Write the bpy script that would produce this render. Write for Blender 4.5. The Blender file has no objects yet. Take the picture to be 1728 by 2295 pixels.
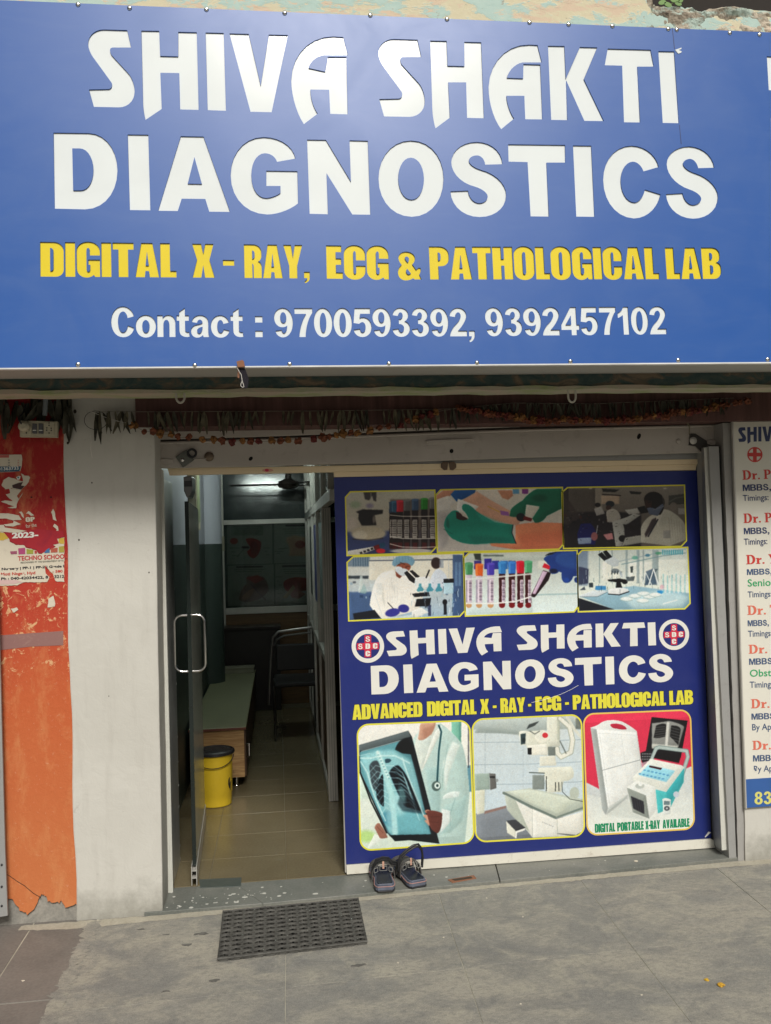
import bpy, bmesh, math, random
import numpy as np
from mathutils import Vector, Matrix
from mathutils.geometry import tessellate_polygon
rnd = random.Random(7)
sc = bpy.context.scene
COL = sc.collection
# ------------------------------------------------------------------ camera, sky, sun, exposure
CAM = np.array([0.0, -4.2, 1.6])
FPX, CX, CY = 2004.0, 864.0, 1147.5
YAW, PIT, ROL = math.radians(6.94), math.radians(1.72), 0.0288
c_f = np.array([math.sin(YAW) * math.cos(PIT), math.cos(YAW) * math.cos(PIT), math.sin(PIT)])
r0 = np.array([math.cos(YAW), -math.sin(YAW), 0.0]); u0 = np.cross(r0, c_f)
c_r = math.cos(ROL) * r0 - math.sin(ROL) * u0
c_u = math.sin(ROL) * r0 + math.cos(ROL) * u0
cd = bpy.data.cameras.new("camera"); cam = bpy.data.objects.new("camera", cd); COL.objects.link(cam)
cd.sensor_fit = 'VERTICAL'; cd.sensor_height = 36.0; cd.sensor_width = 27.1
cd.lens = FPX * 36.0 / 2295.0; cd.clip_start = 0.05; cd.clip_end = 400
cam.matrix_world = Matrix(((c_r[0], c_u[0], -c_f[0], CAM[0]), (c_r[1], c_u[1], -c_f[1], CAM[1]),
                           (c_r[2], c_u[2], -c_f[2], CAM[2]), (0, 0, 0, 1)))
sc.camera = cam
SUN_EL, SUN_AZ = math.radians(42), math.radians(6)      # azimuth from -Y (the street side) towards +X
world = bpy.data.worlds.new("World"); sc.world = world; world.use_nodes = True
wn, wl = world.node_tree.nodes, world.node_tree.links
bg = wn['Background']; bg.inputs['Strength'].default_value = 0.042
sky = wn.new('ShaderNodeTexSky'); sky.sky_type = 'NISHITA'; sky.sun_disc = False
sky.sun_elevation = SUN_EL; sky.sun_rotation = math.radians(180) - SUN_AZ
sky.air_density = 1.0; sky.dust_density = 6.0; sky.ozone_density = 0.6
hs = wn.new('ShaderNodeHueSaturation'); hs.inputs['Saturation'].default_value = 0.35
wl.new(sky.outputs[0], hs.inputs['Color']); wl.new(hs.outputs[0], bg.inputs['Color'])
sl = bpy.data.lights.new("sun", 'SUN'); sl.energy = 3.2; sl.angle = math.radians(17); sl.color = (1.0, 0.965, 0.90)
sun = bpy.data.objects.new("sun", sl); COL.objects.link(sun)
sd = Vector((math.sin(SUN_AZ) * math.cos(SUN_EL), -math.cos(SUN_AZ) * math.cos(SUN_EL), math.sin(SUN_EL)))
sun.rotation_euler = sd.to_track_quat('Z', 'Y').to_euler(); sun.location = sd * 30
sc.view_settings.view_transform = 'Standard'; sc.view_settings.look = 'None'
sc.view_settings.gamma = 1.0; sc.view_settings.use_curve_mapping = False
sc.view_settings.exposure = -0.1
sc.cycles.max_bounces = 8; sc.cycles.diffuse_bounces = 4; sc.cycles.glossy_bounces = 4; sc.cycles.transmission_bounces = 6
sc.cycles.sample_clamp_indirect = 6.0

# ------------------------------------------------------------------ geometry helpers
def ray(x, y): return c_f + (x - CX) / FPX * c_r - (y - CY) / FPX * c_u
class Plane:
    """A real plane in the place: origin O, axes U and V, outward normal N (towards the street)."""
    def __init__(s, O, V=(0, 0, 1)):
        s.O = np.array(O, float); s.U = np.array([1.0, 0, 0]); s.V = np.array(V, float); s.V /= np.linalg.norm(s.V)
        s.N = np.cross(s.U, s.V)
        if s.N[1] > 0: s.N = -s.N
    def uv(s, x, y):
        d = ray(x, y); t = ((s.O - CAM) @ s.N) / (d @ s.N); p = CAM + t * d - s.O
        return (float(p @ s.U), float(p @ s.V))
    def p(s, u, v, w=0.0): return tuple(s.O + u * s.U + v * s.V + w * s.N)
    def back(s, u, v):
        P = s.O[:, None] + s.U[:, None] * u.ravel() + s.V[:, None] * v.ravel(); D = P - CAM[:, None]
        k = FPX / (c_f @ D)
        return (CX + k * (c_r @ D)).reshape(u.shape), (CY - k * (c_u @ D)).reshape(u.shape)
def vplane(y): return Plane((0, y, 0))
LEAN = math.radians(2.2)
PS = Plane((0, -0.86, 2.25), (0, math.sin(LEAN), math.cos(LEAN)))     # sign face, leaning back a little
PP = vplane(0.0); PPIL = vplane(-0.25); PO = vplane(-0.247); PB = vplane(-0.175)
def ground(x, y, Z=0.03):
    d = ray(x, y); t = (Z - CAM[2]) / d[2]; p = CAM + t * d; return (float(p[0]), float(p[1]))
def atx(x, y, Y):
    d = ray(x, y); t = (Y - CAM[1]) / d[1]; p = CAM + t * d; return (float(p[0]), float(p[2]))

class MB:
    def __init__(s): s.v, s.f, s.m = [], [], []
    def add(s, vs, fs, mi=0):
        b = len(s.v); s.v += [tuple(q) for q in vs]; s.f += [tuple(b + i for i in f) for f in fs]; s.m += [mi] * len(fs); return s
    def box(s, x0, x1, y0, y1, z0, z1, mi=0):
        vs = [(x, y, z) for x in (x0, x1) for y in (y0, y1) for z in (z0, z1)]
        return s.add(vs, [(0, 1, 3, 2), (4, 6, 7, 5), (0, 4, 5, 1), (2, 3, 7, 6), (0, 2, 6, 4), (1, 5, 7, 3)], mi)
    def prism(s, loops, pl, w0, w1, mi=0, sides=True):
        """outline loops (outer, holes) on plane pl between heights w0 (back) and w1 (front)"""
        tri = tessellate_polygon([[Vector((u, v, 0)) for u, v in lp] for lp in loops])
        flat = [q for lp in loops for q in lp]; n = len(flat)
        s.add([pl.p(u, v, w1) for u, v in flat], tri, mi)
        if sides:
            k = 0
            for lp in loops:
                m = len(lp)
                vs = [pl.p(u, v, w1) for u, v in lp] + [pl.p(u, v, w0) for u, v in lp]
                s.add(vs, [(i, (i + 1) % m, m + (i + 1) % m, m + i) for i in range(m)], mi); k += m
        return s
    def tube(s, path, r, seg=8, mi=0, caps=True, closed=False):
        P = [Vector(q) for q in path]; n = len(P); rs = r if isinstance(r, (list, tuple)) else [r] * n
        vs = []; up = Vector((0, 0, 1)); prev = None
        for i, q in enumerate(P):
            a = P[i - 1] if (i > 0 or closed) else q; b = P[(i + 1) % n] if (i < n - 1 or closed) else q
            t = (b - a).normalized()
            if prev is None:
                x = t.cross(up); x = t.cross(Vector((1, 0, 0))) if x.length < .1 else x
            else: x = prev - t * prev.dot(t)
            x.normalize(); prev = x; y = t.cross(x)
            vs += [tuple(q + x * (rs[i] * math.cos(2 * math.pi * k / seg)) + y * (rs[i] * math.sin(2 * math.pi * k / seg))) for k in range(seg)]
        fs = [(i * seg + k, i * seg + (k + 1) % seg, ((i + 1) % n) * seg + (k + 1) % seg, ((i + 1) % n) * seg + k)
              for i in range(n if closed else n - 1) for k in range(seg)]
        if caps and not closed: fs += [tuple(range(seg))[::-1], tuple(range((n - 1) * seg, n * seg))]
        return s.add(vs, fs, mi)
    def lathe(s, prof, c, seg=32, mi=0, axis='Z'):
        vs = []
        for r, h in prof:
            for k in range(seg):
                a = 2 * math.pi * k / seg; x, y = r * math.cos(a), r * math.sin(a)
                vs.append((c[0] + x, c[1] + y, c[2] + h) if axis == 'Z' else (c[0] + x, c[1] + h, c[2] + y))
        fs = [(i * seg + k, i * seg + (k + 1) % seg, (i + 1) * seg + (k + 1) % seg, (i + 1) * seg + k) for i in range(len(prof) - 1) for k in range(seg)]
        fs += [tuple(range(seg))[::-1], tuple(range((len(prof) - 1) * seg, len(prof) * seg))]
        return s.add(vs, fs, mi)
    def build(s, name, mats, parent=None, smooth=False, bevel=0, loc=None):
        """loc: where the object's own origin goes (vertices are given in world space)"""
        o0 = Vector(loc) if loc is not None else (worldloc(parent) if parent else Vector((0, 0, 0)))
        me = bpy.data.meshes.new(name)
        me.from_pydata([tuple(Vector(q) - o0) for q in s.v], [], s.f); me.update()
        for m in (mats if isinstance(mats, (list, tuple)) else [mats]): me.materials.append(m)
        me.polygons.foreach_set('material_index', s.m)
        if smooth:
            me.polygons.foreach_set('use_smooth', [True] * len(me.polygons))
        bm = bmesh.new(); bm.from_mesh(me); bmesh.ops.remove_doubles(bm, verts=bm.verts, dist=1e-6)
        bmesh.ops.recalc_face_normals(bm, faces=bm.faces)
        if smooth:
            for e in bm.edges:
                if len(e.link_faces) == 2 and e.calc_face_angle(0) > 0.7: e.smooth = False
        bm.to_mesh(me); bm.free()
        o = bpy.data.objects.new(name, me); COL.objects.link(o)
        if parent is not None:
            o.parent = parent; o.location = o0 - worldloc(parent)
        else: o.location = o0
        if bevel:
            md = o.modifiers.new('bevel', 'BEVEL'); md.width = bevel; md.segments = 2; md.limit_method = 'ANGLE'; md.angle_limit = 0.6
        return o
def worldloc(o):
    v = Vector(o.location)
    while o.parent: o = o.parent; v += o.location
    return v
def tag(o, label=None, cat=None, group=None, kind=None):
    if label: o['label'] = label
    if cat: o['category'] = cat
    if group: o['group'] = group
    if kind: o['kind'] = kind
    return o
def thing(name, loc, label, cat, group=None):
    o = bpy.data.objects.new(name, None); COL.objects.link(o); o.location = loc; o.empty_display_size = .05
    return tag(o, label, cat, group)

# ------------------------------------------------------------------ materials
def srgb(r, g, b):
    f = lambda c: ((c / 255.0) / 12.92 if c / 255.0 <= .04045 else ((c / 255.0 + .055) / 1.055) ** 2.4)
    return (f(r), f(g), f(b))
class NT:
    def __init__(s, name):
        s.m = bpy.data.materials.new(name); s.m.use_nodes = True; s.t = s.m.node_tree; s.n = s.t.nodes; s.l = s.t.links
        s.b = s.n['Principled BSDF']; s.pos = s.n.new('ShaderNodeNewGeometry').outputs['Position']
    def node(s, t, **kw):
        n = s.n.new(t)
        for k, v in kw.items(): setattr(n, k, v)
        return n
    def put(s, sock, v):
        if isinstance(v, bpy.types.NodeSocket): s.l.new(v, sock)
        elif isinstance(v, (tuple, list)) and len(v) == 3 and sock.type == 'RGBA': sock.default_value = (*v, 1)
        else: sock.default_value = v
    def scaled(s, sx, sy, sz, off=(0, 0, 0)):
        n = s.node('ShaderNodeMapping'); s.l.new(s.pos, n.inputs[0]); n.inputs['Scale'].default_value = (sx, sy, sz); n.inputs['Location'].default_value = off
        return n.outputs[0]
    def noise(s, scale, detail=6, rough=.55, vec=None, dist=0.0):
        n = s.node('ShaderNodeTexNoise'); n.inputs['Scale'].default_value = scale; n.inputs['Detail'].default_value = detail
        n.inputs['Roughness'].default_value = rough; n.inputs['Distortion'].default_value = dist
        s.l.new(vec if vec is not None else s.pos, n.inputs['Vector']); return n.outputs['Fac']
    def ramp(s, fac, stops, interp='LINEAR'):
        n = s.node('ShaderNodeValToRGB'); n.color_ramp.interpolation = interp; e = n.color_ramp.elements
        while len(e) > 1: e.remove(e[-1])
        for i, (p, c) in enumerate(stops):
            q = e[0] if i == 0 else e.new(p)
            q.position = p; q.color = (*c, 1) if isinstance(c, (tuple, list)) else (c, c, c, 1)
        s.l.new(fac, n.inputs[0]); return n.outputs[0]
    def mix(s, fac, a, b, mode='MIX'):
        n = s.node('ShaderNodeMix', data_type='RGBA', blend_type=mode); s.put(n.inputs[0], fac); s.put(n.inputs[6], a); s.put(n.inputs[7], b); return n.outputs[2]
    def math(s, op, a, b=0.0, c=0.0, clamp=False):
        n = s.node('ShaderNodeMath', operation=op, use_clamp=clamp); s.put(n.inputs[0], a); s.put(n.inputs[1], b); s.put(n.inputs[2], c); return n.outputs[0]
    def sep(s):
        n = s.node('ShaderNodeSeparateXYZ'); s.l.new(s.pos, n.inputs[0]); return n.outputs
    def bump(s, h, strength=.3, dist=.01):
        n = s.node('ShaderNodeBump'); n.inputs['Strength'].default_value = strength; n.inputs['Distance'].default_value = dist
        s.l.new(h, n.inputs['Height']); s.l.new(n.outputs[0], s.b.inputs['Normal'])
    def out(s, color, rough=.6, metal=0.0, spec=.5, **kw):
        s.put(s.b.inputs['Base Color'], color); s.put(s.b.inputs['Roughness'], rough); s.put(s.b.inputs['Metallic'], metal)
        s.put(s.b.inputs['Specular IOR Level'], spec)
        for k, v in kw.items(): s.put(s.b.inputs[k], v)
        return s.m
def simple(name, col, rough=.6, metal=0.0, var=.12, scale=9, bump=.08, bscale=60, spec=.5, **kw):
    t = NT(name); n = t.noise(scale, 5); d = tuple(c * (1 - var * 1.6) for c in col); b = tuple(min(1, c * (1 + var)) for c in col)
    t.bump(t.noise(bscale, 3), bump, .002)
    r = t.math('ADD', t.math('MULTIPLY', n, .15), rough - .07)
    return t.out(t.ramp(n, [(.25, d), (.75, b)]), r, metal, spec, **kw)
# ------------------------------------------------------------------ lettering: outlines traced as "x y" points, "cX Y" = corner control of a rounded quarter
def parse(path, fn=lambda x, y: (x, y), n=7, k=.58):
    tk = path.split(); pts = []; i = 0
    while i < len(tk):
        if tk[i][0] == 'c':
            c = (float(tk[i][1:]), float(tk[i + 1])); e = (float(tk[i + 2]), float(tk[i + 3])); i += 4; s = pts[-1]
            a = (s[0] + (c[0] - s[0]) * k, s[1] + (c[1] - s[1]) * k); b = (e[0] + (c[0] - e[0]) * k, e[1] + (c[1] - e[1]) * k)
            for j in range(1, n + 1):
                t = j / n; q = 1 - t
                pts.append(tuple(q ** 3 * s[d] + 3 * q * q * t * a[d] + 3 * q * t * t * b[d] + t ** 3 * e[d] for d in (0, 1)))
        else: pts.append((float(tk[i]), float(tk[i + 1]))); i += 2
    if math.dist(pts[0], pts[-1]) < 1e-6: pts.pop()
    return [fn(*q) for q in pts]
def area(lp): return sum(a[0] * b[1] - b[0] * a[1] for a, b in zip(lp, lp[1:] + lp[:1])) / 2
def offset(lp, d):
    """grow (d>0) or shrink a closed loop by d, mitred"""
    if area(lp) < 0: d = -d
    n = len(lp); out = []
    for i in range(n):
        p0, p1, p2 = lp[i - 1], lp[i], lp[(i + 1) % n]
        a = Vector((p1[0] - p0[0], p1[1] - p0[1])); b = Vector((p2[0] - p1[0], p2[1] - p1[1]))
        if a.length < 1e-9 or b.length < 1e-9: continue
        a.normalize(); b.normalize(); na = Vector((a.y, -a.x)); nb = Vector((b.y, -b.x)); m = na + nb
        if m.length < .3: m = na * 1.0; s = 1
        else: m.normalize(); s = min(1.8, 1 / max(.4, m.dot(na)))
        out.append((p1[0] + m.x * d * s, p1[1] + m.y * d * s))
    return out
def inside(p, lp):
    c = False
    for (x1, y1), (x2, y2) in zip(lp, lp[1:] + lp[:1]):
        if (y1 > p[1]) != (y2 > p[1]) and p[0] < (x2 - x1) * (p[1] - y1) / (y2 - y1) + x1: c = not c
    return c
def islands(loops):
    """group loops into [outer, holes...]"""
    outs = []; holes = []
    for i, lp in enumerate(loops):
        d = sum(inside(lp[0], o) for j, o in enumerate(loops) if j != i)
        (holes if d % 2 else outs).append(lp)
    res = [[o] for o in outs]
    for h in holes:
        best = None
        for r in res:
            if inside(h[0], r[0]) and (best is None or abs(area(r[0])) < abs(area(best[0]))): best = r
        if best: best.append(h)
    return res
IMP = {  # heavy condensed capitals
'D': (66, ["0 0 38 0 c66 0 66 26 66 78 c66 100 44 100 0 100", "28 17 28 84 c37 84 37 76 37 26 c37 17 28 17"]),
'I': (28, ["0 0 28 0 28 100 0 100"]),
'G': (66, ["66 38 37 38 37 24 c37 16 33 16 c28 16 28 24 28 78 c28 85 33 85 c38 85 38 78 38 65 33 65 33 50 66 50 66 100 52 100 48 94 c42 102 28 102 c0 102 0 74 0 26 c0 -2 33 -2 c66 -2 66 26"]),
'T': (60, ["0 0 60 0 60 20 44 20 44 100 16 100 16 20 0 20"]),
'A': (68, ["18 0 50 0 68 100 41 100 39 82 29 82 27 100 0 100", "34 26 38.5 66 29.5 66"]),
'L': (46, ["0 0 28 0 28 81 46 81 46 100 0 100"]),
'X': (66, ["0 0 27 0 33 30 39 0 64 0 51 47 66 100 37 100 32 64 26 100 0 100 14 47"]),
'-': (32, ["0 47 32 47 32 64 0 64"]),
'R': (60, ["0 0 32 0 c60 0 60 24 60 32 c60 48 48 50 c60 52 60 66 60 100 32 100 32 66 c32 57 28 57 28 100 0 100", "28 18 28 43 c36 43 36 36 36 26 c36 18 28 18"]),
'Y': (66, ["0 0 27 0 33 38 40 0 66 0 47 62 47 100 19 100 19 62"]),
',': (20, ["0 80 20 80 20 96 c20 112 2 114 2 107 c11 106 11 99 0 99"]),
'E': (48, ["0 0 45 0 45 20 28 20 28 39 44 39 44 58 28 58 28 81 48 81 48 100 0 100"]),
'C': (64, ["64 44 36 44 36 25 c36 16 32 16 c28 16 28 25 28 77 c28 85 32 85 c36 85 36 77 36 60 64 60 64 74 c64 102 32 102 c0 102 0 74 0 26 c0 -2 32 -2 c64 -2 64 26"]),
'&': (69, ["26 16 c52 16 52 36 c52 48 43 54 54 71 61 65 67 65 c70 75 63 85 69 100 48 100 44 96 c36 103 22 103 c0 103 0 80 c0 64 12 56 c3 46 3 36 c3 16 26 16", "27 31 c34 31 34 38 c34 45 30 49 c22 40 22 36 c22 31 27 31", "28 68 38 82 c32 87 28 84 c24 80 24 76 c24 71 28 68"]),
'P': (62, ["0 0 32 0 c62 0 62 24 62 36 c62 60 36 60 28 60 28 100 0 100", "28 18 28 43 c36 43 36 36 36 26 c36 18 28 18"]),
'H': (65, ["0 0 28 0 28 38 37 38 37 0 65 0 65 100 37 100 37 58 28 58 28 100 0 100"]),
'O': (66, ["33 -2 c66 -2 66 26 66 74 c66 102 33 102 c0 102 0 74 0 26 c0 -2 33 -2", "33 16 c28 16 28 25 28 77 c28 85 33 85 c38 85 38 77 38 25 c38 16 33 16"]),
'B': (64, ["0 0 36 0 c62 0 62 22 62 30 c62 44 50 47 c64 50 64 64 64 74 c64 100 38 100 0 100", "28 17 28 39 c36 39 36 33 36 23 c36 17 28 17", "28 56 28 83 c37 83 37 76 37 64 c37 56 28 56"]),
'V': (67, ["0 0 28 0 34 60 40 0 67 0 48 100 19 100"]),
'N': (64, ["0 0 24 0 38 45 38 0 64 0 64 100 39 100 26 55 26 100 0 100"]),
'S': (62, ["60 36 34 36 34 24 c34 16 30 16 c26 16 26 22 c26 30 44 38 c62 48 62 72 c62 102 31 102 c0 102 0 72 0 62 26 62 26 76 c26 85 31 85 c35 85 35 77 c35 68 16 58 c0 48 0 26 c0 -2 30 -2 c60 -2 60 26"]),
}
ARI = {  # bold narrow sans
'0': (58, ["29 -1 c58 -1 58 50 c58 101 29 101 c0 101 0 50 c0 -1 29 -1", "29 16 c19 16 19 50 c19 85 29 85 c39 85 39 50 c39 16 29 16"]),
'1': (42, ["22 0 38 0 38 100 19 100 19 30 c10 38 2 40 2 22 c18 18 22 0"]),
'2': (58, ["29 -1 c56 -1 56 27 c56 48 27 80 56 80 56 100 0 100 c1 75 24 54 c37 40 37 29 c37 15 29 15 c20 15 19 32 1 29 c3 -1 29 -1"]),
'3': (58, ["27 -1 c53 -1 53 24 c53 40 41 46 c57 50 57 70 c57 101 28 101 c3 101 1 75 20 72 c22 85 29 85 c38 85 38 70 c38 55 22 56 22 39 c35 41 35 27 c35 15 28 15 c21 15 20 28 3 25 c5 -1 27 -1"]),
'4': (60, ["33 0 51 0 51 63 60 63 60 81 51 81 51 100 33 100 33 81 0 81 0 63", "33 30 33 63 15 63"]),
'5': (58, ["6 0 55 0 55 20 23 20 21 35 c26 32 32 32 c58 32 58 65 c58 101 28 101 c3 101 1 75 21 72 c22 85 29 85 c39 85 39 66 c39 49 29 49 c24 49 19 55 1 52"]),
'7': (58, ["2 0 58 0 58 16 c36 45 35 100 15 100 c17 55 38 20 2 20"]),
'8': (58, ["29 -1 c55 -1 55 25 c55 40 42 47 c58 53 58 71 c58 101 29 101 c0 101 0 71 c0 53 16 47 c3 40 3 25 c3 -1 29 -1", "29 14 c21 14 21 27 c21 40 29 40 c37 40 37 27 c37 14 29 14", "29 56 c19 56 19 70 c19 86 29 86 c39 86 39 70 c39 56 29 56"]),
'9': (58, ["28 -1 c58 -1 58 48 c58 101 26 101 c6 101 3 78 22 75 c24 86 30 86 c40 84 40 60 c36 66 25 66 c0 66 0 33 c0 -1 28 -1", "28 14 c19 14 19 32 c19 51 29 51 c38 51 38 34 c38 14 28 14"]),
',': (19, ["0 80 19 80 19 96 c19 116 2 121 -1 112 c9 110 9 100 0 100"]),
':': (19, ["0 28 19 28 19 50 0 50", "0 78 19 78 19 100 0 100"]),
'C': (71, ["70 32 50 38 c48 16 37 16 c21 16 21 49 c21 85 36 85 c48 85 51 62 70 70 c66 101 37 101 c0 101 0 51 c0 -1 36 -1 c64 -1 70 32"]),
'o': (62, ["31 27 c62 27 62 64 c62 102 31 102 c0 102 0 64 c0 27 31 27", "31 44 c20 44 20 64 c20 86 31 86 c42 86 42 64 c42 44 31 44"]),
'n': (56, ["0 28 17 28 17 38 c22 27 34 27 c56 27 56 52 56 100 37 100 37 60 c37 43 29 43 c19 43 19 60 19 100 0 100"]),
't': (40, ["26 3 26 28 38 28 38 46 26 46 26 76 c26 86 38 83 40 99 c8 106 8 78 8 46 0 46 0 28 8 28 8 16"]),
'a': (58, ["3 50 c5 27 29 27 c54 27 54 50 54 84 c54 93 58 100 39 100 37 93 c30 102 20 102 c0 102 0 80 c0 60 22 58 c36 55 36 52 c36 42 28 42 c21 42 19 53", "36 66 c19 68 19 79 c19 88 26 88 c36 86 36 66"]),
'c': (58, ["57 52 39 56 c38 43 30 43 c20 43 20 64 c20 86 30 86 c38 86 40 74 58 78 c55 102 30 102 c0 102 0 64 c0 27 30 27 c53 27 57 52"]),
}
ARI['M'] = (76, ["0 0 22 0 38 62 54 0 76 0 76 100 61 100 61 28 45 100 31 100 15 28 15 100 0 100"])
ARI['B'] = (64, ["0 0 36 0 c60 0 60 26 c60 42 50 47 c64 52 64 72 c64 100 38 100 0 100", "16 16 16 40 32 40 c43 40 43 28 c43 16 32 16", "16 56 16 84 34 84 c46 84 46 70 c46 56 34 56"])
ARI['S'] = (62, ["57 30 41 32 c38 15 29 15 c19 15 19 27 c19 38 36 42 c60 48 60 72 c60 101 30 101 c2 101 0 68 16 66 c18 85 30 85 c43 85 43 73 c43 62 28 58 c3 52 3 29 c3 -1 29 -1 c54 -1 57 30"])
SER = {  # bold serif for the doctors' names
'D': (78, ["0 0 40 0 c78 0 78 50 c78 100 40 100 0 100 0 93 9 93 9 7 0 7", "28 8 28 92 c56 94 56 50 c56 6 28 8"]),
'r': (50, ["0 36 26 36 26 48 c34 34 46 36 c52 44 47 54 c36 52 28 60 28 93 36 93 36 100 0 100 0 93 8 93 8 43 0 43"]),
'.': (16, ["0 84 16 84 16 100 0 100"]),
'P': (66, ["0 0 38 0 c66 0 66 28 c66 56 36 56 28 56 28 93 38 93 38 100 0 100 0 93 9 93 9 7 0 7", "28 8 28 48 c46 50 46 28 c46 6 28 8"]),
'Y': (74, ["0 0 36 0 36 7 28 7 44 42 56 7 48 7 48 0 74 0 74 7 66 7 46 55 46 93 56 93 56 100 17 100 17 93 27 93 27 57 6 7 0 7"]),
'T': (70, ["0 0 70 0 70 30 64 30 58 8 45 8 45 93 54 93 54 100 16 100 16 93 25 93 25 8 12 8 6 30 0 30"]),
}
def layout(text, font, gap=4, space=26):
    """-> list of glyphs, each a list of loops (x right, y up, cap height 1), and the width"""
    x = 0; out = []
    for ch in text:
        if ch == ' ': x += space; continue
        w, paths = font[ch]
        out.append([[((px + x) / 100, 1 - py / 100) for px, py in parse(p)] for p in paths]); x += w + gap
    return out, (x - gap) / 100
_bf = {}
def bflay(text, bold=0.0, sx=1.0):
    key = (text, bold, sx)
    if key in _bf: return _bf[key]
    c = bpy.data.curves.new('t', 'FONT'); c.body = text; c.size = 1; c.resolution_u = 3
    o = bpy.data.objects.new('t', c); COL.objects.link(o)
    dg = bpy.context.evaluated_depsgraph_get(); cu = o.evaluated_get(dg).to_curve(dg)
    loops = []
    for s in cu.splines:
        P = s.bezier_points; lp = []; n = len(P)
        for i in range(n):
            a, b = P[i], P[(i + 1) % n]
            st = (a.handle_right - a.co).length < 1e-5 and (b.handle_left - b.co).length < 1e-5
            m = 1 if st else 3
            for j in range(m):
                t = j / m; q = 1 - t
                v = a.co * q ** 3 + a.handle_right * 3 * q * q * t + b.handle_left * 3 * q * t * t + b.co * t ** 3
                if not lp or math.dist(lp[-1], (v.x, v.y)) > 1e-4: lp.append((v.x, v.y))
        if len(lp) > 2: loops.append(lp)
    o.evaluated_get(dg).to_curve_clear(); bpy.data.objects.remove(o); bpy.data.curves.remove(c)
    H = .69
    loops = [[(x / H * sx, y / H) for x, y in lp] for lp in loops]
    if bold:
        hole = {id(l): sum(inside(l[0], k) for k in loops if k is not l) % 2 for l in loops}
        loops = [offset(l, -bold if hole[id(l)] else bold) for l in loops]
    res = ([loops], max(x for lp in loops for x, y in lp)); _bf[key] = res
    return res
def place(lay, pl, bl, br, tl, width=None):
    """put a laid-out text on plane pl: baseline from pixel bl towards br, cap top at tl"""
    glyphs, w = lay; A, B, T = (np.array(pl.uv(*q)) for q in (bl, br, tl))
    ex = B - A; L = np.linalg.norm(ex); d = ex / L; ey = np.array([-d[1], d[0]]); h = abs((T - A) @ ey)
    if width is None: k = L / w
    else: k = h * width
    return [[[tuple(A + d * (x * k) + ey * (y * h)) for x, y in lp] for lp in g] for g in glyphs]
def lettering(name, glyphs, pl, w, mat, parent, thick=.0006, label=None):
    mb = MB()
    for g in glyphs:
        for isl in islands(g): mb.prism(isl, pl, w, w + thick)
    o = mb.build(name, mat, parent)
    if label: o['label'] = label
    return o
# ------------------------------------------------------------------ materials used
def m_sign_blue():
    t = NT('sign_blue'); n = t.noise(1.3, 4, vec=t.scaled(1, 1, 1.6)); s = t.noise(3.2, 7, .65, dist=1.2)
    c = t.mix(t.ramp(s, [(.45, 0.0), (.75, .30)]), (.005, .086, .365), (.045, .125, .365))
    w = t.noise(2.6, 5, .6, vec=t.scaled(.5, 1, 2.2), dist=3.0); c = t.mix(t.ramp(w, [(.5, 0.0), (.8, .22)]), c, (.06, .14, .38))
    c = t.mix(t.ramp(n, [(.35, 0.0), (.7, .35)]), c, (.010, .092, .37))
    t.bump(t.noise(.9, 2), .35, .02)
    return t.out(c, t.math('ADD', t.math('MULTIPLY', s, .14), .31), 0, .62)
def m_letter(name, col, rough=.12):
    t = NT(name); n = t.noise(2.5, 5, dist=.8)
    t.bump(t.noise(1.7, 2), .25, .02)
    return t.out(t.ramp(n, [(.3, tuple(c * .93 for c in col)), (.7, col)]), rough, 0, .6)
def m_ground():
    t = NT('cement_ground')
    a = t.noise(2.1, 9, .62, vec=t.scaled(1, 1.5, 1), dist=.7); b = t.noise(4.2, 9, .72, vec=t.scaled(1, 1.7, 1), dist=.9); f = t.noise(38, 9, .78, vec=t.scaled(1, 1.6, 1)); g = t.noise(260, 3)
    c = t.mix(t.ramp(a, [(.42, 0.0), (.58, 1.0)]), (.37, .345, .28), (.205, .205, .19))
    c = t.mix(t.ramp(b, [(.47, 0.0), (.66, .8)]), c, (.11, .115, .12))
    c = t.mix(t.ramp(t.noise(5.5, 9, .7, dist=.8, vec=t.scaled(1, 1, 1, (3, 1, 0))), [(.50, 0.0), (.66, .7)]), c, (.43, .40, .31))
    c = t.mix(t.ramp(f, [(.36, .7), (.52, 0.0)]), c, (.13, .128, .12)); c = t.mix(t.ramp(f, [(.56, .0), (.68, .5)]), c, (.47, .44, .36))
    c = t.mix(.35, c, t.ramp(g, [(.3, (.16, .155, .14)), (.7, (.48, .46, .40))]))
    h = t.math('ADD', t.math('MULTIPLY', b, .6), t.math('MULTIPLY', f, .5)); t.bump(h, .55, .006)
    return t.out(c, t.ramp(b, [(.4, .88), (.7, .62)]), 0, .35)
def m_stone(name, c1, c2, rough=.5, sc_=3):
    t = NT(name); a = t.noise(sc_, 8, .6, dist=.8); f = t.noise(90, 4)
    c = t.mix(t.ramp(a, [(.35, 0.0), (.65, 1.0)]), c1, c2); c = t.mix(.2, c, t.ramp(f, [(.3, tuple(q * .5 for q in c1)), (.7, tuple(min(1, q * 1.5) for q in c2))]))
    t.bump(t.math('ADD', a, t.math('MULTIPLY', f, .2)), .25, .004); return t.out(c, t.ramp(a, [(.3, rough + .12), (.7, rough - .06)]), 0, .45)
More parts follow.
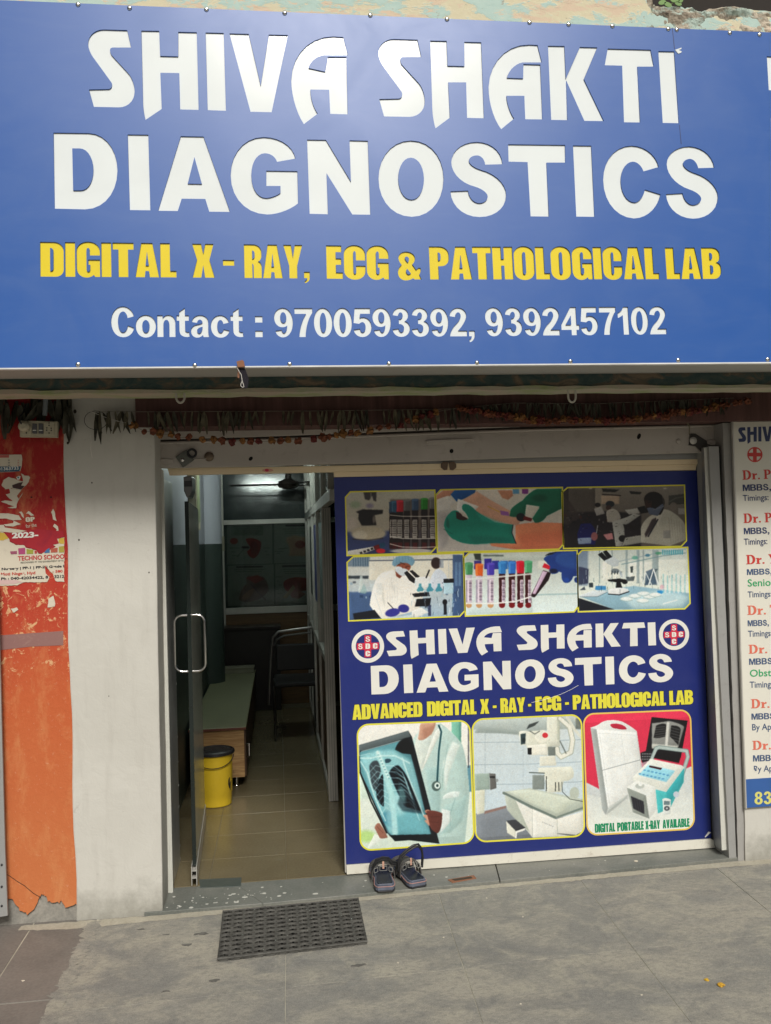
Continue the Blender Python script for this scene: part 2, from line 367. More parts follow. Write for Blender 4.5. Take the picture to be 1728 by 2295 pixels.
def m_pillar(name='pillar_plaster'):
    t = NT(name); xyz = t.sep(); a = t.noise(3, 7, .6, dist=.6); v = t.noise(5, 6, .6, vec=t.scaled(6, 6, .8)); f = t.noise(120, 4)
    c = t.mix(t.ramp(a, [(.4, 0.0), (.72, .5)]), (.60, .585, .53), (.49, .475, .425))
    c = t.mix(t.ramp(v, [(.50, 0.0), (.75, .25)]), c, (.40, .38, .335))
    sp = t.noise(22, 7, .75, dist=1.0); c = t.mix(t.ramp(sp, [(.62, 0.0), (.72, .5)]), c, (.34, .32, .28))
    low = t.math('SUBTRACT', .34, t.math('ADD', xyz[2], t.math('MULTIPLY', t.noise(9, 7, .7), .34)))
    c = t.mix(t.math('MULTIPLY', low, 7.0, clamp=True), c, (.33, .32, .28))
    t.bump(t.math('ADD', t.math('MULTIPLY', t.noise(14, 8, .6, dist=.5), 1.0), t.math('MULTIPLY', f, .12)), .45, .006)
    return t.out(c, .8, 0, .3)
def m_orange():
    t = NT('orange_paint'); xyz = t.sep(); n = t.noise(3.5, 7, .6); p = t.noise(26, 9, .72, dist=.8); w = t.noise(70, 5, .7)
    zz = t.math('ADD', xyz[2], t.math('MULTIPLY', t.math('SUBTRACT', n, .5), .45))
    up = t.ramp(t.math('DIVIDE', zz, 2.4), [(.02, (.56, .18, .06)), (.40, (.53, .115, .035)), (.52, (.48, .065, .025)), (.60, (.44, .035, .02)), (.66, (.36, .016, .016))])
    c = t.mix(t.ramp(t.noise(9, 9, .75, dist=.3, vec=t.scaled(1.6, 1, .7)), [(.5, 0.0), (.68, .5)]), up, (.64, .28, .11))
    band = t.math('MULTIPLY', t.math('LESS_THAN', zz, 1.53), t.math('GREATER_THAN', zz, 1.05))
    chip = t.math('MULTIPLY', t.ramp(p, [(.56, 0.0), (.60, 1.0)]), band)
    c = t.mix(chip, c, (.68, .38, .19))
    c = t.mix(t.math('MULTIPLY', t.ramp(w, [(.62, 0.0), (.68, .5)]), t.math('LESS_THAN', xyz[2], 1.6)), c, (.64, .33, .20))
    h = t.math('ADD', t.math('MULTIPLY', p, .6), t.math('MULTIPLY', w, .35)); t.bump(h, .6, .006)
    return t.out(c, .72, 0, .35)
def m_upper():
    t = NT('peeling_paint'); p = t.noise(5.5, 9, .7, dist=.4, vec=t.scaled(1, 1, 2.2)); q = t.noise(4.3, 9, .72, dist=.3, vec=t.scaled(1, 1, 3, (5, 0, 0))); r = t.noise(11, 8, .7, vec=t.scaled(1, 1, 1.4, (2, 2, 0)))
    c = t.ramp(p, [(.40, (.66, .60, .42)), (.47, (.70, .64, .46)), (.50, (.45, .60, .55)), (.62, (.50, .63, .57)), (.66, (.66, .62, .48))])
    c = t.mix(t.ramp(q, [(.54, 0.0), (.57, 1.0)]), c, (.68, .54, .40))
    c = t.mix(t.ramp(r, [(.64, 0.0), (.66, .85)]), c, (.36, .31, .24))
    t.bump(t.math('ADD', t.ramp(p, [(.44, 0.0), (.52, .5)]), t.math('MULTIPLY', t.noise(40, 8, .7), .7)), .45, .005)
    return t.out(c, .85, 0, .3)
def m_slab():
    t = NT('teal_stained_concrete'); p = t.noise(9, 8, .65, dist=1.1, vec=t.scaled(1, 1, 2))
    c = t.ramp(p, [(.38, (.05, .085, .085)), (.5, (.075, .11, .10)), (.58, (.14, .12, .09)), (.66, (.22, .17, .12))]); t.bump(t.noise(35, 7), .7, .006)
    return t.out(c, .85, 0, .3)
def m_lip():
    t = NT('flaking_lime_paint'); p = t.noise(12, 7, .6, vec=t.scaled(.6, 1, 1))
    t.bump(t.noise(50, 6), .8, .004); return t.out(t.ramp(p, [(.38, (.30, .34, .17)), (.5, (.38, .36, .26)), (.62, (.42, .35, .27))]), .85, 0, .3)
def m_wood(name, c1, c2, axis='X', rough=.45):
    t = NT(name); s = {'X': (1.2, 9, 22), 'Z': (22, 9, 1.2), 'Y': (22, 1.2, 22)}[axis]
    a = t.noise(3, 8, .65, vec=t.scaled(*s), dist=1.5)
    t.bump(a, .1, .002); return t.out(t.ramp(a, [(.35, c1), (.5, tuple((p + q) / 2 for p, q in zip(c1, c2))), (.62, c2)]), rough, 0, .5)
def m_metal(name, col, rough=.35, metal=.9, stretch=(1, 1, .1), var=.2):
    t = NT(name); a = t.noise(30, 5, .6, vec=t.scaled(*stretch)); b = t.noise(5, 6)
    c = t.ramp(b, [(.3, tuple(q * (1 - var) for q in col)), (.7, tuple(min(1, q * (1 + var * .4)) for q in col))]); t.bump(a, .06, .002)
    return t.out(c, t.math('ADD', t.math('MULTIPLY', a, .2), rough - .1), metal, .5)
def m_painted(name, col, dirt, rough=.5, amt=.6, sc_=14, metal=0.0):
    t = NT(name); a = t.noise(sc_, 8, .7, dist=.8); b = t.noise(2.5, 6)
    c = t.mix(t.ramp(a, [(.55, 0.0), (.72, amt)]), t.mix(t.ramp(b, [(.3, .0), (.8, .35)]), col, dirt), dirt)
    t.bump(a, .15, .003); return t.out(c, rough, metal, .4)
def m_rustbrown():
    t = NT('brown_box_paint'); a = t.noise(6, 6, .6, vec=t.scaled(7, 1, .5)); b = t.noise(60, 5)
    t.bump(t.math('ADD', a, t.math('MULTIPLY', b, .2)), .3, .004); return t.out(t.ramp(a, [(.3, (.07, .032, .026)), (.6, (.125, .058, .048)), (.75, (.17, .08, .062))]), .6, 0, .4)
def m_glass(name, col=(.8, .93, .88), rough=.02):
    t = NT(name); t.bump(t.noise(3, 2), .03, .002)
    return t.out(col, rough, 0, .5, **{'Transmission Weight': 1.0, 'IOR': 1.45})
def m_flat(name, col, rough=.35, spec=.5):
    t = NT(name); n = t.noise(6, 4); t.bump(t.noise(4, 3), .06, .004)
    return t.out(t.ramp(n, [(.3, tuple(c * .94 for c in col)), (.7, tuple(min(1, c * 1.03) for c in col))]), rough, 0, spec)
def m_vinyl():
    t = NT('poster_blue_vinyl'); n = t.noise(5, 6, .6); f = t.noise(300, 2)
    c = t.mix(t.ramp(f, [(.35, 0.0), (.65, .25)]), (.013, .024, .165), (.026, .042, .21)); c = t.mix(t.ramp(n, [(.5, 0.0), (.8, .25)]), c, (.05, .055, .20))
    t.bump(t.noise(2.2, 3), .12, .01); return t.out(c, t.ramp(n, [(.4, .30), (.7, .42)]), 0, .5)
SIGNB = m_sign_blue(); WHITE_ACR = m_letter('white_acrylic', (.80, .85, .85)); YEL_ACR = m_letter('yellow_acrylic', (.84, .66, .03))
GROUND = m_ground(); THRESH = m_stone('threshold_stone', (.13, .14, .125), (.215, .215, .19), .42)
STONE = m_stone('dark_stone_slab', (.15, .137, .122), (.20, .185, .165), .6)
TILE = m_stone('polished_olive_stone', (.14, .112, .062), (.20, .165, .098), .17, 1.6)
GROUT = simple('cement_joint', (.44, .415, .335), .9, var=.3, scale=6); DARKGROUT = simple('dark_joint', (.12, .11, .09), .9)
PILLAR = m_pillar(); ORANGE = m_orange(); UPPER = m_upper(); SLAB = m_slab(); LIP = m_lip(); BROWNBOX = m_rustbrown()
RAWCEM = m_stone('bare_cement', (.20, .195, .175), (.33, .31, .27), .9, 12)
ALU = m_metal('aluminium', (.60, .58, .53), .38, .35); STEEL = m_metal('brushed_steel', (.66, .66, .63), .38, .55)
CHROME = m_metal('chrome', (.75, .74, .72), .12, 1.0); SCREWM = m_metal('screw_metal', (.85, .85, .83), .22, 1.0)
SHUT = m_painted('grey_shutter_paint', (.52, .48, .43), (.26, .22, .19), .5, .5)
FRAMEP = m_painted('frame_white_paint', (.62, .62, .56), (.40, .38, .33), .5, .5)
FRAMEG = m_painted('frame_grey_paint', (.33, .33, .32), (.20, .19, .17), .5, .5)
BEIGE = m_painted('beige_bar_paint', (.88, .72, .47), (.68, .52, .34), .5, .4)
WSTRIP = m_painted('white_strip_paint', (.78, .76, .66), (.45, .40, .32), .5, .7, 20)
SIGNBOX = m_painted('sign_box_sheet', (.40, .39, .36), (.30, .28, .25), .6, .3)
BLACK = simple('black_plastic', (.018, .018, .02), .45); RUBBER = simple('mat_rubber', (.095, .092, .082), .75, var=.35, scale=25)
RUST = m_painted('rusty_steel', (.24, .10, .05), (.36, .20, .13), .8, .9, 60)
TWINE = simple('white_twine', (.75, .72, .66), .8); THREAD = simple('grey_thread', (.25, .22, .18), .8)
LEAF = simple('dry_leaf', (.17, .15, .095), .75, var=.45, scale=30); LEAF2 = simple('dark_dry_leaf', (.085, .08, .055), .75, var=.4, scale=30)
FLOW = [simple('marigold_rust', (.17, .048, .018), .8, var=.4, scale=70), simple('marigold_gold', (.24, .105, .025), .8, var=.4, scale=70), simple('marigold_red', (.13, .018, .014), .8, var=.4, scale=70)]
GREENW = m_painted('green_wall_paint', (.055, .075, .065), (.035, .05, .043), .45, .4); BLUEW = m_painted('pale_blue_wall_paint', (.55, .56, .62), (.42, .43, .49), .5, .3)
WOODF = m_wood('light_wood_laminate', (.30, .15, .055), (.52, .34, .15)); WOODD = m_wood('dark_wood_laminate', (.055, .028, .014), (.10, .052, .026), 'Y')
BROWNP = m_wood('brown_panel', (.10, .055, .025), (.16, .09, .04), 'X')
OLIVE = simple('olive_bench_top', (.27, .275, .165), .42, var=.1); YELB = m_painted('yellow_bucket_plastic', (.80, .56, .03), (.55, .36, .03), .38, .35, 18)
GLASS = m_glass('clear_glass'); DGLASS = m_glass('green_glass', (.55, .75, .66), .05)
PANELG = simple('frosted_teal_panel', (.05, .07, .07), .13, bump=.35, bscale=14, spec=1.0)
VINYL = m_vinyl(); PWHITE = m_flat('print_white', (.80, .79, .73)); PYEL = m_flat('print_yellow', (.78, .72, .06)); PRED = m_flat('print_red', (.62, .03, .07)); PGREEN = m_flat('print_green', (.0, .26, .11))
PBLK = m_flat('print_black', (.02, .02, .03)); PNAVY = m_flat('print_navy', (.03, .045, .13)); PSLATE = m_flat('print_slate', (.06, .10, .20)); BRED = m_flat('board_red', (.58, .05, .04)); BRED2 = m_flat('board_faded_red', (.72, .17, .11))
BGREEN = m_flat('board_green', (.02, .36, .13)); BWHITE = m_painted('board_white', (.74, .72, .63), (.62, .60, .52), .45, .2); BBLUE = m_flat('board_blue', (.04, .12, .36))
PAPER = m_painted('torn_paper', (.66, .60, .48), (.48, .42, .33), .8, .5, 25); PAPERY = m_painted('torn_paper_yellow', (.62, .42, .06), (.5, .36, .1), .8, .4); REDPAP = m_painted('red_paper', (.38, .015, .025), (.25, .01, .03), .7, .6)
SOCK = m_painted('ivory_plastic', (.50, .46, .34), (.28, .24, .16), .5, .6); GREY = simple('grey_plastic', (.10, .10, .11), .5)
SOLE = simple('sole_blue_grey', (.12, .135, .18), .6, var=.2, scale=30); INSOLE = simple('insole_black', (.012, .016, .028), .28); STRAP = simple('strap_fabric', (.085, .08, .075), .8, var=.3, scale=80, bump=.5, bscale=400); STITCH = simple('pink_stitch', (.55, .27, .22), .7); TAN = simple('tan_tab', (.58, .33, .24), .7)
# ------------------------------------------------------------------ the setting: ground, paving, threshold, floor
def struct(mb, name, mat, **k): return tag(mb.build(name, mat, **k), kind='structure')
base = MB(); base.box(-14, 14, -9.0, .0, -.2, .0278)
base.box(-14, 14, 0.0, 12, -.2, .02); struct(base, 'ground', GROUT)
road = MB(); road.box(-60, 60, -60, -9.0, -.3, -.09); struct(road, 'road', m_stone('asphalt', (.05, .05, .05), (.07, .068, .065), .85, 20))
# cement pavement scored into large bays
pave = thing('pavement', (0, -1, 0), None, None); pave['kind'] = 'structure'
def quadprism(name, pts, z0, z1, mat, parent, bevel=.0015):
    mb = MB(); n = len(pts)
    mb.add([(x, y, z1) for x, y in pts] + [(x, y, z0) for x, y in pts], [tuple(range(n))] + [(i, (i + 1) % n, n + (i + 1) % n, n + i) for i in range(n)])
    return mb.build(name, mat, parent, bevel=bevel)
xs = [-.787, -.006, .655, 1.312, 1.97, 2.62, 3.28, 3.94]; ys = [-.10, -.948, -1.60, -2.26, -2.92, -3.6, -4.3, -5.0]
g = .0013
def jx(i, y): return xs[i] + (0 if i == 0 else (.045 * (y + .5) * (1 if i > 1 else .25)))
def jy(j, x): return ys[j] + (.045 * (x - .6) if j == 1 else .0)
for j in range(len(ys) - 1):
    for i in range(len(xs) - 1):
        pts = []
        for (a, b, sx, sy) in ((i, j, 1, -1), (i + 1, j, -1, -1), (i + 1, j + 1, -1, 1), (i, j + 1, 1, 1)):
            y = jy(b, xs[a]); pts.append((jx(a, y) + sx * g, y + sy * g))
        quadprism('cement_bay', pts, .005, .0300 + rnd.uniform(-.0004, .0004), GROUND, pave, .0006)
# darker stone slabs on the far left
stone = thing('stone_paving', (-1.2, -1, 0), None, None); stone['kind'] = 'structure'
for (x0, x1) in ((-2.2, -1.66), (-1.655, -1.058), (-1.052, -.797)):
    for (y0, y1) in ((-.912, -.15), (-1.6, -.918), (-2.3, -1.606), (-3.1, -2.306), (-5.0, -3.106)):
        quadprism('stone_slab', [(x0, y1), (x1, y1), (x1, y0), (x0, y0)], .0, .0305 + rnd.uniform(-.0004, .0004), STONE, stone, .002)
# threshold: grey stone step in three pieces
th = thing('threshold', (.7, -.1, 0), None, None); th['kind'] = 'structure'
A = [(-.60, -.258), (-.102, -.2545), (-.2045, -.052), (-.42, .0), (-.60, .0)]
B_ = [(-.1005, -.2545), (.955, -.203), (.985, .0), (-.40, .0), (-.2035, -.0515)]
Cc = [(.96, -.203), (2.16, -.145), (2.16, .02), (.99, .0)]
for pts in (A, B_, Cc): quadprism('threshold_slab', pts[::-1], .01, .045, THRESH, th, .002)
quadprism('dark_tile', [(-.40, .075), (-.205, .062), (-.203, -.045), (-.385, -.03)], .02, .0475, m_stone('dark_tile_stone', (.05, .065, .06), (.075, .09, .082), .35), th)
mb = MB()
for i in range(90):
    x, y = (rnd.gauss(-.30, .16), rnd.gauss(-.19, .06)) if i < 66 else (rnd.uniform(-.2, 2.0), rnd.uniform(-.2, -.05))
    if y < -.245 or x < -.55 or y > -.02: continue
    r = min(.013, rnd.expovariate(1 / .0032) + .0012); e = rnd.uniform(.5, 1); k = 9
    mb.prism([[(r * rnd.uniform(.8, 1.15) * math.cos(q * 6.283 / k), r * e * rnd.uniform(.8, 1.15) * math.sin(q * 6.283 / k)) for q in range(k)]],
             type('F', (), {'p': staticmethod(lambda u, v, w=0, x=x, y=y: (x + u, y + v, .045 + w))})(), 0, .0009)
tag(mb.build('paint_splash', FRAMEP, th), kind='stuff')
def smear(name, pts, z, mat, parent, jag=.006, step=.012):
    out = []
    for a, b in zip(pts, pts[1:] + pts[:1]):
        n = max(1, int(math.dist(a, b) / step))
        for k in range(n): out.append((a[0] + (b[0] - a[0]) * k / n + rnd.gauss(0, jag), a[1] + (b[1] - a[1]) * k / n + rnd.gauss(0, jag)))
    F = type('F', (), {'p': staticmethod(lambda u, v, w=0: (u, v, z + w))})
    return MB().prism([out], F, 0, .0008).build(name, mat, parent)
smear('cement_overlap', [(-.83, -.27), (-.825, -.6), (-.83, -.9), (-.815, -1.2), (-.825, -1.6), (-.77, -1.6), (-.77, -.27)], .0308, GROUND, pave, .007)
DUST = m_stone('beige_dust', (.36, .33, .26), (.44, .41, .33), .9, 10)
smear('dust_ridge', [(-.56, -.262), (.955, -.207), (2.18, -.150), (2.5, -.15), (2.5, -.20), (1.6, -.225), (.9, -.245), (.2, -.275), (-.5, -.31), (-.9, -.33), (-1.1, -.30), (-1.1, -.262)], .0306, DUST, pave, .003, .02)
st2 = m_stone('ground_stain', (.10, .095, .085), (.16, .155, .14), .85, 20)
for (px, py, rx, ry) in ((452, 2093, .035, .012), (418, 2118, .022, .010), (372, 2095, .014, .006), (662, 2098, .03, .012), (480, 2198, .02, .01), (373, 2222, .018, .007), (805, 2163, .03, .01), (700, 2040, .02, .008), (318, 2083, .02, .006)):
    x, y = ground(px, py); smear('stain', [(x + rx * rnd.uniform(.6, 1.3) * math.cos(k * .6283), y + ry * rnd.uniform(.5, 1.5) * math.sin(k * .6283)) for k in range(10)], .0303, st2, pave, .0015, .006)
# polished floor tiles inside
fl = thing('floor', (0, 2, .02), None, None); fl['kind'] = 'structure'
fx = [-.72, -.352, .003, .358, .713, 1.068, 1.423, 1.778, 2.14]; fy = [0.004] + [.334 + .3575 * k for k in range(12)]
for i in range(len(fx) - 1):
    for j in range(len(fy) - 1):
        quadprism('floor_tile', [(fx[i] + .0012, fy[j + 1] - .0012), (fx[i + 1] - .0012, fy[j + 1] - .0012), (fx[i + 1] - .0012, fy[j] + .0012), (fx[i] + .0012, fy[j] + .0012)], .015, .045 + rnd.uniform(-.0003, .0003), TILE, fl, .0008)
struct(MB().box(-.7, 2.14, 0.004, 4.6, .012, .0415), 'floor_joint', simple('floor_joint_cement', (.20, .17, .11), .7))
# small litter
def blob(name, c, r, mat, label, cat, sq=.6, group=None):
    mb = MB(); bm = bmesh.new(); bmesh.ops.create_icosphere(bm, subdivisions=2, radius=1)
    for v in bm.verts: v.co *= 1 + rnd.uniform(-.25, .25)
    mb.add([(c[0] + v.co.x * r, c[1] + v.co.y * r, c[2] + r * sq * (v.co.z + .7)) for v in bm.verts], [tuple(v.index for v in f.verts) for f in bm.faces]); bm.free()
    return tag(mb.build(name, mat, None, loc=c), label, cat, group)
x, y = ground(1584, 2197); blob('petal_scrap', (x, y, .029), .008, simple('yellow_scrap', (.65, .40, .03), .8), 'tiny yellow petal scrap on the cement, the smaller and upper one of two', 'petal', .5, 'yellow scraps on the pavement')
x, y = ground(1616, 2209); blob('petal_scrap', (x, y, .029), .0125, simple('ochre_scrap', (.60, .34, .03), .8), 'yellow petal scrap on the cement, the larger and lower one of two', 'petal', .5, 'yellow scraps on the pavement')
x, y = ground(52, 2198); blob('paper_scrap', (x, y, .026), .0085, PAPER, 'white paper scrap lying on the dark stone slab at the left', 'litter', .4)
x, y = ground(1426, 1938); blob('paper_scrap', (x, y, .044), .009, PAPER, 'white scrap on the grey threshold right of the brass plate', 'litter', .4)
for (px, py) in ((1091, 2013), (892, 2158), (1438, 2230), (1172, 2055), (994, 2101), (1167, 2250)):
    x, y = ground(px, py); blob('grit', (x, y, .029), .0035, PAPER, 'tiny pale speck of grit on the cement pavement', 'litter', .5, 'specks of grit on the pavement')
mb = MB(); dd = [ground(px, py, .0455) for px, py in ((1003, 1972), (1062, 1962), (1068, 1969), (1014, 1979))]
dr = thing('drain_plate', (dd[0][0], dd[0][1], .045), 'small rusty brass floor plate let into the grey threshold', 'floor plate')
quadprism('rim', dd, .044, .0475, RUST, dr, .001); cx_ = sum(p[0] for p in dd) / 4; cy_ = sum(p[1] for p in dd) / 4
quadprism('slot', [(cx_ + (p[0] - cx_) * .72, cy_ + (p[1] - cy_) * .5) for p in dd], .047, .0484, simple('slot_dark', (.05, .035, .02), .7), dr, .0)

# ------------------------------------------------------------------ street side: what the glossy sign reflects
def tree(x, y, h, seed, label):
    R = random.Random(seed); t = thing('street_tree', (x, y, -.05), label, 'tree', 'trees across the street'); wood = MB(); tips = []
    def br(p, d, L, r, lv):
        q = p + d * L; wood.tube([tuple(p), tuple((p + q) / 2 + Vector((R.uniform(-1, 1), R.uniform(-1, 1), 0)) * L * .06), tuple(q)], [r, r * .85, r * .7], 6)
        if lv >= 4: tips.append(q); return
        for k in range(R.choice((2, 3))):
            nd = (d + Vector((R.uniform(-1, 1), R.uniform(-1, 1), R.uniform(-.25, .6))) * .75).normalized(); br(q, nd, L * R.uniform(.6, .8), r * .62, lv + 1)
        if lv > 1: tips.append(q)
    br(Vector((x, y, -.05)), Vector((0, 0, 1)), h * .34, h * .028, 0)
    wood.build('trunk', simple('bark', (.10, .075, .05), .9), t, smooth=True)
    cr = MB()
    for q in tips:
        for k in range(26):
            c = q + Vector((R.gauss(0, 1), R.gauss(0, 1), R.gauss(0, .8))) * h * .05; a = Vector((R.uniform(-1, 1), R.uniform(-1, 1), R.uniform(-1, 1))).normalized() * .09; b = a.cross(Vector((R.uniform(-1, 1), R.uniform(-1, 1), 1))).normalized() * .04
            cr.add([c - a, c + b, c + a, c - b], [(0, 1, 2, 3)])
    cr.build('crown', simple('foliage', (.05, .085, .025), .6, var=.4), t)
tree(-5.6, -13.5, 7.4, 3, 'leafy street tree across the road, tallest of the row, at its left end')
tree(-.9, -15.5, 4.2, 5, 'small leafy street tree across the road in the middle of the row')
tree(7.2, -14.0, 6.6, 8, 'leafy street tree across the road at the right end of the row')
bl = thing('opposite_building', (0, -24, 0), 'low pale building row across the road behind the trees', 'building')
MB().box(-26, 26, -28, -24, -.1, 4.3).build('wall', simple('opposite_wall_paint', (.45, .41, .34), .8), bl)
wm = simple('window_dark', (.03, .035, .04), .2)
for i in range(12):
    for z in (.9, 2.8): MB().box(-23 + 4 * i, -21.4 + 4 * i, -23.99, -23.95, z, z + 1.1).build('window', wm, bl)

# ------------------------------------------------------------------ walls around the shopfront
# orange wall (left) on bare cement, with a ragged paint skin
lo = thing('orange_wall', (-1.2, -.29, 0), 'orange and red painted wall with peeling paint left of the white pillar', 'wall')
MB().box(-1.9, -.80, -.236, .3, .0, 2.6).build('bare_wall', RAWCEM, lo)
pts = [(-1.9, 2.6)]
edge = [(0, 2000), (30, 2010), (45, 2035), (62, 2040), (80, 2022), (88, 2000), (98, 1995), (108, 2010), (120, 2018), (136, 2012), (147, 2025), (165, 2022), (178, 2016)]
edge = [(px, py + 8) for px, py in edge]; E2 = [PO.uv(*q) for q in edge]; E3 = []
for a, b in zip(E2, E2[1:]):
    for k in range(4): E3.append((a[0] + (b[0] - a[0]) * k / 4 + rnd.uniform(-.003, .003), a[1] + (b[1] - a[1]) * k / 4 + rnd.uniform(-.006, .006)))
lp = [(-1.9, 2.6), (-1.9, .12)] + [(u, v) for u, v in E3 if u > -1.89] + [(-.80, .10), (-.80, 2.6)]
MB().prism([lp], PO, -.0098, 0).build('paint_skin', ORANGE, lo)
a = PO.uv(0, 1424); b = PO.uv(142, 1412)
MB().prism([[PO.uv(0, 1424), PO.uv(142, 1414), PO.uv(142, 1446), PO.uv(70, 1449), PO.uv(0, 1457)]], PO, 0.0003, .0012).build('grey_band', m_painted('grey_purple_band', (.26, .13, .12), (.36, .22, .18), .8, .8, 30), lo)
crk = [(0, 1952), (20, 1962), (40, 1976), (55, 1985), (75, 2002), (92, 2012)]
MB().tube([PO.p(*PO.uv(*q), .0002) for q in crk], .0014, 5).build('crack', simple('crack_dark', (.05, .025, .015), .9), lo)
# white pillar
plm = MB()
lp = [(-.9485, -.02), (-.9485, 2.6), (-.534, 2.6), (-.534, -.02)]
pc = thing('white_pillar', (-.74, -.25, 0), 'white plastered pillar between the orange wall and the open doorway', 'pillar')
L = [PPIL.uv(x, y)[0] for x, y in ((140, 933), (170, 2040))]; R = [PPIL.uv(x, y)[0] for x, y in ((347, 1000), (365, 2040))]
N = 26; loop = []
for k in range(N + 1): z = 2.6 * k / N; loop.append((np.interp(z, [0, 2.3], [L[1], L[0]]) + .004 * math.sin(z * 9) + rnd.uniform(-.0015, .0015), z))
for k in range(N + 1): z = 2.6 - 2.6 * k / N; loop.append((np.interp(z, [0, 2.3], [R[1], R[0]]) + rnd.uniform(-.001, .001), z))
o = MB().prism([loop], PPIL, -.245, .0).build('plaster', PILLAR, pc); md = o.modifiers.new('b', 'BEVEL'); md.width = .006; md.segments = 2; md.limit_method = 'ANGLE'; md.angle_limit = 1.0
hb = MB()
for (px, py, r) in ((152, 993, .005), (168, 922, .007), (206, 1082, .003), (177, 1210, .0035), (334, 1283, .003), (244, 1560, .002)):
    u, v = PPIL.uv(px, py); hb.prism([[(u + r * math.cos(k * .785), v + r * 1.3 * math.sin(k * .785)) for k in range(8)]], PPIL, .0001, .0006)
tag(hb.build('chip', simple('chip_dark', (.05, .04, .03), .9), pc), kind='stuff')
# far-left grey metal sheet with bolts
ms = thing('metal_sheet', (-1.19, -.32, 0), 'narrow grey metal sheet with bolts at the far left edge', 'metal sheet')
P3 = vplane(-.305)
lp = [P3.uv(-60, 1300), P3.uv(-5, 1300), P3.uv(3, 1600), P3.uv(11, 1900), P3.uv(17, 2052), P3.uv(-60, 2065)]
MB().prism([lp], P3, -.013, 0).build('sheet', FRAMEG, ms)
for q in ((4, 1938), (4, 1987), (4, 2030)):
    c = P3.p(*P3.uv(*q)); MB().lathe([(.0045, .0), (.0045, -.003), (.002, -.005)], c, 10, axis='Y').build('bolt', BLACK, ms)
# right wall
rw = thing('right_wall', (2.6, -.16, 0), 'rough white plastered wall below and behind the doctors notice board', 'wall')
N = 22; zz = [k * 2.2 / N for k in range(N + 1)]; PW = vplane(-.16)
x0, x1 = PW.uv(1672, 1930)[0], PW.uv(1652, 950)[0]
lp = [(np.interp(z, [0, 2.15], [x0, x1]) + rnd.uniform(-.004, .004), z) for z in zz] + [(4.2, 2.2), (4.2, 0)]
o = MB().prism([lp], PW, -.6, .0).build('plaster', m_pillar('right_plaster'), rw)
# concrete jamb of the right side with the crack-like gap
rj = thing('right_jamb', (2.12, -.1, 0), 'grey cement jamb with a ragged black gap right of the poster', 'jamb')
def strip(name, xa, xb, PL, w0, w1, mat, parent, jag=.0, n=40, ytop=955, ybot=1930):
    """vertical strip between two pixel-measured edges (top, bottom)"""
    le, ri = [], []
    for k in range(n + 1):
        t = k / n; y = ytop + (ybot - ytop) * t
        le.append(PL.uv(xa[0] + (xa[1] - xa[0]) * t + rnd.uniform(-jag, jag), y)); ri.append(PL.uv(xb[0] + (xb[1] - xb[0]) * t + rnd.uniform(-jag, jag), y))
    return MB().prism([le + ri[::-1]], PL, w0, w1).build(name, mat, parent)
PJ = vplane(-.15)
strip('jamb_face', (1620, 1655), (1655, 1675), PJ, -.14, 0.0, m_painted('jamb_cement', (.36, .35, .33), (.26, .25, .23), .85, .5, 30), rj, .6, ytop=948, ybot=1938)
strip('gap', (1611, 1651), (1618, 1659), PJ, -.12, -.02, simple('gap_black', (.008, .008, .008), .95), rj, .4, ytop=1000, ybot=1932)
strip('inner_face', (1590, 1636), (1612, 1652), PJ, -.14, -.006, FRAMEG, rj, .3, ytop=1000, ybot=1925)
# guide channels for the shutter
gr = thing('shutter_guide', (2.09, -.12, 0), 'pale painted shutter guide channel on the right of the poster', 'shutter guide', 'shutter guides')
PG = vplane(-.125)
def px0(PL, x, y): return PL.uv(x, y)[0]
u0_, u1_ = px0(PG, 1617, 1900), px0(PG, 1635, 1900)
MB().prism([[PG.uv(1578, 1003), PG.uv(1618, 1906), PG.uv(1635, 1905), PG.uv(1596, 1003)]], PG, -.004, 0).build('front_flange', FRAMEP, gr, bevel=.001)
t0, b0 = PG.uv(1578, 1003), PG.uv(1618, 1906); t1, b1 = PP.uv(1566, 1010), PP.uv(1599, 1893)
mb = MB(); mb.add([PG.p(*t0, -.004), PG.p(*b0, -.004), PP.p(*b1, -.01), PP.p(*t1, -.01)] + [PG.p(t0[0] + .004, t0[1], -.004), PG.p(b0[0] + .004, b0[1], -.004), PP.p(b1[0] + .004, b1[1], -.01), PP.p(t1[0] + .004, t1[1], -.01)],
                  [(0, 1, 2, 3), (4, 5, 6, 7), (0, 1, 5, 4), (2, 3, 7, 6), (0, 3, 7, 4), (1, 2, 6, 5)])
mb.build('side_web', m_metal('web_steel', (.30, .31, .32), .45, .4), gr)
gl = thing('shutter_guide', (-.53, -.06, 0), 'pale painted shutter guide channel on the left of the doorway', 'shutter guide', 'shutter guides')
PGL = vplane(-.055)
MB().prism([[PGL.uv(350, 1040), PGL.uv(374, 2030), PGL.uv(388, 2008), PGL.uv(366, 1055)]], PGL, -.02, 0).build('front_flange', FRAMEP, gl, bevel=.001)
MB().prism([[PGL.uv(364, 1060), PGL.uv(383, 2012), PGL.uv(385.5, 2009), PGL.uv(367, 1060)]], PGL, .0005, .005).build('edge_lip', FRAMEP, gl)
# steel-clad jamb at the left of the doorway (real depth)
sj = thing('door_jamb', (-.51, .1, .045), 'brushed steel clad jamb at the left of the open doorway', 'door jamb')
MB().box(-.535, -.512, -.033, .33, .046, 1.905).build('cladding', STEEL, sj, bevel=.001)
mb = MB(); zz = .06
while zz < 1.5: mb.box(-.5119, -.5105, .322, .331, zz, zz + rnd.uniform(.004, .012)); zz += rnd.uniform(.05, .2)
tag(mb.build('sealant', FRAMEG, sj), kind='stuff')
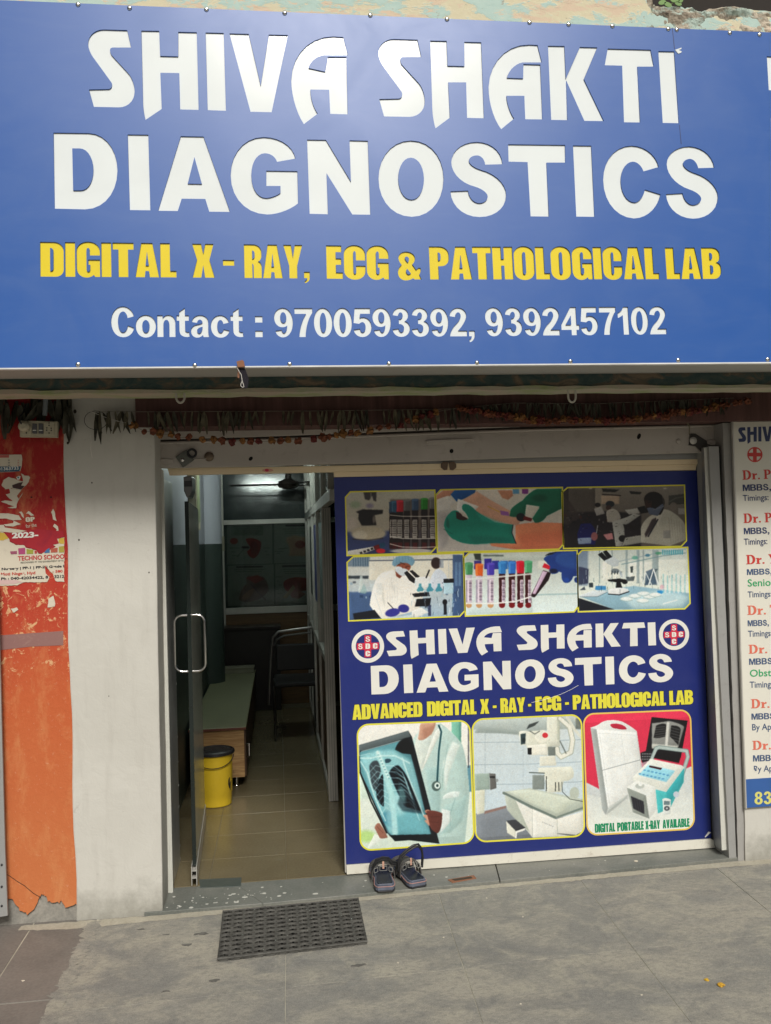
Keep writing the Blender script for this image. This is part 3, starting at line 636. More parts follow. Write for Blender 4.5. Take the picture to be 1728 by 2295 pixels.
# canopy slab with a drip lip, behind and below the sign
cs = thing('canopy_slab', (.5, -.5, 2.3), 'stained teal concrete canopy edge with flaking lime green lip under the sign', 'canopy')
PC = vplane(-.62)
zt = PC.uv(864, 840)[1]; zl = PC.uv(864, 869)[1]; zb = PC.uv(864, 877)[1]
N = 90; xs_ = [-2.6 + 6.4 * k / N for k in range(N + 1)]
MB().box(-2.6, 4.2, -.62, -.5, zl + .001, 2.62).build('slab_edge', SLAB, cs)
lpz = [(x, zl + rnd.uniform(-.004, .004)) for x in xs_] + [(x, zb + rnd.uniform(-.0025, .0025)) for x in xs_[::-1]]
MB().prism([lpz], PC, -.11, .012).build('drip_lip', LIP, cs)
MB().box(-2.6, 4.2, -.5, .6, 2.62, 2.72).build('soffit', simple('soffit_grey', (.20, .18, .16), .9), cs)
# main upper wall behind the sign, with the broken parapet
uw = thing('upper_wall', (.5, -.72, 3.2), 'cream and teal wall with peeling paint and broken edge above the sign', 'wall')
PU = vplane(-.72)
top = [(-200, -60), (1395, -60), (1458, -60), (1462, 0), (1458, 8), (1470, 14), (1500, 16), (1520, 14), (1535, 18), (1550, 18), (1562, 26), (1572, 28), (1590, 20), (1620, 19), (1650, 17), (1668, 20), (1690, 24), (1728, 26), (1900, 34)]
TT = []
for a, b in zip(top, top[1:]):
    m = 1 if b[0] < 1459 or a[0] >= 1728 else 3
    for k in range(m): u, v = PU.uv(a[0] + (b[0] - a[0]) * k / m, a[1] + (b[1] - a[1]) * k / m); TT.append((u, v + (rnd.uniform(-.004, .004) if m > 1 else 0)))
TT.append(PU.uv(1900, 34))
lp = [(-2.6, 2.72)] + [(-2.6, TT[0][1] + .5), (TT[1][0], TT[0][1] + .5)] + TT[2:] + [(TT[-1][0], 2.72)]
MB().prism([lp], PU, -.16, 0).build('parapet', UPPER, uw)
# broken, weathered edge: a displaced skin over the right end of the parapet
from mathutils import noise as mn
NX, NY = 150, 16; vs = []; te = [(t_[0], t_[1]) for t_ in top if 1458 <= t_[0]]
for k in range(NX + 1):
    px = 1440 + 300 * k / NX; yt = np.interp(px, [q[0] for q in te], [q[1] for q in te]) - 1; yb2 = 82 + (px - 1440) * .04
    for j in range(NY + 1):
        u, v = PU.uv(px, yt + (yb2 - yt) * j / NY); f = mn.fractal(Vector((u * 9, v * 16, 3)), .8, 2.1, 7) * .016 + mn.ridged_multi_fractal(Vector((u * 5, v * 9, 1)), .9, 2.0, 5, 1.0, 2.0) * .006
        e_ = min(1, (px - 1440) / 30); vs.append(PU.p(u, v, -.003 + max(-.006, f) * e_ - (.012 if j == 0 else 0)))
me_ = MB(); me_.add(vs, [(k * (NY + 1) + j, (k + 1) * (NY + 1) + j, (k + 1) * (NY + 1) + j + 1, k * (NY + 1) + j + 1) for k in range(NX) for j in range(NY)])
def m_rub():
    t = NT('broken_render'); a = t.noise(9, 9, .72, dist=.4, vec=t.scaled(1, 1, 1.8)); b = t.noise(7, 8, .7, vec=t.scaled(1, 1, 2.4, (4, 0, 0)))
    c = t.ramp(a, [(.38, (.16, .13, .10)), (.47, (.36, .31, .24)), (.56, (.55, .48, .38)), (.66, (.62, .50, .38))]); c = t.mix(t.ramp(b, [(.50, 0.0), (.56, .9)]), c, (.45, .56, .50)); t.bump(t.noise(45, 8, .7), .7, .006); return t.out(c, .9, 0, .3)
me_.build('broken_edge', m_rub(), uw)
MB().box(1.2, 4.2, -.3, -.2, 3.4, 5.2).build('recess_back', simple('recess_dark', (.03, .024, .02), .9), uw)
MB().box(-2.6, 4.2, -.56, .6, 3.30, 3.36).build('recess_floor', simple('recess_floor_grey', (.1, .09, .08), .9), uw)
# little plant in the break
pl_ = thing('weed', PU.p(*PU.uv(1500, 12), -.05), 'small green leafy weed growing from the broken wall top', 'plant')
for (px, py, r, a) in ((1483, 7, .014, .3), (1496, 12, .014, -.4), (1512, 1, .017, .1), (1519, 10, .012, -.2), (1524, 4, .010, .5)):
    u, v = PU.uv(px, py); lp = [(u + r * 1.25 * math.cos(q * .524) * math.cos(a) - r * .7 * math.sin(q * .524) * math.sin(a), v + r * 1.25 * math.cos(q * .524) * math.sin(a) + r * .7 * math.sin(q * .524) * math.cos(a)) for q in range(12)]
    MB().prism([lp], PU, .004, .006).build('leaf', simple('weed_green', (.16, .30, .07), .5), pl_)
MB().tube([PU.p(*PU.uv(1508, 30), -.02), PU.p(*PU.uv(1500, 14), .0), PU.p(*PU.uv(1512, 2), .004)], .002, 6).build('stem', simple('weed_stem', (.15, .2, .06), .6), pl_)
# brown shutter box under the canopy
sb = thing('shutter_box', (1, -.27, 2.2), 'dark brown painted shutter box over the shopfront hung with garlands', 'shutter box')
PBX = vplane(-.27)
x0 = PBX.uv(303, 900)[0]; zl_, zr_ = PBX.uv(310, 957)[1], PBX.uv(1700, 946)[1]
MB().prism([[(x0, 2.6), (x0, zl_), (4.2, zr_), (4.2, 2.6)]], PBX, -.02, 0).build('face', BROWNBOX, sb)
MB().box(x0 + .003, 4.19, -.249, .1, zl_ + .004, zl_ + .02).build('underside', BROWNBOX, sb)
# wall mass above the opening, behind the box
MB().box(-2.6, 4.2, .1, .3, 2.02, 2.62).build('lintel', RAWCEM, sb)
# ------------------------------------------------------------------ the big sign
sg = thing('shop_sign', (.5, -.86, 2.25), 'large blue shop sign with cut out white and yellow lettering over the doorway', 'sign')
Z1 = lambda x, y: PS.uv(x * .51861, y * .51861)
Z2 = lambda x, y: PS.uv(864 + x * .51861, y * .51861)
SHIVA = [
 (Z1, "551 135 568 210 488 210 c465 212 484 243 555 320 c583 350 583 400 c583 468 515 468 407 466 386 391 470 389 c491 388 484 362 410 260 c382 225 382 195 c382 132 450 132"),
 (Z1, "612 137 689 138 693 246 771 248 771 142 851 144 859 479 779 477 775 320 694 319 700 475 630 522 c618 480 619 430"),
 (Z1, "889 145 967 147 977 483 898 480"),
 (Z1, "992 149 1075 151 1127 375 1162 154 1244 156 1174 489 1083 487"),
 (Z1, "1503 243 1400 243 c1345 250 1333 298 1405 314 1417 250 1496 251 1502 498 1427 496 1422 392 1341 391 c1340 450 1373 495 1313 540 c1258 460 1259 350 c1262 162 1440 162 1483 165")]
SHAKTI = [
 (lambda x, y: Z1(x + 1252, y + 41), SHIVA[0][1]),
 (Z2, "192 180 263 181 267 288 340 290 339 185 412 187 424 515 351 513 347 360 270 360 277 512 215 558 c202 520 201 470"),
 (Z2, "674 274 590 274 c535 285 523 340 593 343 594 281 667 283 676 520 602 519 598 418 521 418 c522 470 554 516 498 562 c442 490 444 380 c450 194 620 197 655 199"),
 (Z2, "700 202 771 203 777 345 838 207 913 209 855 346 942 527 857 526 779 352 784 523 714 522"),
 (Z2, "958 214 1143 219 1157 292 1086 292 1098 533 1028 532 1020 288 945 286"),
 (Z2, "1176 225 1245 226 1265 536 1195 535")]
DIAG = [
 (Z1, "233 577 385 579 c509 582 509 742 c508 907 370 908 238 905", "314 645 345 645 c405 645 405 740 c405 826 350 826 318 826"),
 (Z1, "553 585 642 586 651 912 562 911"),
 (Z1, "782 592 880 594 995 919 905 918 888 863 786 862 769 915 684 914", "841 682 873 798 812 797"),
 (Z1, "1277 689 1197 703 c1187 666 1145 666 c1086 666 1086 760 c1086 859 1150 859 c1185 858 1212 837 1212 807 1151 807 1151 741 1285 743 1288 882 c1230 930 1155 930 c997 928 997 760 c997 596 1140 596 c1262 598 1277 689"),
 (Z1, "1327 607 1408 608 1516 788 1510 610 1589 612 1600 931 1522 930 1411 752 1417 929 1338 927"),
 (Z2, "109 611 c250 611 250 775 c250 940 112 940 c-31 938 -31 775 c-31 611 109 611", "108 685 c54 685 54 776 c56 866 112 866 c165 866 165 776 c163 685 108 685"),
 (Z2, "504 713 429 715 c425 675 393 675 c359 676 359 698 c360 722 410 737 c520 765 520 845 c520 941 405 941 c285 940 279 830 355 827 c362 881 405 881 c440 880 440 852 c438 825 385 810 c283 785 283 705 c285 617 393 617 c500 618 504 713"),
 (Z2, "528 627 774 630 775 706 694 706 704 939 625 938 612 704 530 702"),
 (Z2, "808 632 887 633 901 940 822 939"),
 (Z2, "1178 725 1112 744 c1098 702 1066 702 c1013 704 1014 788 c1018 878 1075 878 c1108 876 1118 822 1186 843 c1165 947 1070 947 c940 940 938 782 c938 633 1062 633 c1160 636 1178 725"),
 (Z2, "1418 728 1348 730 c1340 690 1312 690 c1282 692 1283 712 c1286 735 1330 750 c1434 780 1434 855 c1432 948 1325 948 c1215 945 1209 842 1281 838 c1290 889 1328 889 c1361 886 1361 862 c1360 838 1310 822 c1212 790 1212 712 c1215 636 1310 636 c1408 640 1418 728")]
def trace(spec): return [[parse(p, g[0]) for p in g[1:]] for g in spec]
G_SHIVA, G_SHAKTI, G_DIAG = trace(SHIVA), trace(SHAKTI), trace(DIAG)
lead = []
def sline(segs, font, base, top, off=(0, 0)):
    """segs: (text, x0, x1) in zoom coords (scale .51861, origin off); base/top: y at x -> by two points"""
    out = []
    P = lambda x, y: (off[0] + x * .51861, off[1] + y * .51861)
    for text, x0, x1 in segs:
        b0, b1 = base(x0), base(x1); out += place(layout(text, font), PS, P(x0, b0), P(x1, b1), P(x0, top(x0)))
    return out
lin = lambda x0, y0, x1, y1: (lambda x: y0 + (y1 - y0) * (x - x0) / (x1 - x0))
# all in one frame: x of the right zoom = 1666 + x ; origin (0, 500)
by = lambda x: np.interp(x, [176, 765, 1340, 1700, 2400, 3116], [234, 237.5, 242, 246, 247, 243.5])
ty = lambda x: np.interp(x, [176, 765, 1340, 1700, 2400, 3116], [84, 91, 98, 103, 107, 109])
G_YEL = sline([('DIGITAL', 176, 764), ('X', 833, 929), ('-', 965, 1014), ('RAY,', 1057, 1339), ('ECG', 1412, 1681), ('&', 1720, 1821), ('PATHOLOGICAL', 1858, 2847), ('LAB', 2879, 3116)], IMP, by, ty, (0, 500))
bc = lambda x: np.interp(x, [482, 1200, 2051, 2881], [494, 495, 491, 482]); tc = lambda x: np.interp(x, [482, 1200, 2051, 2881], [363, 370, 368, 364])
G_CON = sline([('Contact', 482, 1053), (':', 1104, 1136), ('9700593392,', 1187, 2051), ('9392457102', 2099, 2881)], ARI, bc, tc, (0, 500))
# partly seen letters at the right edge, running on out of the picture
G_EDGE = [[[PS.uv(*q) for q in ((1716.5, 128), (1728, 129), (1790, 134), (1790, 170), (1742, 167), (1746, 206), (1721, 204))]],
          [[PS.uv(*q) for q in ((1726, 264), (1790, 268), (1790, 300), (1760, 298), (1765, 395), (1729, 392))]]]
allg = G_SHIVA + G_SHAKTI + G_DIAG + G_YEL + G_CON + G_EDGE
# blue face sheet with the letters cut right through (2D curve fill handles the holes and islands)
u0s, u1s = -1.75, 3.3; vt0, vt1 = PS.uv(0, 2.6)[1], PS.uv(1728, 75)[1]; vb0, vb1 = PS.uv(0, 826.5)[1], PS.uv(1714, 813)[1]
ua, ub = PS.uv(0, 2.6)[0], PS.uv(1728, 75)[0]
ft = lambda u: vt0 + (vt1 - vt0) * (u - ua) / (ub - ua); fb = lambda u: vb0 + (vb1 - vb0) * (u - ua) / (ub - ua)
border = [(u0s, fb(u0s)), (u1s, fb(u1s)), (u1s, ft(u1s)), (u0s, ft(u0s))]
cu = bpy.data.curves.new('sheet', 'CURVE'); cu.dimensions = '2D'; cu.fill_mode = 'BOTH'; cu.extrude = .0035
for lp in [border] + [lp for g in allg for lp in g]:
    s = cu.splines.new('POLY'); s.points.add(len(lp) - 1); s.use_cyclic_u = True
    for i, (u, v) in enumerate(lp): s.points[i].co = (u, v, 0, 1)
tmp = bpy.data.objects.new('tmp', cu); COL.objects.link(tmp)
me = bpy.data.meshes.new_from_object(tmp.evaluated_get(bpy.context.evaluated_depsgraph_get())); bpy.data.objects.remove(tmp)
for v in me.vertices: v.co = Vector(PS.p(v.co.x, v.co.y, v.co.z + .0035)) - Vector((.5, -.86, 2.25))
me.materials.clear(); me.materials.append(SIGNB); me.update()
face = bpy.data.objects.new('face_sheet', me); COL.objects.link(face); face.parent = sg
for g in allg:
    mat = YEL_ACR if any(g is q for q in G_YEL) else WHITE_ACR
    mb = MB()
    for isl in islands(g): mb.prism([offset(lp, -.0003 if i == 0 else .0003) for i, lp in enumerate(isl)], PS, -.0035, .0022)
    mb.build('letter', mat, sg)
MB().prism([[(u0s + .01, fb(u0s) + .01), (u1s - .01, fb(u1s) + .01), (u1s - .01, ft(u1s) - .01), (u0s + .01, ft(u0s) - .01)]], PS, -.011, -.0042).build('backing_sheet', FRAMEP, sg)
# box behind the face: underside, flange
mb = MB(); zb0 = 2.25 + fb(0) * math.cos(LEAN)
mb.add([PS.p(u0s, fb(u0s) - .001, -.011), PS.p(u1s, fb(u1s) - .001, -.011), (u1s, -.635, 2.25 + fb(u1s) + .004), (u0s, -.635, 2.25 + fb(u0s) + .004),
        PS.p(u0s, fb(u0s) + .012, -.011), PS.p(u1s, fb(u1s) + .012, -.011), (u1s, -.635, 2.25 + fb(u1s) + .016), (u0s, -.635, 2.25 + fb(u0s) + .016)],
       [(0, 1, 2, 3), (4, 5, 6, 7), (0, 1, 5, 4), (2, 3, 7, 6), (0, 3, 7, 4), (1, 2, 6, 5)])
mb.build('underside', SIGNBOX, sg)
MB().prism([[(u0s, fb(u0s) - .004), (u1s, fb(u1s) - .004), (u1s, fb(u1s) + .0012), (u0s, fb(u0s) + .0012)]], PS, -.012, .0085).build('bottom_flange', simple('flange_white', (.72, .72, .70), .4), sg)
mb = MB()
mb.add([PS.p(u0s, ft(u0s) - .001, -.011), PS.p(u1s, ft(u1s) - .001, -.011), (u1s, -.725, 2.25 + ft(u1s) - .02), (u0s, -.725, 2.25 + ft(u0s) - .02)] + [PS.p(u0s, ft(u0s) - .011, -.011), PS.p(u1s, ft(u1s) - .011, -.011), (u1s, -.725, 2.25 + ft(u1s) - .03), (u0s, -.725, 2.25 + ft(u0s) - .03)],
       [(0, 1, 2, 3), (4, 5, 6, 7), (0, 1, 5, 4), (2, 3, 7, 6)]); mb.build('top_cover', SIGNBOX, sg)
for a, b in ((( 1505, 64), (1510, 112)), ((1521, 282), (1525, 325))):
    A, B = PS.uv(*a), PS.uv(*b); MB().prism([[(A[0] - .0012, A[1]), (A[0] + .0012, A[1]), (B[0] + .0016, B[1]), (B[0] - .0016, B[1])]], PS, .0071, .0078).build('seam', simple('seam_dark', (.02, .04, .15), .5), sg)
# screws
tops = [(176, 13), (291, 21), (463, 24), (638, 32), (829.5, 37), (1001, 46), (1185.5, 53), (1273, 57.5), (1371, 61), (1496, 67.5), (1515, 69), (1633.5, 76), (1700, 80)]
bots = [(176, 818), (437, 820), (649, 817), (871, 816), (1068, 814), (1277, 811), (1518, 808), (1718, 806.5)]
screw0 = None
for q in tops + bots:
    c = PS.p(*PS.uv(*q), .007)
    if screw0 is None:
        mb = MB(); mb.lathe([(.0095, 0), (.0092, -.002), (.007, -.0045), (.003, -.0058)], c, 14, axis='Y'); screw0 = mb.build('screw', SCREWM, sg, smooth=True)
        screw0.data.transform(Matrix.Translation(-(Vector(c) - Vector(sg.location)))); screw0.location = Vector(c) - Vector(sg.location)
    else:
        o = screw0.copy(); COL.objects.link(o); o.parent = sg; o.location = Vector(c) - Vector(sg.location)
# torn white sliver by the last letter
mb = MB(); A = [PS.uv(*q) for q in ((1511, 114.5), (1525, 109.5), (1525, 112.5), (1519, 115), (1526, 118), (1524, 121), (1518, 123))]
mb.prism([A], PS, .0072, .009).build('torn_edge', WHITE_ACR, sg)
# hanging charm: rusty hook, black cloth strip, white string
hk = thing('hanging_charm', PS.p(*PS.uv(540, 818), .02), 'rusty square bracket with black cloth strip and white string below the sign', 'charm')
PH = vplane(-.885)
q = lambda x, y: PH.uv(500 + x * .06, 780 + y * .06)
MB().prism([[q(500, 515), (q(720, 455)), q(785, 510), q(820, 715), q(545, 730)]], PH, -.006, .008).build('bracket', RUST, hk, bevel=.001)
MB().prism([[q(535, 735), q(600, 735), q(610, 1060), q(590, 1110), q(535, 1075)]], PH, -.014, -.01).build('bracket_leg', RUST, hk)
MB().prism([[q(575, 735), q(800, 735), q(850, 830), q(900, 980), q(960, 1140), q(940, 1300), q(905, 1490), q(780, 1500), q(655, 1480), q(650, 1250), q(600, 1100), q(640, 950)]], PH, -.008, -.004).build('cloth', simple('black_cloth', (.012, .010, .016), .95, bump=.5, bscale=300), hk)
sp = [q(530, 750), q(600, 880), q(675, 990), q(700, 1120), q(715, 1250)]; lpz = [q(715, 1250), q(665, 1340), q(665, 1420), q(730, 1475), q(775, 1460), q(765, 1370), q(715, 1250)]
mb = MB(); mb.tube([PH.p(*c, .001) for c in sp], .0011, 6); mb.tube([PH.p(*c, .001) for c in lpz], .0011, 6); mb.build('string', TWINE, hk)
# hooks under the canopy lip
for (px, lab) in ((404, 'u shaped metal hook under the canopy lip above the door'), (1281, 'u shaped metal hook under the canopy lip above the poster')):
    c = PC.uv(px, 878); h = thing('canopy_hook', PC.p(*c), lab, 'hook', 'hooks under the canopy lip')
    path = [(-.016, .004)] + [(.016 * math.cos(a), -.022 + .022 * math.sin(a)) for a in [math.pi * (1 + k / 8) for k in range(9)]] + [(.016, .004)]
    MB().tube([PC.p(c[0] + a, c[1] + b, .003) for a, b in path], .0045, 7).build('bend', m_painted('hook_grey', (.45, .43, .36), (.25, .22, .18), .6, .5), h)
# ------------------------------------------------------------------ flat prints: painted procedurally into small images
class Canvas:
    def __init__(s, pl, outline, conv, ppm=620, bg=(200, 200, 200)):
        """pl: plane of the print; outline: its (u, v) loop; conv: (origin x, origin y, scale) of the drawing frame"""
        us = [q[0] for q in outline]; vs = [q[1] for q in outline]; s.b = (min(us), min(vs), max(us), max(vs))
        s.w = max(16, int((s.b[2] - s.b[0]) * ppm)); s.h = max(16, int((s.b[3] - s.b[1]) * ppm))
        U, V = np.meshgrid(np.linspace(s.b[0], s.b[2], s.w), np.linspace(s.b[1], s.b[3], s.h))
        X, Y = pl.back(U, V); s.X = (X - conv[0]) * conv[2]; s.Y = (Y - conv[1]) * conv[2]
        s.C = np.empty((s.h, s.w, 3), np.float32); s.C[:] = np.array(bg) / 255; s.px = abs(s.X[0, 1] - s.X[0, 0])
        s.r = np.random.RandomState(len(outline) * 7 + s.w)
    def put(s, m, col, a=1.0):
        m = (m * a)[..., None]; s.C = s.C * (1 - m) + (np.array(col, np.float32) / 255) * m
    def blurm(s, m, r):
        r = r / s.px
        if r < .4: return m
        k = max(1, int(r)); ker = np.hanning(2 * k + 3)[1:-1]; ker /= ker.sum()
        f = lambda a, ax: sum(w * np.roll(a, i - k, ax) for i, w in enumerate(ker))
        p = np.pad(m, [(k, k), (k, k)] + [(0, 0)] * (m.ndim - 2), 'edge'); p = f(f(p, 0), 1); return p[k:-k, k:-k]
    def poly(s, pts, col, a=1.0, b=0):
        m = np.zeros(s.X.shape, bool)
        for (x1, y1), (x2, y2) in zip(pts, pts[1:] + pts[:1]):
            if y1 == y2: continue
            m ^= ((y1 > s.Y) != (y2 > s.Y)) & (s.X < (x2 - x1) * (s.Y - y1) / (y2 - y1) + x1)
        mf = m.astype(np.float32); n = mf.sum(); bl = s.blurm(mf, b)
        if n > 500 and a > .6:
            r = int(min(26, max(3, math.sqrt(n) * .10))); mb = s.blurm(mf, r * s.px * 2); sh = np.roll(mb, (-r, r), (0, 1)) - np.roll(mb, (r, -r), (0, 1))
            q = (bl * a)[..., None]; cc = np.array(col, np.float32) / 255 * (1 - .09 * np.clip(sh, -1, 1)[..., None] * 1.0)
            s.C = s.C * (1 - q) + cc * q; return
        s.put(bl, col, a)
    def P(s, st, col, a=1.0, b=0): s.poly(parse(st), col, a, b)
    def rect(s, x0, y0, x1, y1, col, a=1.0, b=0): s.poly([(x0, y0), (x1, y0), (x1, y1), (x0, y1)], col, a, b)
    def ell(s, x, y, rx, ry, col, a=1.0, b=0, rot=0):
        c, n = math.cos(rot), math.sin(rot); dx, dy = s.X - x, s.Y - y
        d = np.hypot((dx * c + dy * n) / rx, (-dx * n + dy * c) / ry); e = max(.02, (b + s.px) / min(rx, ry))
        s.put(np.clip((1 - d) / e + .5, 0, 1), col, a)
    def line(s, pts, w, col, a=1.0, b=0):
        d = np.full(s.X.shape, 1e9)
        for (x1, y1), (x2, y2) in zip(pts, pts[1:]):
            L = (x2 - x1) ** 2 + (y2 - y1) ** 2 + 1e-9; t = np.clip(((s.X - x1) * (x2 - x1) + (s.Y - y1) * (y2 - y1)) / L, 0, 1)
            d = np.minimum(d, np.hypot(s.X - x1 - t * (x2 - x1), s.Y - y1 - t * (y2 - y1)))
        s.put(np.clip((w / 2 - d) / (b + s.px) + .5, 0, 1), col, a)
    def vgrad(s, y0, y1, c0, c1, a=1.0):
        t = np.clip((s.Y - y0) / (y1 - y0), 0, 1)[..., None]; g_ = np.array(c0) / 255 * (1 - t) + np.array(c1) / 255 * t; s.C = s.C * (1 - a) + g_ * a
    def blur(s, r): s.C = s.blurm(s.C, r).astype(np.float32)
    def noise(s, amp, r=0):
        n = s.r.normal(0, 1, s.X.shape).astype(np.float32)
        if r: n = s.blurm(n, r); n /= n.std() + 1e-6
        s.C = s.C * (1 + amp * n[..., None])
    def photo(s):
        s.blur(1.5); s.C = np.clip(s.C, 0, 1); s.C = s.C + .45 * (s.C * s.C * (3 - 2 * s.C) - s.C)
        for amp, r in ((.006, 60), (.006, 22), (.012, 6), (.022, 1)):
            n = s.r.normal(0, 1, s.X.shape).astype(np.float32); n = s.blurm(n, r); n /= n.std() + 1e-6; n2 = s.blurm(s.r.normal(0, 1, s.X.shape).astype(np.float32), r); n2 /= n2.std() + 1e-6
            s.C = s.C * (1 + amp * n[..., None] + amp * .3 * n2[..., None] * np.array([1, 0, -1]))
    def material(s, name, rough=.35):
        s.photo()
        im = bpy.data.images.new(name, s.w, s.h); A = np.ones((s.h, s.w, 4), np.float32); A[..., :3] = np.clip(s.C, 0, 1)
        im.pixels.foreach_set(A.ravel()); im.update(); im.pack()
        t = NT(name); tx = t.node('ShaderNodeTexImage'); tx.image = im; tx.extension = 'EXTEND'; t.bump(t.noise(2.2, 3), .1, .01)
        return t.out(tx.outputs[0], rough, 0, .5)
    def uvs(s, o, pl, root):
        me = o.data; ul = me.uv_layers.new(name='uv'); base = np.array(root)
        for l in me.loops:
            p = np.array(me.vertices[l.vertex_index].co) + base - pl.O
            ul.data[l.index].uv = ((p @ pl.U - s.b[0]) / (s.b[2] - s.b[0]), (p @ pl.V - s.b[1]) / (s.b[3] - s.b[1]))
def zf(ox, oy, s, pl=PP): return lambda x, y: pl.uv(ox + x / s, oy + y / s)
ZA = zf(750, 1070, 3.702); ZC = zf(750, 1370, 3.874); ZE = zf(750, 1580, 3.702)
fr = lambda f, st, n=7: parse(st, f, n)

po = thing('window_poster', (1.17, 0, 1), 'large printed blue poster with lab photos covering the fixed shop window', 'poster')
PR = Vector(po.location)
MB().box(.274, 2.068, .004, .03, .055, 1.905).build('backing_panel', ALU, po)
lp = [PP.uv(748, 1069), PP.uv(1152, 1060.5), PP.uv(1563, 1055), PP.uv(1579, 1460), PP.uv(1594, 1878), PP.uv(1190, 1908), PP.uv(776, 1937), PP.uv(762, 1500)]
MB().prism([lp], PP, -.0035, .0012).build('blue_vinyl', VINYL, po)
def picture(cv, loop, name, border=None, label=None, w=.0018, bw=.0065):
    m = cv.material(name); mb = MB(); mb.prism([loop], PP, .0013, w); o = mb.build('picture', m, po); cv.uvs(o, PP, worldloc(o))
    if label: o['label'] = label
    MB().prism([offset(loop, bw / 2), offset(loop, -bw / 2)], PP, w - .0002, w + .0004).build('yellow_border', border or PYEL, po)
CA = (750, 1070, 3.702)
# picture one: blurred microscope and blood tubes in a rack
L = fr(ZA, "130 120 830 105 845 575 798 625 103 648 90 165"); c = Canvas(PP, L, CA, bg=(196, 190, 172))
c.vgrad(100, 460, (205, 202, 186), (188, 178, 160)); c.ell(170, 225, 45, 30, (150, 170, 140), .7, 20); c.ell(290, 235, 30, 20, (120, 110, 150), .6, 15); c.ell(130, 380, 60, 50, (215, 200, 190), .6, 25)
c.P("90 455 860 430 860 660 90 660", (66, 78, 118), 1, 18); c.ell(280, 465, 145, 58, (196, 184, 160), 1, 10); c.ell(210, 480, 60, 38, (222, 212, 190), .8, 12); c.line([(150, 512), (280, 522), (400, 505)], 9, (50, 45, 50), .8, 6)
c.P("175 285 230 265 400 270 398 300 330 312 345 395 225 400 195 345 200 300", (30, 26, 28), 1, 6); c.ell(270, 335, 62, 62, (36, 30, 32), 1, 8); c.ell(325, 350, 12, 34, (150, 140, 130), .8, 6); c.P("235 110 345 110 345 200 320 190 310 150 285 190 250 180", (62, 58, 60), .9, 6); c.line([(300, 130), (300, 180)], 9, (170, 165, 155), .7, 4)
c.rect(460, 180, 860, 600, (96, 84, 78), .8, 14); c.blur(3)
for i, (x, cc) in enumerate(((480, (36, 62, 92)), (498, (52, 96, 124)), (542, (196, 30, 52)), (600, (104, 104, 104)), (668, (64, 92, 122)), (745, (44, 140, 44)), (815, (116, 116, 112)))):
    y0 = 205 - i * 6; c.rect(x - 26, y0 + 80, x + 26, 590, (34, 20, 20), 1, 2); c.rect(x - 22, 350, x + 18, 505, (196, 190, 180), .92, 1)
    for k in range(9): c.line([(x - 16, 362 + k * 15), (x + 10, 362 + k * 15)], 4 + (k * 5 % 4), (44, 40, 42), .8)
    c.rect(x - 20, 540, x + 20, 592, (92, 22, 24), .9, 3); c.rect(x - 28, y0, x + 28, y0 + 92, cc, 1, 3); c.ell(x, y0 + 3, 28, 9, tuple(min(255, q + 26) for q in cc), 1, 2); c.rect(x - 24, y0 + 6, x - 14, y0 + 86, (255, 255, 255), .15, 3)
for y, h in ((318, 10), (500, 18), (568, 26)): c.line([(460, y - h * .6), (560, y + h * .4), (700, y + h * .55), (840, y + h * .35)], 7, (226, 222, 212), .95, 1)
c.ell(640, 612, 175, 20, (214, 208, 196), .9, 3); c.rect(838, 300, 850, 600, (40, 36, 36), .7)
c.P("105 612 320 575 330 600 200 650 105 650", (214, 210, 200), 1, 1); c.P("320 572 370 556 382 592 335 606", (120, 26, 30), 1, 2); c.P("366 552 412 540 424 568 392 592 374 588", (40, 84, 110), 1, 3)
for k in range(4): c.P(f"{205 + k * 30} {622 - k * 12} {225 + k * 30} {617 - k * 12} {232 + k * 30} {634 - k * 12} {212 + k * 30} {640 - k * 12}", (40, 36, 40), .9)
c.ell(382, 612, 38, 20, (205, 40, 58), 1, 3); c.C *= .9; c.noise(.03); picture(c, L, 'microscope_print', PYEL)
# picture two: gloved hand holding an arm
L = fr(ZA, "880 103 1889 83 1894 555 1861 595 853 622 838 148"); c = Canvas(PP, L, CA, bg=(208, 200, 188))
c.vgrad(120, 600, (214, 206, 190), (176, 170, 162)); c.P("1180 90 1500 85 1480 190 1350 200 1200 130", (226, 214, 198), 1, 8)
c.P("840 150 900 105 1000 100 960 150 880 180 845 190", (196, 140, 116), 1, 5); c.P("960 140 1000 100 1170 100 1160 140 1080 175 1010 200", (24, 92, 150), 1, 4); c.P("1060 185 1180 115 1300 190 1480 290 1560 330 1520 400 1330 360 1180 290", (206, 158, 134), 1, 8); c.P("1350 105 1470 105 1480 150 1440 185 1390 170", (198, 140, 112), 1, 6)
c.P("850 180 940 150 1010 215 950 240 980 260 930 280 850 290", (216, 210, 200), .95, 3); c.P("1020 175 1195 240 1150 290 1010 290", (224, 218, 208), 1, 3); c.P("850 290 1000 280 960 420 930 560 860 620", (168, 162, 158), .9, 30)
c.P("1280 540 1500 520 1500 400 c1520 380 1700 372 1900 380 1900 600 1500 600 1300 570", (204, 128, 96), 1, 5); c.P("1520 480 1900 440 1900 560 1560 590", (186, 104, 78), .6, 40)
c.P("905 400 c910 330 950 300 c975 265 1010 275 c1040 280 1050 330 c1080 350 1110 345 c1100 300 1060 270 c1040 215 1085 220 c1130 225 1170 275 c1230 320 1330 372 1480 392 1470 460 1505 550 1320 545 1180 555 c1060 560 1000 520 c930 500 905 400", (20, 130, 112), 1, 3)
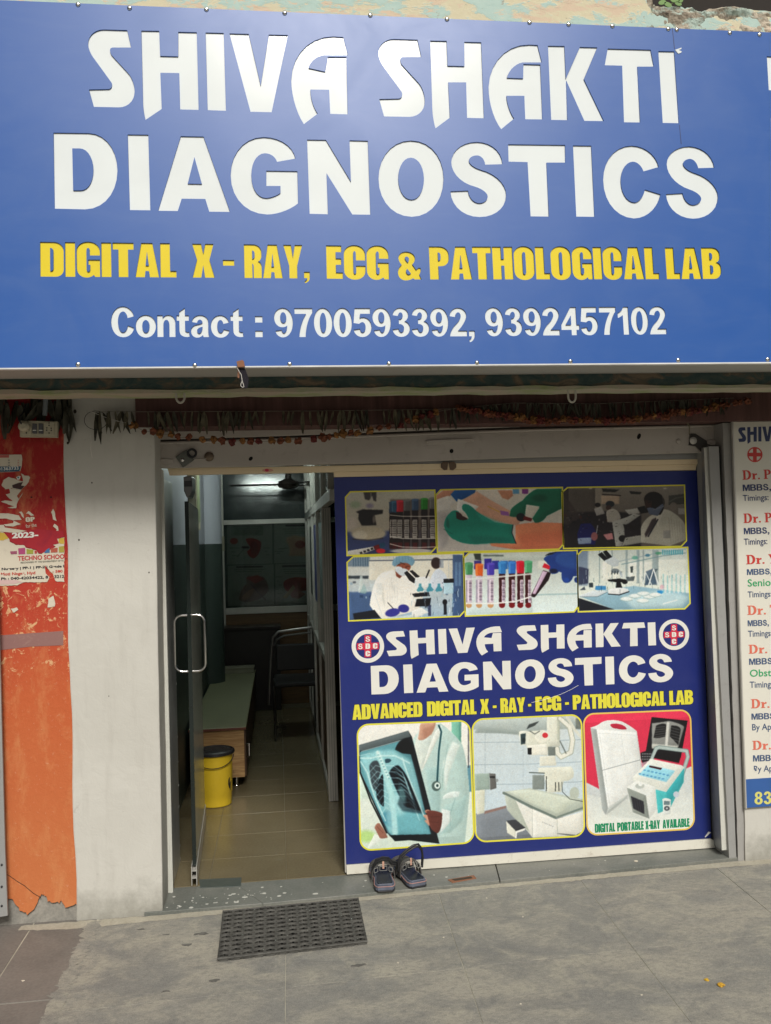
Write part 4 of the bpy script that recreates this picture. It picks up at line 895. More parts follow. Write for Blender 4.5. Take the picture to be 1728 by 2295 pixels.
c.P("1005 285 c1045 285 1060 320 c1090 330 1105 345 c1060 372 1010 340", (60, 34, 30), 1, 4); c.P("930 330 c960 350 950 430 920 400", (12, 96, 84), .7, 10); c.line([(905, 430), (975, 470)], 5, (10, 84, 74), .7, 4); c.line([(1480, 395), (1470, 460), (1505, 550)], 7, (20, 30, 40), .9, 1); c.P("1100 480 1450 500 1460 540 1150 550", (12, 104, 92), .6, 25); c.P("1170 290 1400 380 1430 400 1220 360", (60, 160, 140), .5, 16)
c.P("1460 270 c1470 240 1560 190 c1620 110 1680 95 1900 90 1900 250 1760 320 c1720 390 1660 375 1640 340 1700 250 1600 225 1590 300 c1520 350 1450 320", (18, 108, 84), 1, 3); c.P("1590 225 1700 240 1640 335 1580 300", (206, 200, 184), 1, 3); c.ell(1700, 170, 60, 30, (10, 80, 62), .6, 20)
c.P("1370 275 1440 285 1450 320 1380 310", (150, 100, 160), 1, 3); c.line([(1270, 240), (1375, 290)], 6, (206, 160, 60), 1, 1); c.ell(1545, 330, 38, 34, (30, 34, 40), 1, 3, .3); c.P("1570 320 1640 340 1630 366 1560 350", (110, 26, 26), 1, 2); c.rect(1478, 95, 1530, 135, (90, 150, 190), .9, 4); c.rect(1555, 95, 1605, 135, (120, 50, 130), .9, 4); c.noise(.025); picture(c, L, 'glove_print')
# picture three: technicians at microscopes
f3 = lambda st: fr(ZA, ' '.join(st.split())); L = [PP.uv(1150 + x / 3.702, 1070 + y / 3.702) for x, y in ((450, 85), (1420, 65), (1437, 525), (1393, 572), (417, 590), (403, 125))]
c = Canvas(PP, L, (1150, 1070, 3.702), bg=(120, 114, 108)); c.vgrad(80, 400, (168, 160, 148), (120, 112, 104)); c.rect(400, 85, 460, 300, (70, 60, 56), .8, 10); c.rect(460, 90, 680, 300, (112, 104, 96), .9, 6); c.rect(680, 85, 740, 260, (186, 176, 160), .7, 6); c.rect(730, 150, 880, 220, (222, 196, 170), .9, 6); c.P("735 92 880 100 845 122 745 118", (52, 52, 50), 1, 2); c.P("962 112 1068 122 1050 140 975 136", (52, 52, 50), 1, 2); c.line([(740, 140), (890, 150)], 9, (60, 52, 50), .9, 2)
for x in (640, 1260): c.ell(x, 90, 14, 6, (240, 232, 210), .9, 4)
c.P("1290 150 1420 135 1420 220 1290 230", (86, 86, 80), .9, 3); c.line([(1300, 200), (1350, 170), (1410, 160)], 8, (140, 140, 130), .7, 4); c.rect(1370, 255, 1425, 305, (190, 186, 180), .9, 3); c.ell(1330, 240, 30, 34, (150, 140, 130), .9, 5)
c.P("400 300 760 280 1060 300 1060 590 400 600", (44, 38, 44), .92, 12); c.P("405 150 470 200 520 280 560 330 450 400 405 380", (96, 84, 80), .8, 10)
for k in range(40): c.rect(*(lambda x, y: (x, y, x + c.r.uniform(6, 30), y + c.r.uniform(5, 22)))(c.r.uniform(410, 900), c.r.uniform(280, 400)), [(30, 28, 34), (150, 144, 140), (70, 66, 74), (110, 60, 50)][k % 4], .7, 2)
c.ell(700, 228, 24, 18, (44, 38, 40), 1, 3); c.P("670 260 730 240 760 300 690 320", (200, 196, 190), 1, 4); c.ell(803, 220, 36, 26, (52, 60, 66), 1, 3); c.ell(790, 250, 22, 20, (88, 62, 54), 1, 3); c.P("770 290 c780 260 830 260 c890 270 892 340 c860 390 780 370", (206, 200, 188), 1, 4)
c.P("530 470 560 385 640 380 c690 430 690 470 680 560 540 555", (28, 36, 116), 1, 3); c.P("532 505 650 498 645 550 540 555", (170, 186, 214), 1, 2); c.ell(672, 490, 28, 36, (196, 130, 124), .9, 3); c.P("745 475 820 460 830 512 780 520", (226, 160, 160), 1, 2); c.line([(700, 400), (690, 460)], 8, (210, 210, 214), .9, 2)
c.P("820 370 940 330 1000 300 1060 310 960 380 920 400 925 500 900 570 850 575", (196, 196, 188), 1, 2); c.P("925 270 1030 255 1050 300 960 308", (210, 208, 200), 1, 2); c.P("1030 250 1090 235 1120 290 1060 300", (24, 22, 24), 1, 3); c.ell(907, 508, 32, 28, (26, 24, 26), 1, 2); c.P("910 390 1050 395 1040 440 925 430", (40, 34, 34), 1, 3); c.P("930 500 1060 480 1080 540 900 572", (176, 176, 166), 1, 3)
c.P("1060 420 c1080 330 1180 300 c1220 250 1290 270 c1400 320 1430 400 1430 520 1300 570 1060 540", (206, 202, 186), 1, 4); c.P("1150 350 1210 320 1150 430 1100 500 1090 470", (70, 56, 60), .9, 6); c.P("1185 330 1240 270 1260 300 1200 420", (224, 220, 204), 1, 3); c.line([(1200, 350), (1120, 490)], 12, (40, 36, 50), .9, 2); c.rect(1245, 440, 1305, 505, (168, 166, 160), .9, 3)
c.P("1085 180 c1090 118 1165 118 c1250 122 1255 200 c1256 280 1220 310 1180 310 1110 280 1095 230", (34, 26, 24), 1, 3); c.P("1090 185 1150 195 1150 250 1100 250", (84, 54, 42), .9, 8); c.P("1108 255 c1140 240 1180 260 1240 215 1250 240 1200 320 1130 305", (116, 126, 146), 1, 2); c.line([(1240, 150), (1250, 240), (1160, 270)], 4, (170, 170, 170), .8, 1)
for k in range(70): x, y = c.r.uniform(420, 1020), c.r.uniform(270, 560); c.line([(x, y), (x + c.r.uniform(-20, 20), y + c.r.uniform(-8, 8))], c.r.uniform(2, 6), [(190, 184, 176), (18, 16, 22), (100, 96, 104)][k % 3], .55)
for k in range(6): c.line([(1290 + k * 22, 330 + k * 10), (1310 + k * 20, 540)], 4, (168, 164, 150), .6, 3)
c.line([(1118, 205), (1140, 203)], 6, (16, 12, 12), .9, 1); c.C *= .78; c.noise(.04); picture(c, L, 'technicians_print')
# picture four: woman at a microscope
L = fr(ZA, "155 658 1067 628 1080 1105 1037 1152 117 1190 103 705"); c = Canvas(PP, L, CA, bg=(214, 216, 206)); c.vgrad(650, 1180, (222, 220, 206), (150, 172, 190)); c.rect(100, 650, 290, 740, (110, 130, 150), .8, 10); c.rect(285, 690, 990, 850, (232, 226, 206), 1, 8); c.line([(290, 690), (980, 680)], 9, (60, 70, 90), .8, 3); c.rect(980, 640, 1080, 1150, (60, 84, 120), .9, 8)
for k in range(7): c.rect(150 + k * 20, 660, 158 + k * 20, 735, (60, 90, 110), .6, 3)
c.rect(105, 815, 280, 840, (30, 40, 50), .8, 6); c.rect(110, 950, 400, 1190, (60, 84, 122), .85, 14)
for k in range(26): c.rect(*(lambda x, y: (x, y, x + c.r.uniform(8, 34), y + c.r.uniform(8, 40)))(c.r.uniform(110, 1050), c.r.uniform(860, 1100)), [(40, 60, 90), (210, 226, 232), (120, 150, 176), (24, 30, 44)][k % 4], .55, 3)
c.P("290 1060 c310 850 380 800 c430 760 500 770 540 830 600 780 c680 800 720 850 760 900 700 1100 400 1180 330 1120", (240, 236, 224), 1, 5); c.P("400 850 390 1000 420 1100", (205, 205, 196), .8, 8); c.line([(470, 870), (500, 960)], 4, (190, 190, 184), .8, 2)
c.P("500 760 600 770 540 838 510 820", (128, 70, 50), 1, 3); c.ell(572, 735, 60, 52, (150, 88, 66), 1, 3); c.P("505 750 c520 720 560 750 c600 760 610 768 c600 830 550 815 c520 800 500 770", (214, 224, 230), 1, 2); c.P("475 725 c470 650 560 645 c670 640 665 700 c640 760 620 720 c560 680 500 740", (128, 164, 184), 1, 3)
for k in range(7): c.line([(490 + k * 24, 655), (486 + k * 26, 712 - k * 3)], 3, (80, 120, 150), .6, 1)
c.line([(545, 705), (580, 720)], 5, (50, 26, 20), .9, 1); c.line([(590, 735), (620, 738)], 4, (50, 26, 20), .9, 1)
c.P("575 790 600 775 680 850 665 882 620 855", (28, 26, 32), 1, 1); c.P("620 775 645 768 705 820 680 840", (34, 30, 36), 1, 1); c.P("670 830 790 820 800 900 690 930 660 890", (232, 234, 230), 1, 2); c.P("640 965 780 950 790 985 660 992", (20, 20, 26), 1, 2); c.P("680 1010 800 1000 790 1070 665 1072", (18, 20, 28), 1, 3)
c.ell(842, 710, 42, 48, (60, 44, 44), 1, 4); c.rect(870, 680, 905, 750, (150, 160, 170), .8, 5); c.P("790 880 c800 770 860 755 c920 770 940 850 930 920 800 940", (206, 216, 228), 1, 4); c.line([(760, 830), (785, 770)], 12, (24, 24, 30), 1, 1)
for x in (710, 790, 865): c.P(f"{x - 30} 935 {x - 12} 905 {x - 10} 880 {x + 10} 880 {x + 12} 905 {x + 32} 930 {x + 20} 945 {x - 22} 948", (48, 130, 150), .8, 3)
c.rect(905, 865, 985, 965, (176, 208, 222), .95, 3); c.P("902 842 988 838 990 872 905 876", (26, 28, 34), 1, 1); c.rect(945, 660, 950, 850, (180, 190, 196), .8, 2); c.ell(915, 1035, 20, 24, (18, 20, 26), 1, 2); c.rect(905, 1045, 930, 1140, (18, 22, 30), .9, 2); c.rect(775, 1060, 800, 1150, (50, 60, 90), .9, 2)
for x in (1010, 1040): c.rect(x - 12, 700, x + 10, 900, (120, 150, 180), .6, 5)
c.ell(480, 1122, 62, 34, (62, 62, 142), 1, 4, -.2); c.ell(572, 1088, 46, 34, (56, 56, 134), 1, 4, .1); c.line([(440, 1040), (485, 1088)], 7, (40, 40, 50), 1, 1); c.P("150 1130 330 1100 380 1165 160 1182", (26, 30, 42), 1, 2); c.P("640 1110 720 1080 780 1120 690 1160 640 1160", (226, 228, 222), 1, 2); c.P("395 1170 660 1140 660 1170 395 1180", (190, 200, 196), .8, 4)
c.line([(330, 960), (400, 1170)], 7, (206, 216, 218), .8, 2); c.P("210 815 230 815 240 930 200 960 195 940", (200, 212, 208), .8, 2); c.P("240 880 c290 960 250 965 210 960", (150, 180, 180), .7, 4); c.rect(345, 875, 395, 975, (216, 222, 218), .6, 2); c.line([(528, 722), (545, 716)], 4, (30, 16, 14), .9); c.line([(585, 745), (600, 750)], 4, (30, 16, 14), .9); c.line([(560, 738), (566, 756)], 4, (96, 48, 36), .8)
for k in range(60): x, y = c.r.uniform(620, 1060), c.r.uniform(860, 1150); c.line([(x, y), (x + c.r.uniform(-6, 6), y + c.r.uniform(10, 46))], c.r.uniform(2, 6), [(236, 244, 246), (20, 30, 46), (140, 180, 196)][k % 3], .6)
for k in range(5): c.line([(430 + k * 22, 880 + k * 4), (440 + k * 20, 1040)], 3, (198, 200, 196), .7, 2)
c.noise(.03); picture(c, L, 'scientist_print', label='poster photo of a lab worker in a hair net at a microscope')
# picture five: coloured tubes and blue glove
L = fr(ZA, "1115 625 2011 605 2020 1070 1985 1115 1085 1150 1072 668"); c = Canvas(PP, L, CA, bg=(220, 226, 216)); c.vgrad(600, 1140, (196, 200, 188), (214, 232, 230)); c.rect(1060, 640, 2030, 690, (190, 200, 190), .8, 12); c.rect(1690, 690, 2030, 760, (226, 226, 210), .8, 14); c.line([(1640, 975), (2020, 965)], 12, (150, 178, 180), .8, 6); c.P("1150 630 1210 628 1215 690 1165 680", (50, 56, 52), .9, 8); c.rect(1230, 640, 1400, 655, (90, 100, 96), .8, 6); c.P("1080 1070 1640 980 1640 1130 1080 1150", (190, 206, 204), .7, 14)
for x, cc in ((1270, (60, 54, 150)), (1335, (56, 62, 150)), (1405, (60, 120, 190)), (1470, (70, 80, 110)), (1185, (70, 60, 130))): c.rect(x - 30, 690 - (x == 1270) * 18, x + 30, 760, cc, 1, 3)
for x, cc, top, dk in ((1112, (80, 144, 100), 712, 0), (1197, (226, 104, 44), 722, 0), (1292, (84, 70, 176), 715, 0), (1388, (60, 130, 196), 705, 1), (1470, (60, 120, 200), 703, 2), (1540, (206, 24, 52), 700, 2), (1606, (86, 160, 116), 697, 1)):
    c.rect(x - 26, top + 60, x + 26, 1060 - abs(x - 1292) * .05, (206, 190, 206) if not dk else (66, 20, 24), 1, 2); c.rect(x - (2 if dk else 8), 850, x + 24, 1040, (226, 208, 222), 1, 1)
    if dk == 0: c.rect(x - 26, 850, x - 14, 1040, (146, 140, 156), .8, 2)
    for k in range(16): c.line([(x + 4, 858 + k * 11), (x + 20, 858 + k * 11)], 3 + (k * 7 % 5), (44, 36, 52), .85)
    c.ell(x, 1062, 25, 22, (196, 150, 110) if not dk else (120, 20, 28), 1, 3); c.P(f"{x - 34} {top} {x + 34} {top} {x + 30} {top + 95} {x - 28} {top + 95}", cc, 1, 3); c.rect(x - 26, top + 5, x - 12, top + 90, tuple(min(255, q + 60) for q in cc), .5, 4); c.ell(x, top, 33, 10, tuple(min(255, q + 20) for q in cc), 1, 2)
c.line([(1080, 845), (1300, 830), (1500, 812), (1628, 800)], 14, (226, 230, 226), .85, 2); c.line([(1080, 1045), (1300, 1048), (1500, 1030), (1625, 990)], 12, (232, 236, 232), .9, 2); c.line([(1630, 800), (1630, 980)], 8, (226, 230, 226), .8, 2)
c.P("1730 770 1795 790 1775 850 1660 995 c1640 1000 1628 980", (40, 18, 26), 1, 2); c.P("1728 775 1765 785 1665 970 1640 965", (206, 180, 204), 1, 2); c.P("1740 710 1790 735 1785 765 1722 745", (214, 34, 60), 1, 2)
c.P("1735 680 c1730 650 1800 640 1850 605 2011 605 2015 820 1980 820 c1960 900 1900 870 c1870 830 1885 790 1860 780 c1840 810 1800 800 c1770 770 1790 740", (40, 70, 134), 1, 3); c.P("1835 660 c1830 620 1990 610 2011 620 2015 760 c1900 760 1835 700", (58, 92, 152), .8, 14); c.ell(1815, 775, 34, 18, (24, 30, 60), .9, 6); c.ell(1925, 850, 22, 20, (44, 84, 160), .8, 8); c.ell(2010, 850, 22, 24, (30, 60, 120), 1, 3); c.P("1740 650 1780 625 1850 612 1800 640", (20, 26, 44), .9, 4)
c.noise(.02); picture(c, L, 'tubes_print')
# picture six: microscope on a laboratory bench
L = [PP.uv(1150 + x / 3.702, 1070 + y / 3.702) for x, y in ((572, 605), (1447, 580), (1467, 1045), (1423, 1090), (540, 1115), (532, 645))]; c = Canvas(PP, L, (1150, 1070, 3.702), bg=(214, 224, 214)); c.vgrad(600, 900, (206, 216, 208), (222, 230, 216)); c.rect(530, 600, 620, 900, (70, 90, 130), .55, 16); c.P("540 740 c570 740 625 760 620 880 540 890", (60, 66, 90), .9, 8); c.rect(740, 700, 880, 860, (236, 238, 222), .9, 10); c.rect(960, 700, 1160, 870, (236, 240, 226), .9, 12); c.rect(1200, 680, 1450, 860, (226, 232, 218), .9, 12)
for x, w in ((1035, 12), (940, 9), (1180, 26), (715, 5), (820, 5), (1080, 6)): c.rect(x - w, 600, x + w, 880, (140, 156, 160), .75, 3)
c.line([(860, 700), (1200, 625), (1440, 590)], 6, (150, 170, 176), .9, 2); c.line([(900, 720), (1240, 650), (1430, 625)], 8, (120, 150, 156), .8, 2)
for k in range(10): c.rect(1235 + k * 18, 600, 1247 + k * 18, 640, (70, 160, 180), .8, 3)
c.ell(1010, 665, 26, 16, (90, 160, 140), .7, 5); c.ell(1115, 645, 20, 12, (60, 120, 150), .8, 4); c.ell(1205, 628, 26, 12, (70, 150, 110), .7, 4)
c.P("540 985 800 930 1000 900 1460 960 1467 1045 1420 1095 840 1100", (140, 172, 186), 1, 6); c.P("540 1000 845 1098 545 1110", (34, 38, 48), 1, 3); c.P("900 990 1260 940 1460 990 1400 1080 1000 1090", (196, 220, 222), .7, 30); c.P("550 980 660 940 790 945 700 990 560 995", (206, 216, 220), 1, 2); c.line([(555, 992), (700, 990), (780, 952)], 4, (80, 100, 110), .9, 1)
c.rect(680, 900, 770, 935, (74, 140, 190), 1, 4); c.rect(628, 875, 662, 912, (40, 50, 60), .9, 3); c.P("550 935 590 905 600 935", (60, 70, 84), .9, 3)
c.P("700 640 735 618 790 680 755 692", (24, 26, 32), 1, 1); c.P("742 615 772 602 822 660 790 682", (26, 28, 34), 1, 1); c.P("755 690 830 655 880 690 870 735 830 740 780 715", (196, 206, 208), 1, 2); c.P("870 760 c920 790 905 830 890 825 c890 800 860 775", (190, 200, 204), 1, 1); c.ell(845, 775, 34, 20, (120, 130, 134), 1, 2)
for x in (820, 845, 868): c.line([(x, 780), (x - 4, 800)], 9, (60, 66, 72), 1, 1)
c.P("782 848 880 838 945 850 940 865 890 872 905 915 850 918 855 870 790 862", (26, 28, 32), 1, 1); c.ell(925, 865, 24, 20, (24, 26, 30), 1, 2); c.P("785 935 c870 900 950 925 960 945 870 975 790 970", (226, 230, 228), 1, 2); c.line([(788, 968), (880, 975), (960, 948)], 8, (36, 40, 46), 1, 1); c.P("970 740 995 735 992 790 975 790", (50, 60, 66), .9, 2); c.P("935 825 1010 820 1000 860 950 860", (60, 70, 76), .8, 3)
for k in range(5): c.line([(1165 + k * 8, 760), (1090 + k * 4, 890)], 5, (60, 74, 84), .8, 1)
c.P("1100 780 1160 755 1195 890 1090 895", (70, 90, 110), .8, 3); c.line([(1125, 890), (1165, 760), (1205, 890)], 9, (232, 238, 236), 1, 1); c.line([(1075, 890), (1100, 790), (1150, 895)], 7, (226, 234, 232), .9, 1)
for k in range(12): c.rect(1240 + k * 18, 800 + (k % 3) * 6, 1250 + k * 18, 960, (236, 244, 240) if k % 2 else (120, 190, 200), .6, 2)
c.line([(1200, 885), (1450, 885)], 6, (220, 230, 226), .9, 1); c.P("1195 940 c1190 960 1220 970 c1250 965 1245 940", (50, 140, 200), 1, 2); c.ell(1235, 910, 18, 20, (220, 150, 170), .6, 5)
for x, y in ((940, 1010), (1010, 985), (1075, 1025), (1130, 990), (1180, 975), (1080, 965)): c.ell(x, y, 52, 19, (206, 220, 216), .9, 2); c.ell(x, y - 4, 40, 12, (236, 242, 238), .8, 3); c.line([(x - 50, y + 8), (x, y + 20), (x + 50, y + 8)], 3, (110, 140, 146), .8, 1)
c.line([(1245, 1050), (1360, 1018)], 10, (216, 224, 222), 1, 2)
for k in range(80): x, y = c.r.uniform(560, 1440), c.r.uniform(760, 930); c.line([(x, y), (x, y + c.r.uniform(8, 40))], c.r.uniform(2, 5), [(240, 248, 246), (70, 100, 116), (30, 40, 50)][k % 3], .5)
c.noise(.02); picture(c, L, 'bench_print')
# rounded lower pictures
def rrect(tl, tr, br, bl, r, n=9):
    C4 = [np.array(PP.uv(750 + x / 3.702, 1580 + y / 3.702)) for x, y in (tl, tr, br, bl)]; out = []
    for i in range(4):
        p, a, b = C4[i], C4[i - 1], C4[(i + 1) % 4]; da = (a - p) / np.linalg.norm(a - p) * r; db = (b - p) / np.linalg.norm(b - p) * r
        for k in range(n + 1):
            t = k / n * math.pi / 2; out.append(tuple(p + da * (1 - math.sin(t)) + db * (1 - math.cos(t))))
    return out
CE = (750, 1580, 3.702)
L = rrect((187, 165), (1120, 128), (1156, 1140), (215, 1207), .052); c = Canvas(PP, L, CE, bg=(232, 234, 222)); c.vgrad(150, 1150, (236, 234, 224), (206, 222, 206)); c.rect(180, 560, 420, 780, (200, 224, 206), .8, 40); c.ell(260, 1090, 80, 50, (170, 210, 120), .8, 30); c.rect(970, 130, 1050, 620, (120, 178, 158), .95, 6); c.rect(1030, 130, 1050, 600, (90, 140, 130), .7, 4); c.rect(1100, 500, 1160, 720, (70, 120, 140), .8, 6); c.rect(1105, 160, 1118, 520, (60, 60, 70), .7, 4); c.P("420 1100 300 1180 270 1190 330 1070", (230, 240, 226), .9, 4)
c.P("650 280 c700 200 760 180 880 150 c1010 240 1060 330 c1110 480 1120 740 c1100 960 1080 1150 860 1160 720 1100 640 600", (178, 202, 196), 1, 5); c.P("700 200 840 150 870 250 720 560 650 380", (206, 216, 206), 1, 6); c.P("705 200 c700 160 720 150 840 145 c830 230 760 290 c710 310 690 280", (190, 150, 130), 1, 5); c.P("730 200 835 160 800 250 740 290", (160, 118, 100), .6, 20)
c.P("690 290 c740 310 800 240 790 400 720 500", (200, 212, 204), 1, 6); c.P("790 330 835 220 890 160 870 250 830 320 720 550", (222, 228, 218), .9, 3); c.P("900 480 980 300 1040 330 950 560 920 720", (212, 224, 216), .9, 16); c.P("760 540 870 500 880 780 860 1090 800 1000", (152, 182, 180), .7, 16); c.P("900 760 c940 700 1040 720 1030 760 900 780", (214, 226, 220), .9, 8); c.P("900 850 1060 770 1100 740 1060 960 960 1060 880 1070", (160, 188, 184), .8, 12); c.P("890 860 960 880 970 960 880 1060", (214, 224, 220), .9, 6); c.line([(1000, 780), (960, 900), (960, 1000)], 8, (134, 164, 162), .7, 5); c.line([(940, 330), (900, 560), (890, 700)], 8, (140, 170, 166), .6, 6)
c.line([(865, 170), (885, 220), (865, 380), (850, 640)], 15, (36, 74, 82), 1, 1); c.line([(885, 200), (866, 380), (852, 600)], 4, (70, 120, 124), .8, 1); c.ell(843, 672, 38, 42, (86, 104, 100), 1, 2); c.ell(852, 668, 24, 26, (210, 226, 220), 1, 2); c.ell(852, 668, 10, 12, (30, 60, 60), 1, 2)
c.P("200 332 610 212 640 260 870 1150 620 1120 500 1130 430 1060 205 560", (30, 36, 42), 1, 2); c.P("200 332 610 212 632 260 240 375 205 380", (96, 106, 108), 1, 4); c.line([(220, 385), (590, 280)], 7, (176, 190, 188), .9, 3); c.P("208 390 600 282 800 1080 470 1085 400 960 215 560", (94, 142, 150), 1, 3)
c.P("500 370 c520 280 600 270 640 330 655 410 560 400", (22, 26, 30), 1, 8); c.P("215 430 330 380 480 370 c600 440 640 470 c700 650 730 860 600 900 500 860 380 880 300 700", (150, 198, 202), .8, 26); c.P("240 560 380 880 440 1070 800 1080 720 900 560 860 430 900", (120, 178, 186), .8, 24)
c.P("285 510 c300 450 350 460 c390 480 382 560 c360 580 355 700 c330 760 300 640", (64, 74, 80), 1, 7); c.P("345 700 c360 600 400 570 c410 700 408 840 c380 850 345 760", (20, 30, 38), 1, 5); c.P("450 560 c480 490 530 500 c600 560 640 680 c700 800 720 880 c600 860 570 830 c500 690 450 560", (18, 26, 36), 1, 6); c.P("480 530 c520 500 560 540 c620 650 660 760 c640 820 600 800 540 720", (12, 20, 28), .7, 14)
c.P("415 450 c460 430 470 460 c450 490 420 480", (40, 66, 78), .9, 4); c.P("400 900 c440 860 500 900 500 1040 c430 1000 400 960", (40, 100, 126), .6, 22)
c.line([(360, 400), (420, 560), (470, 740), (490, 900), (500, 1060)], 44, (176, 222, 220), .8, 14); c.line([(355, 390), (445, 600)], 22, (214, 240, 234), .8, 6)
for k in range(9): c.ell(362 + k * 11, 415 + k * 24, 9, 7, (120, 170, 176), .8, 2)
for k in range(7):
    t = k / 7; c.line([(470 + 20 * k, 520 + 40 * k), (560 + 18 * k, 560 + 44 * k), (600 + 16 * k, 640 + 42 * k)], 7, (110, 156, 164), .45, 4); c.line([(300 + 8 * k, 500 + 56 * k), (350 + 6 * k, 560 + 50 * k)], 6, (150, 200, 206), .4, 4)
for k in range(8):
    a = [(430 + 14 * k, 500 + 52 * k), (490 + 22 * k, 505 + 50 * k), (560 + 17 * k, 560 + 48 * k), (600 + 15 * k, 650 + 44 * k)]; c.line(a, 9, (196, 232, 232), .42, 3)
    a = [(400 + 10 * k, 520 + 52 * k), (340 + 12 * k, 500 + 50 * k), (285 + 14 * k, 560 + 50 * k)]; c.line(a, 8, (190, 228, 230), .40, 3)
c.ell(520, 830, 60, 90, (170, 214, 216), .6, 26, -.4); c.P("560 700 c640 760 720 860 740 900 c660 900 560 880 520 820", (12, 20, 28), .55, 16)
for p in ([(215, 440), (300, 440), (380, 420)], [(380, 420), (500, 420), (620, 480)], [(215, 470), (270, 560), (330, 760), (420, 960)], [(560, 440), (620, 620), (700, 820), (740, 920)]): c.line(p, 11, (206, 238, 234), .7, 6)
c.ell(560, 740, 26, 70, (140, 190, 190), .5, 16, -.3); c.ell(470, 960, 40, 120, (180, 220, 222), .5, 30, -.2); c.line([(210, 560), (300, 800), (430, 1060)], 12, (16, 20, 24), 1, 1)
c.P("455 1080 800 1072 870 1150 620 1122 500 1130", (24, 32, 36), 1, 2); c.line([(205, 420), (290, 400)], 4, (220, 240, 236), .6, 2)
c.ell(775, 885, 26, 17, (176, 130, 112), 1, 3, .2); c.P("735 920 c740 900 790 915 800 950 780 970", (196, 150, 130), 1, 3); c.P("745 960 c760 940 800 975 800 1000 780 1000", (190, 144, 124), 1, 3); c.P("760 880 c830 860 895 900 893 930 c890 1060 850 1065 c790 1040 790 1000", (104, 62, 54), 1, 4); c.line([(800, 930), (870, 925)], 4, (80, 44, 38), .8, 3); c.line([(795, 970), (860, 975)], 4, (80, 44, 38), .8, 3)
c.P("330 1020 c340 970 370 980 c420 1040 440 1100 c380 1120 370 1100", (150, 108, 92), 1, 5); c.line([(350, 1010), (400, 1060)], 5, (110, 74, 62), .8, 3); c.noise(.02); picture(c, L, 'doctor_print', label='poster photo of a doctor holding up a chest scan', bw=.0075)
L = rrect((1140, 120), (2046, 80), (2072, 1085), (1170, 1136), .052); c = Canvas(PP, L, CE, bg=(190, 202, 206)); c.vgrad(100, 900, (196, 206, 206), (190, 206, 214)); c.P("1140 130 2046 80 2046 190 1700 210 1600 260 1150 200", (170, 180, 176), 1, 6); c.P("1180 175 1540 210 1600 240 1160 230", (150, 160, 156), .9, 4)
for y in (305, 490, 655): c.line([(1140, y + 5), (1600, y), (2060, y - 20)], 5, (136, 152, 160), .8, 2)
c.rect(1244, 240, 1249, 850, (156, 170, 176), .8, 2); c.rect(1560, 300, 1565, 900, (170, 184, 190), .6, 2); c.P("1610 160 1700 130 1660 170 1590 200", (60, 66, 66), .9, 4)
c.P("1170 900 1420 835 1700 850 2080 1000 2080 1140 1180 1140", (126, 132, 138), 1, 4); c.P("1245 880 1420 835 1420 855 1240 905", (140, 110, 100), .8, 4); c.P("1160 570 1280 565 1285 700 1165 710", (152, 168, 160), 1, 2); c.P("1165 712 1245 700 1240 895 1180 910", (206, 208, 190), 1, 3); c.P("1282 565 1335 570 1340 690 1290 705", (104, 104, 102), 1, 2); c.rect(1285, 590, 1330, 605, (40, 40, 42), .9, 1); c.ell(1345, 625, 12, 14, (140, 146, 146), .9, 2)
c.P("1400 720 1620 690 2060 780 2070 870 1850 940 1640 850", (176, 184, 172), 1, 3); c.P("1400 740 1640 850 1840 940 1820 930 1850 940 1400 725", (120, 130, 126), 1, 2); c.line([(1402, 730), (1640, 850), (1830, 935)], 22, (112, 124, 118), 1, 1); c.line([(1850, 930), (2070, 850)], 16, (120, 132, 126), 1, 1); c.P("1440 715 1620 700 2020 790 1850 900 1640 820", (198, 206, 190), 1, 6); c.P("1410 745 1640 865 1830 950 2075 880 2075 1060 1960 1090 1640 1100 1610 1060 1500 940 1430 860", (216, 216, 206), 1, 3); c.P("1410 745 1500 790 1620 1060 1480 930 1430 870", (170, 178, 166), .9, 5); c.P("1800 1060 1980 1090 2075 1040 2075 1085", (70, 76, 82), .9, 4)
c.line([(1640, 860), (1640, 1095)], 4, (150, 156, 150), .8, 1); c.line([(1845, 950), (1850, 1080)], 5, (160, 166, 158), .8, 1); c.P('1640 860 1840 950 1845 1085 1645 1098', (224, 224, 214), .8, 3)
for k in range(7): c.rect(1722 + k * 14, 968 + k * 6, 1730 + k * 14, 976 + k * 6, (120, 124, 128), .7, 2)
c.P("1425 960 1500 950 1585 1020 1500 1050", (70, 72, 76), 1, 2); c.P("1422 965 1500 1045 1500 1105 1430 1060", (216, 216, 200), 1, 2); c.P("1500 1048 1580 1022 1575 1040 1512 1062 1508 1105 1498 1105", (226, 228, 220), 1, 1)
c.rect(1760, 95, 1860, 330, (214, 216, 200), 1, 4); c.rect(1845, 95, 1868, 330, (176, 180, 166), 1, 3)
for w, cc in ((44, (160, 166, 154)), (30, (222, 222, 208))): c.line([(1870, 110), (1950, 180), (1975, 290), (1960, 390), (1880, 430), (1850, 400), (1845, 360)], w, cc, 1, 2)
c.line([(1930, 100), (1990, 200), (2040, 260)], 24, (206, 208, 194), 1, 2); c.line([(1985, 90), (2030, 180)], 20, (190, 194, 180), 1, 2); c.line([(1870, 300), (1920, 400)], 10, (90, 96, 92), .8, 3); c.rect(2000, 110, 2046, 200, (90, 96, 92), .7, 8)
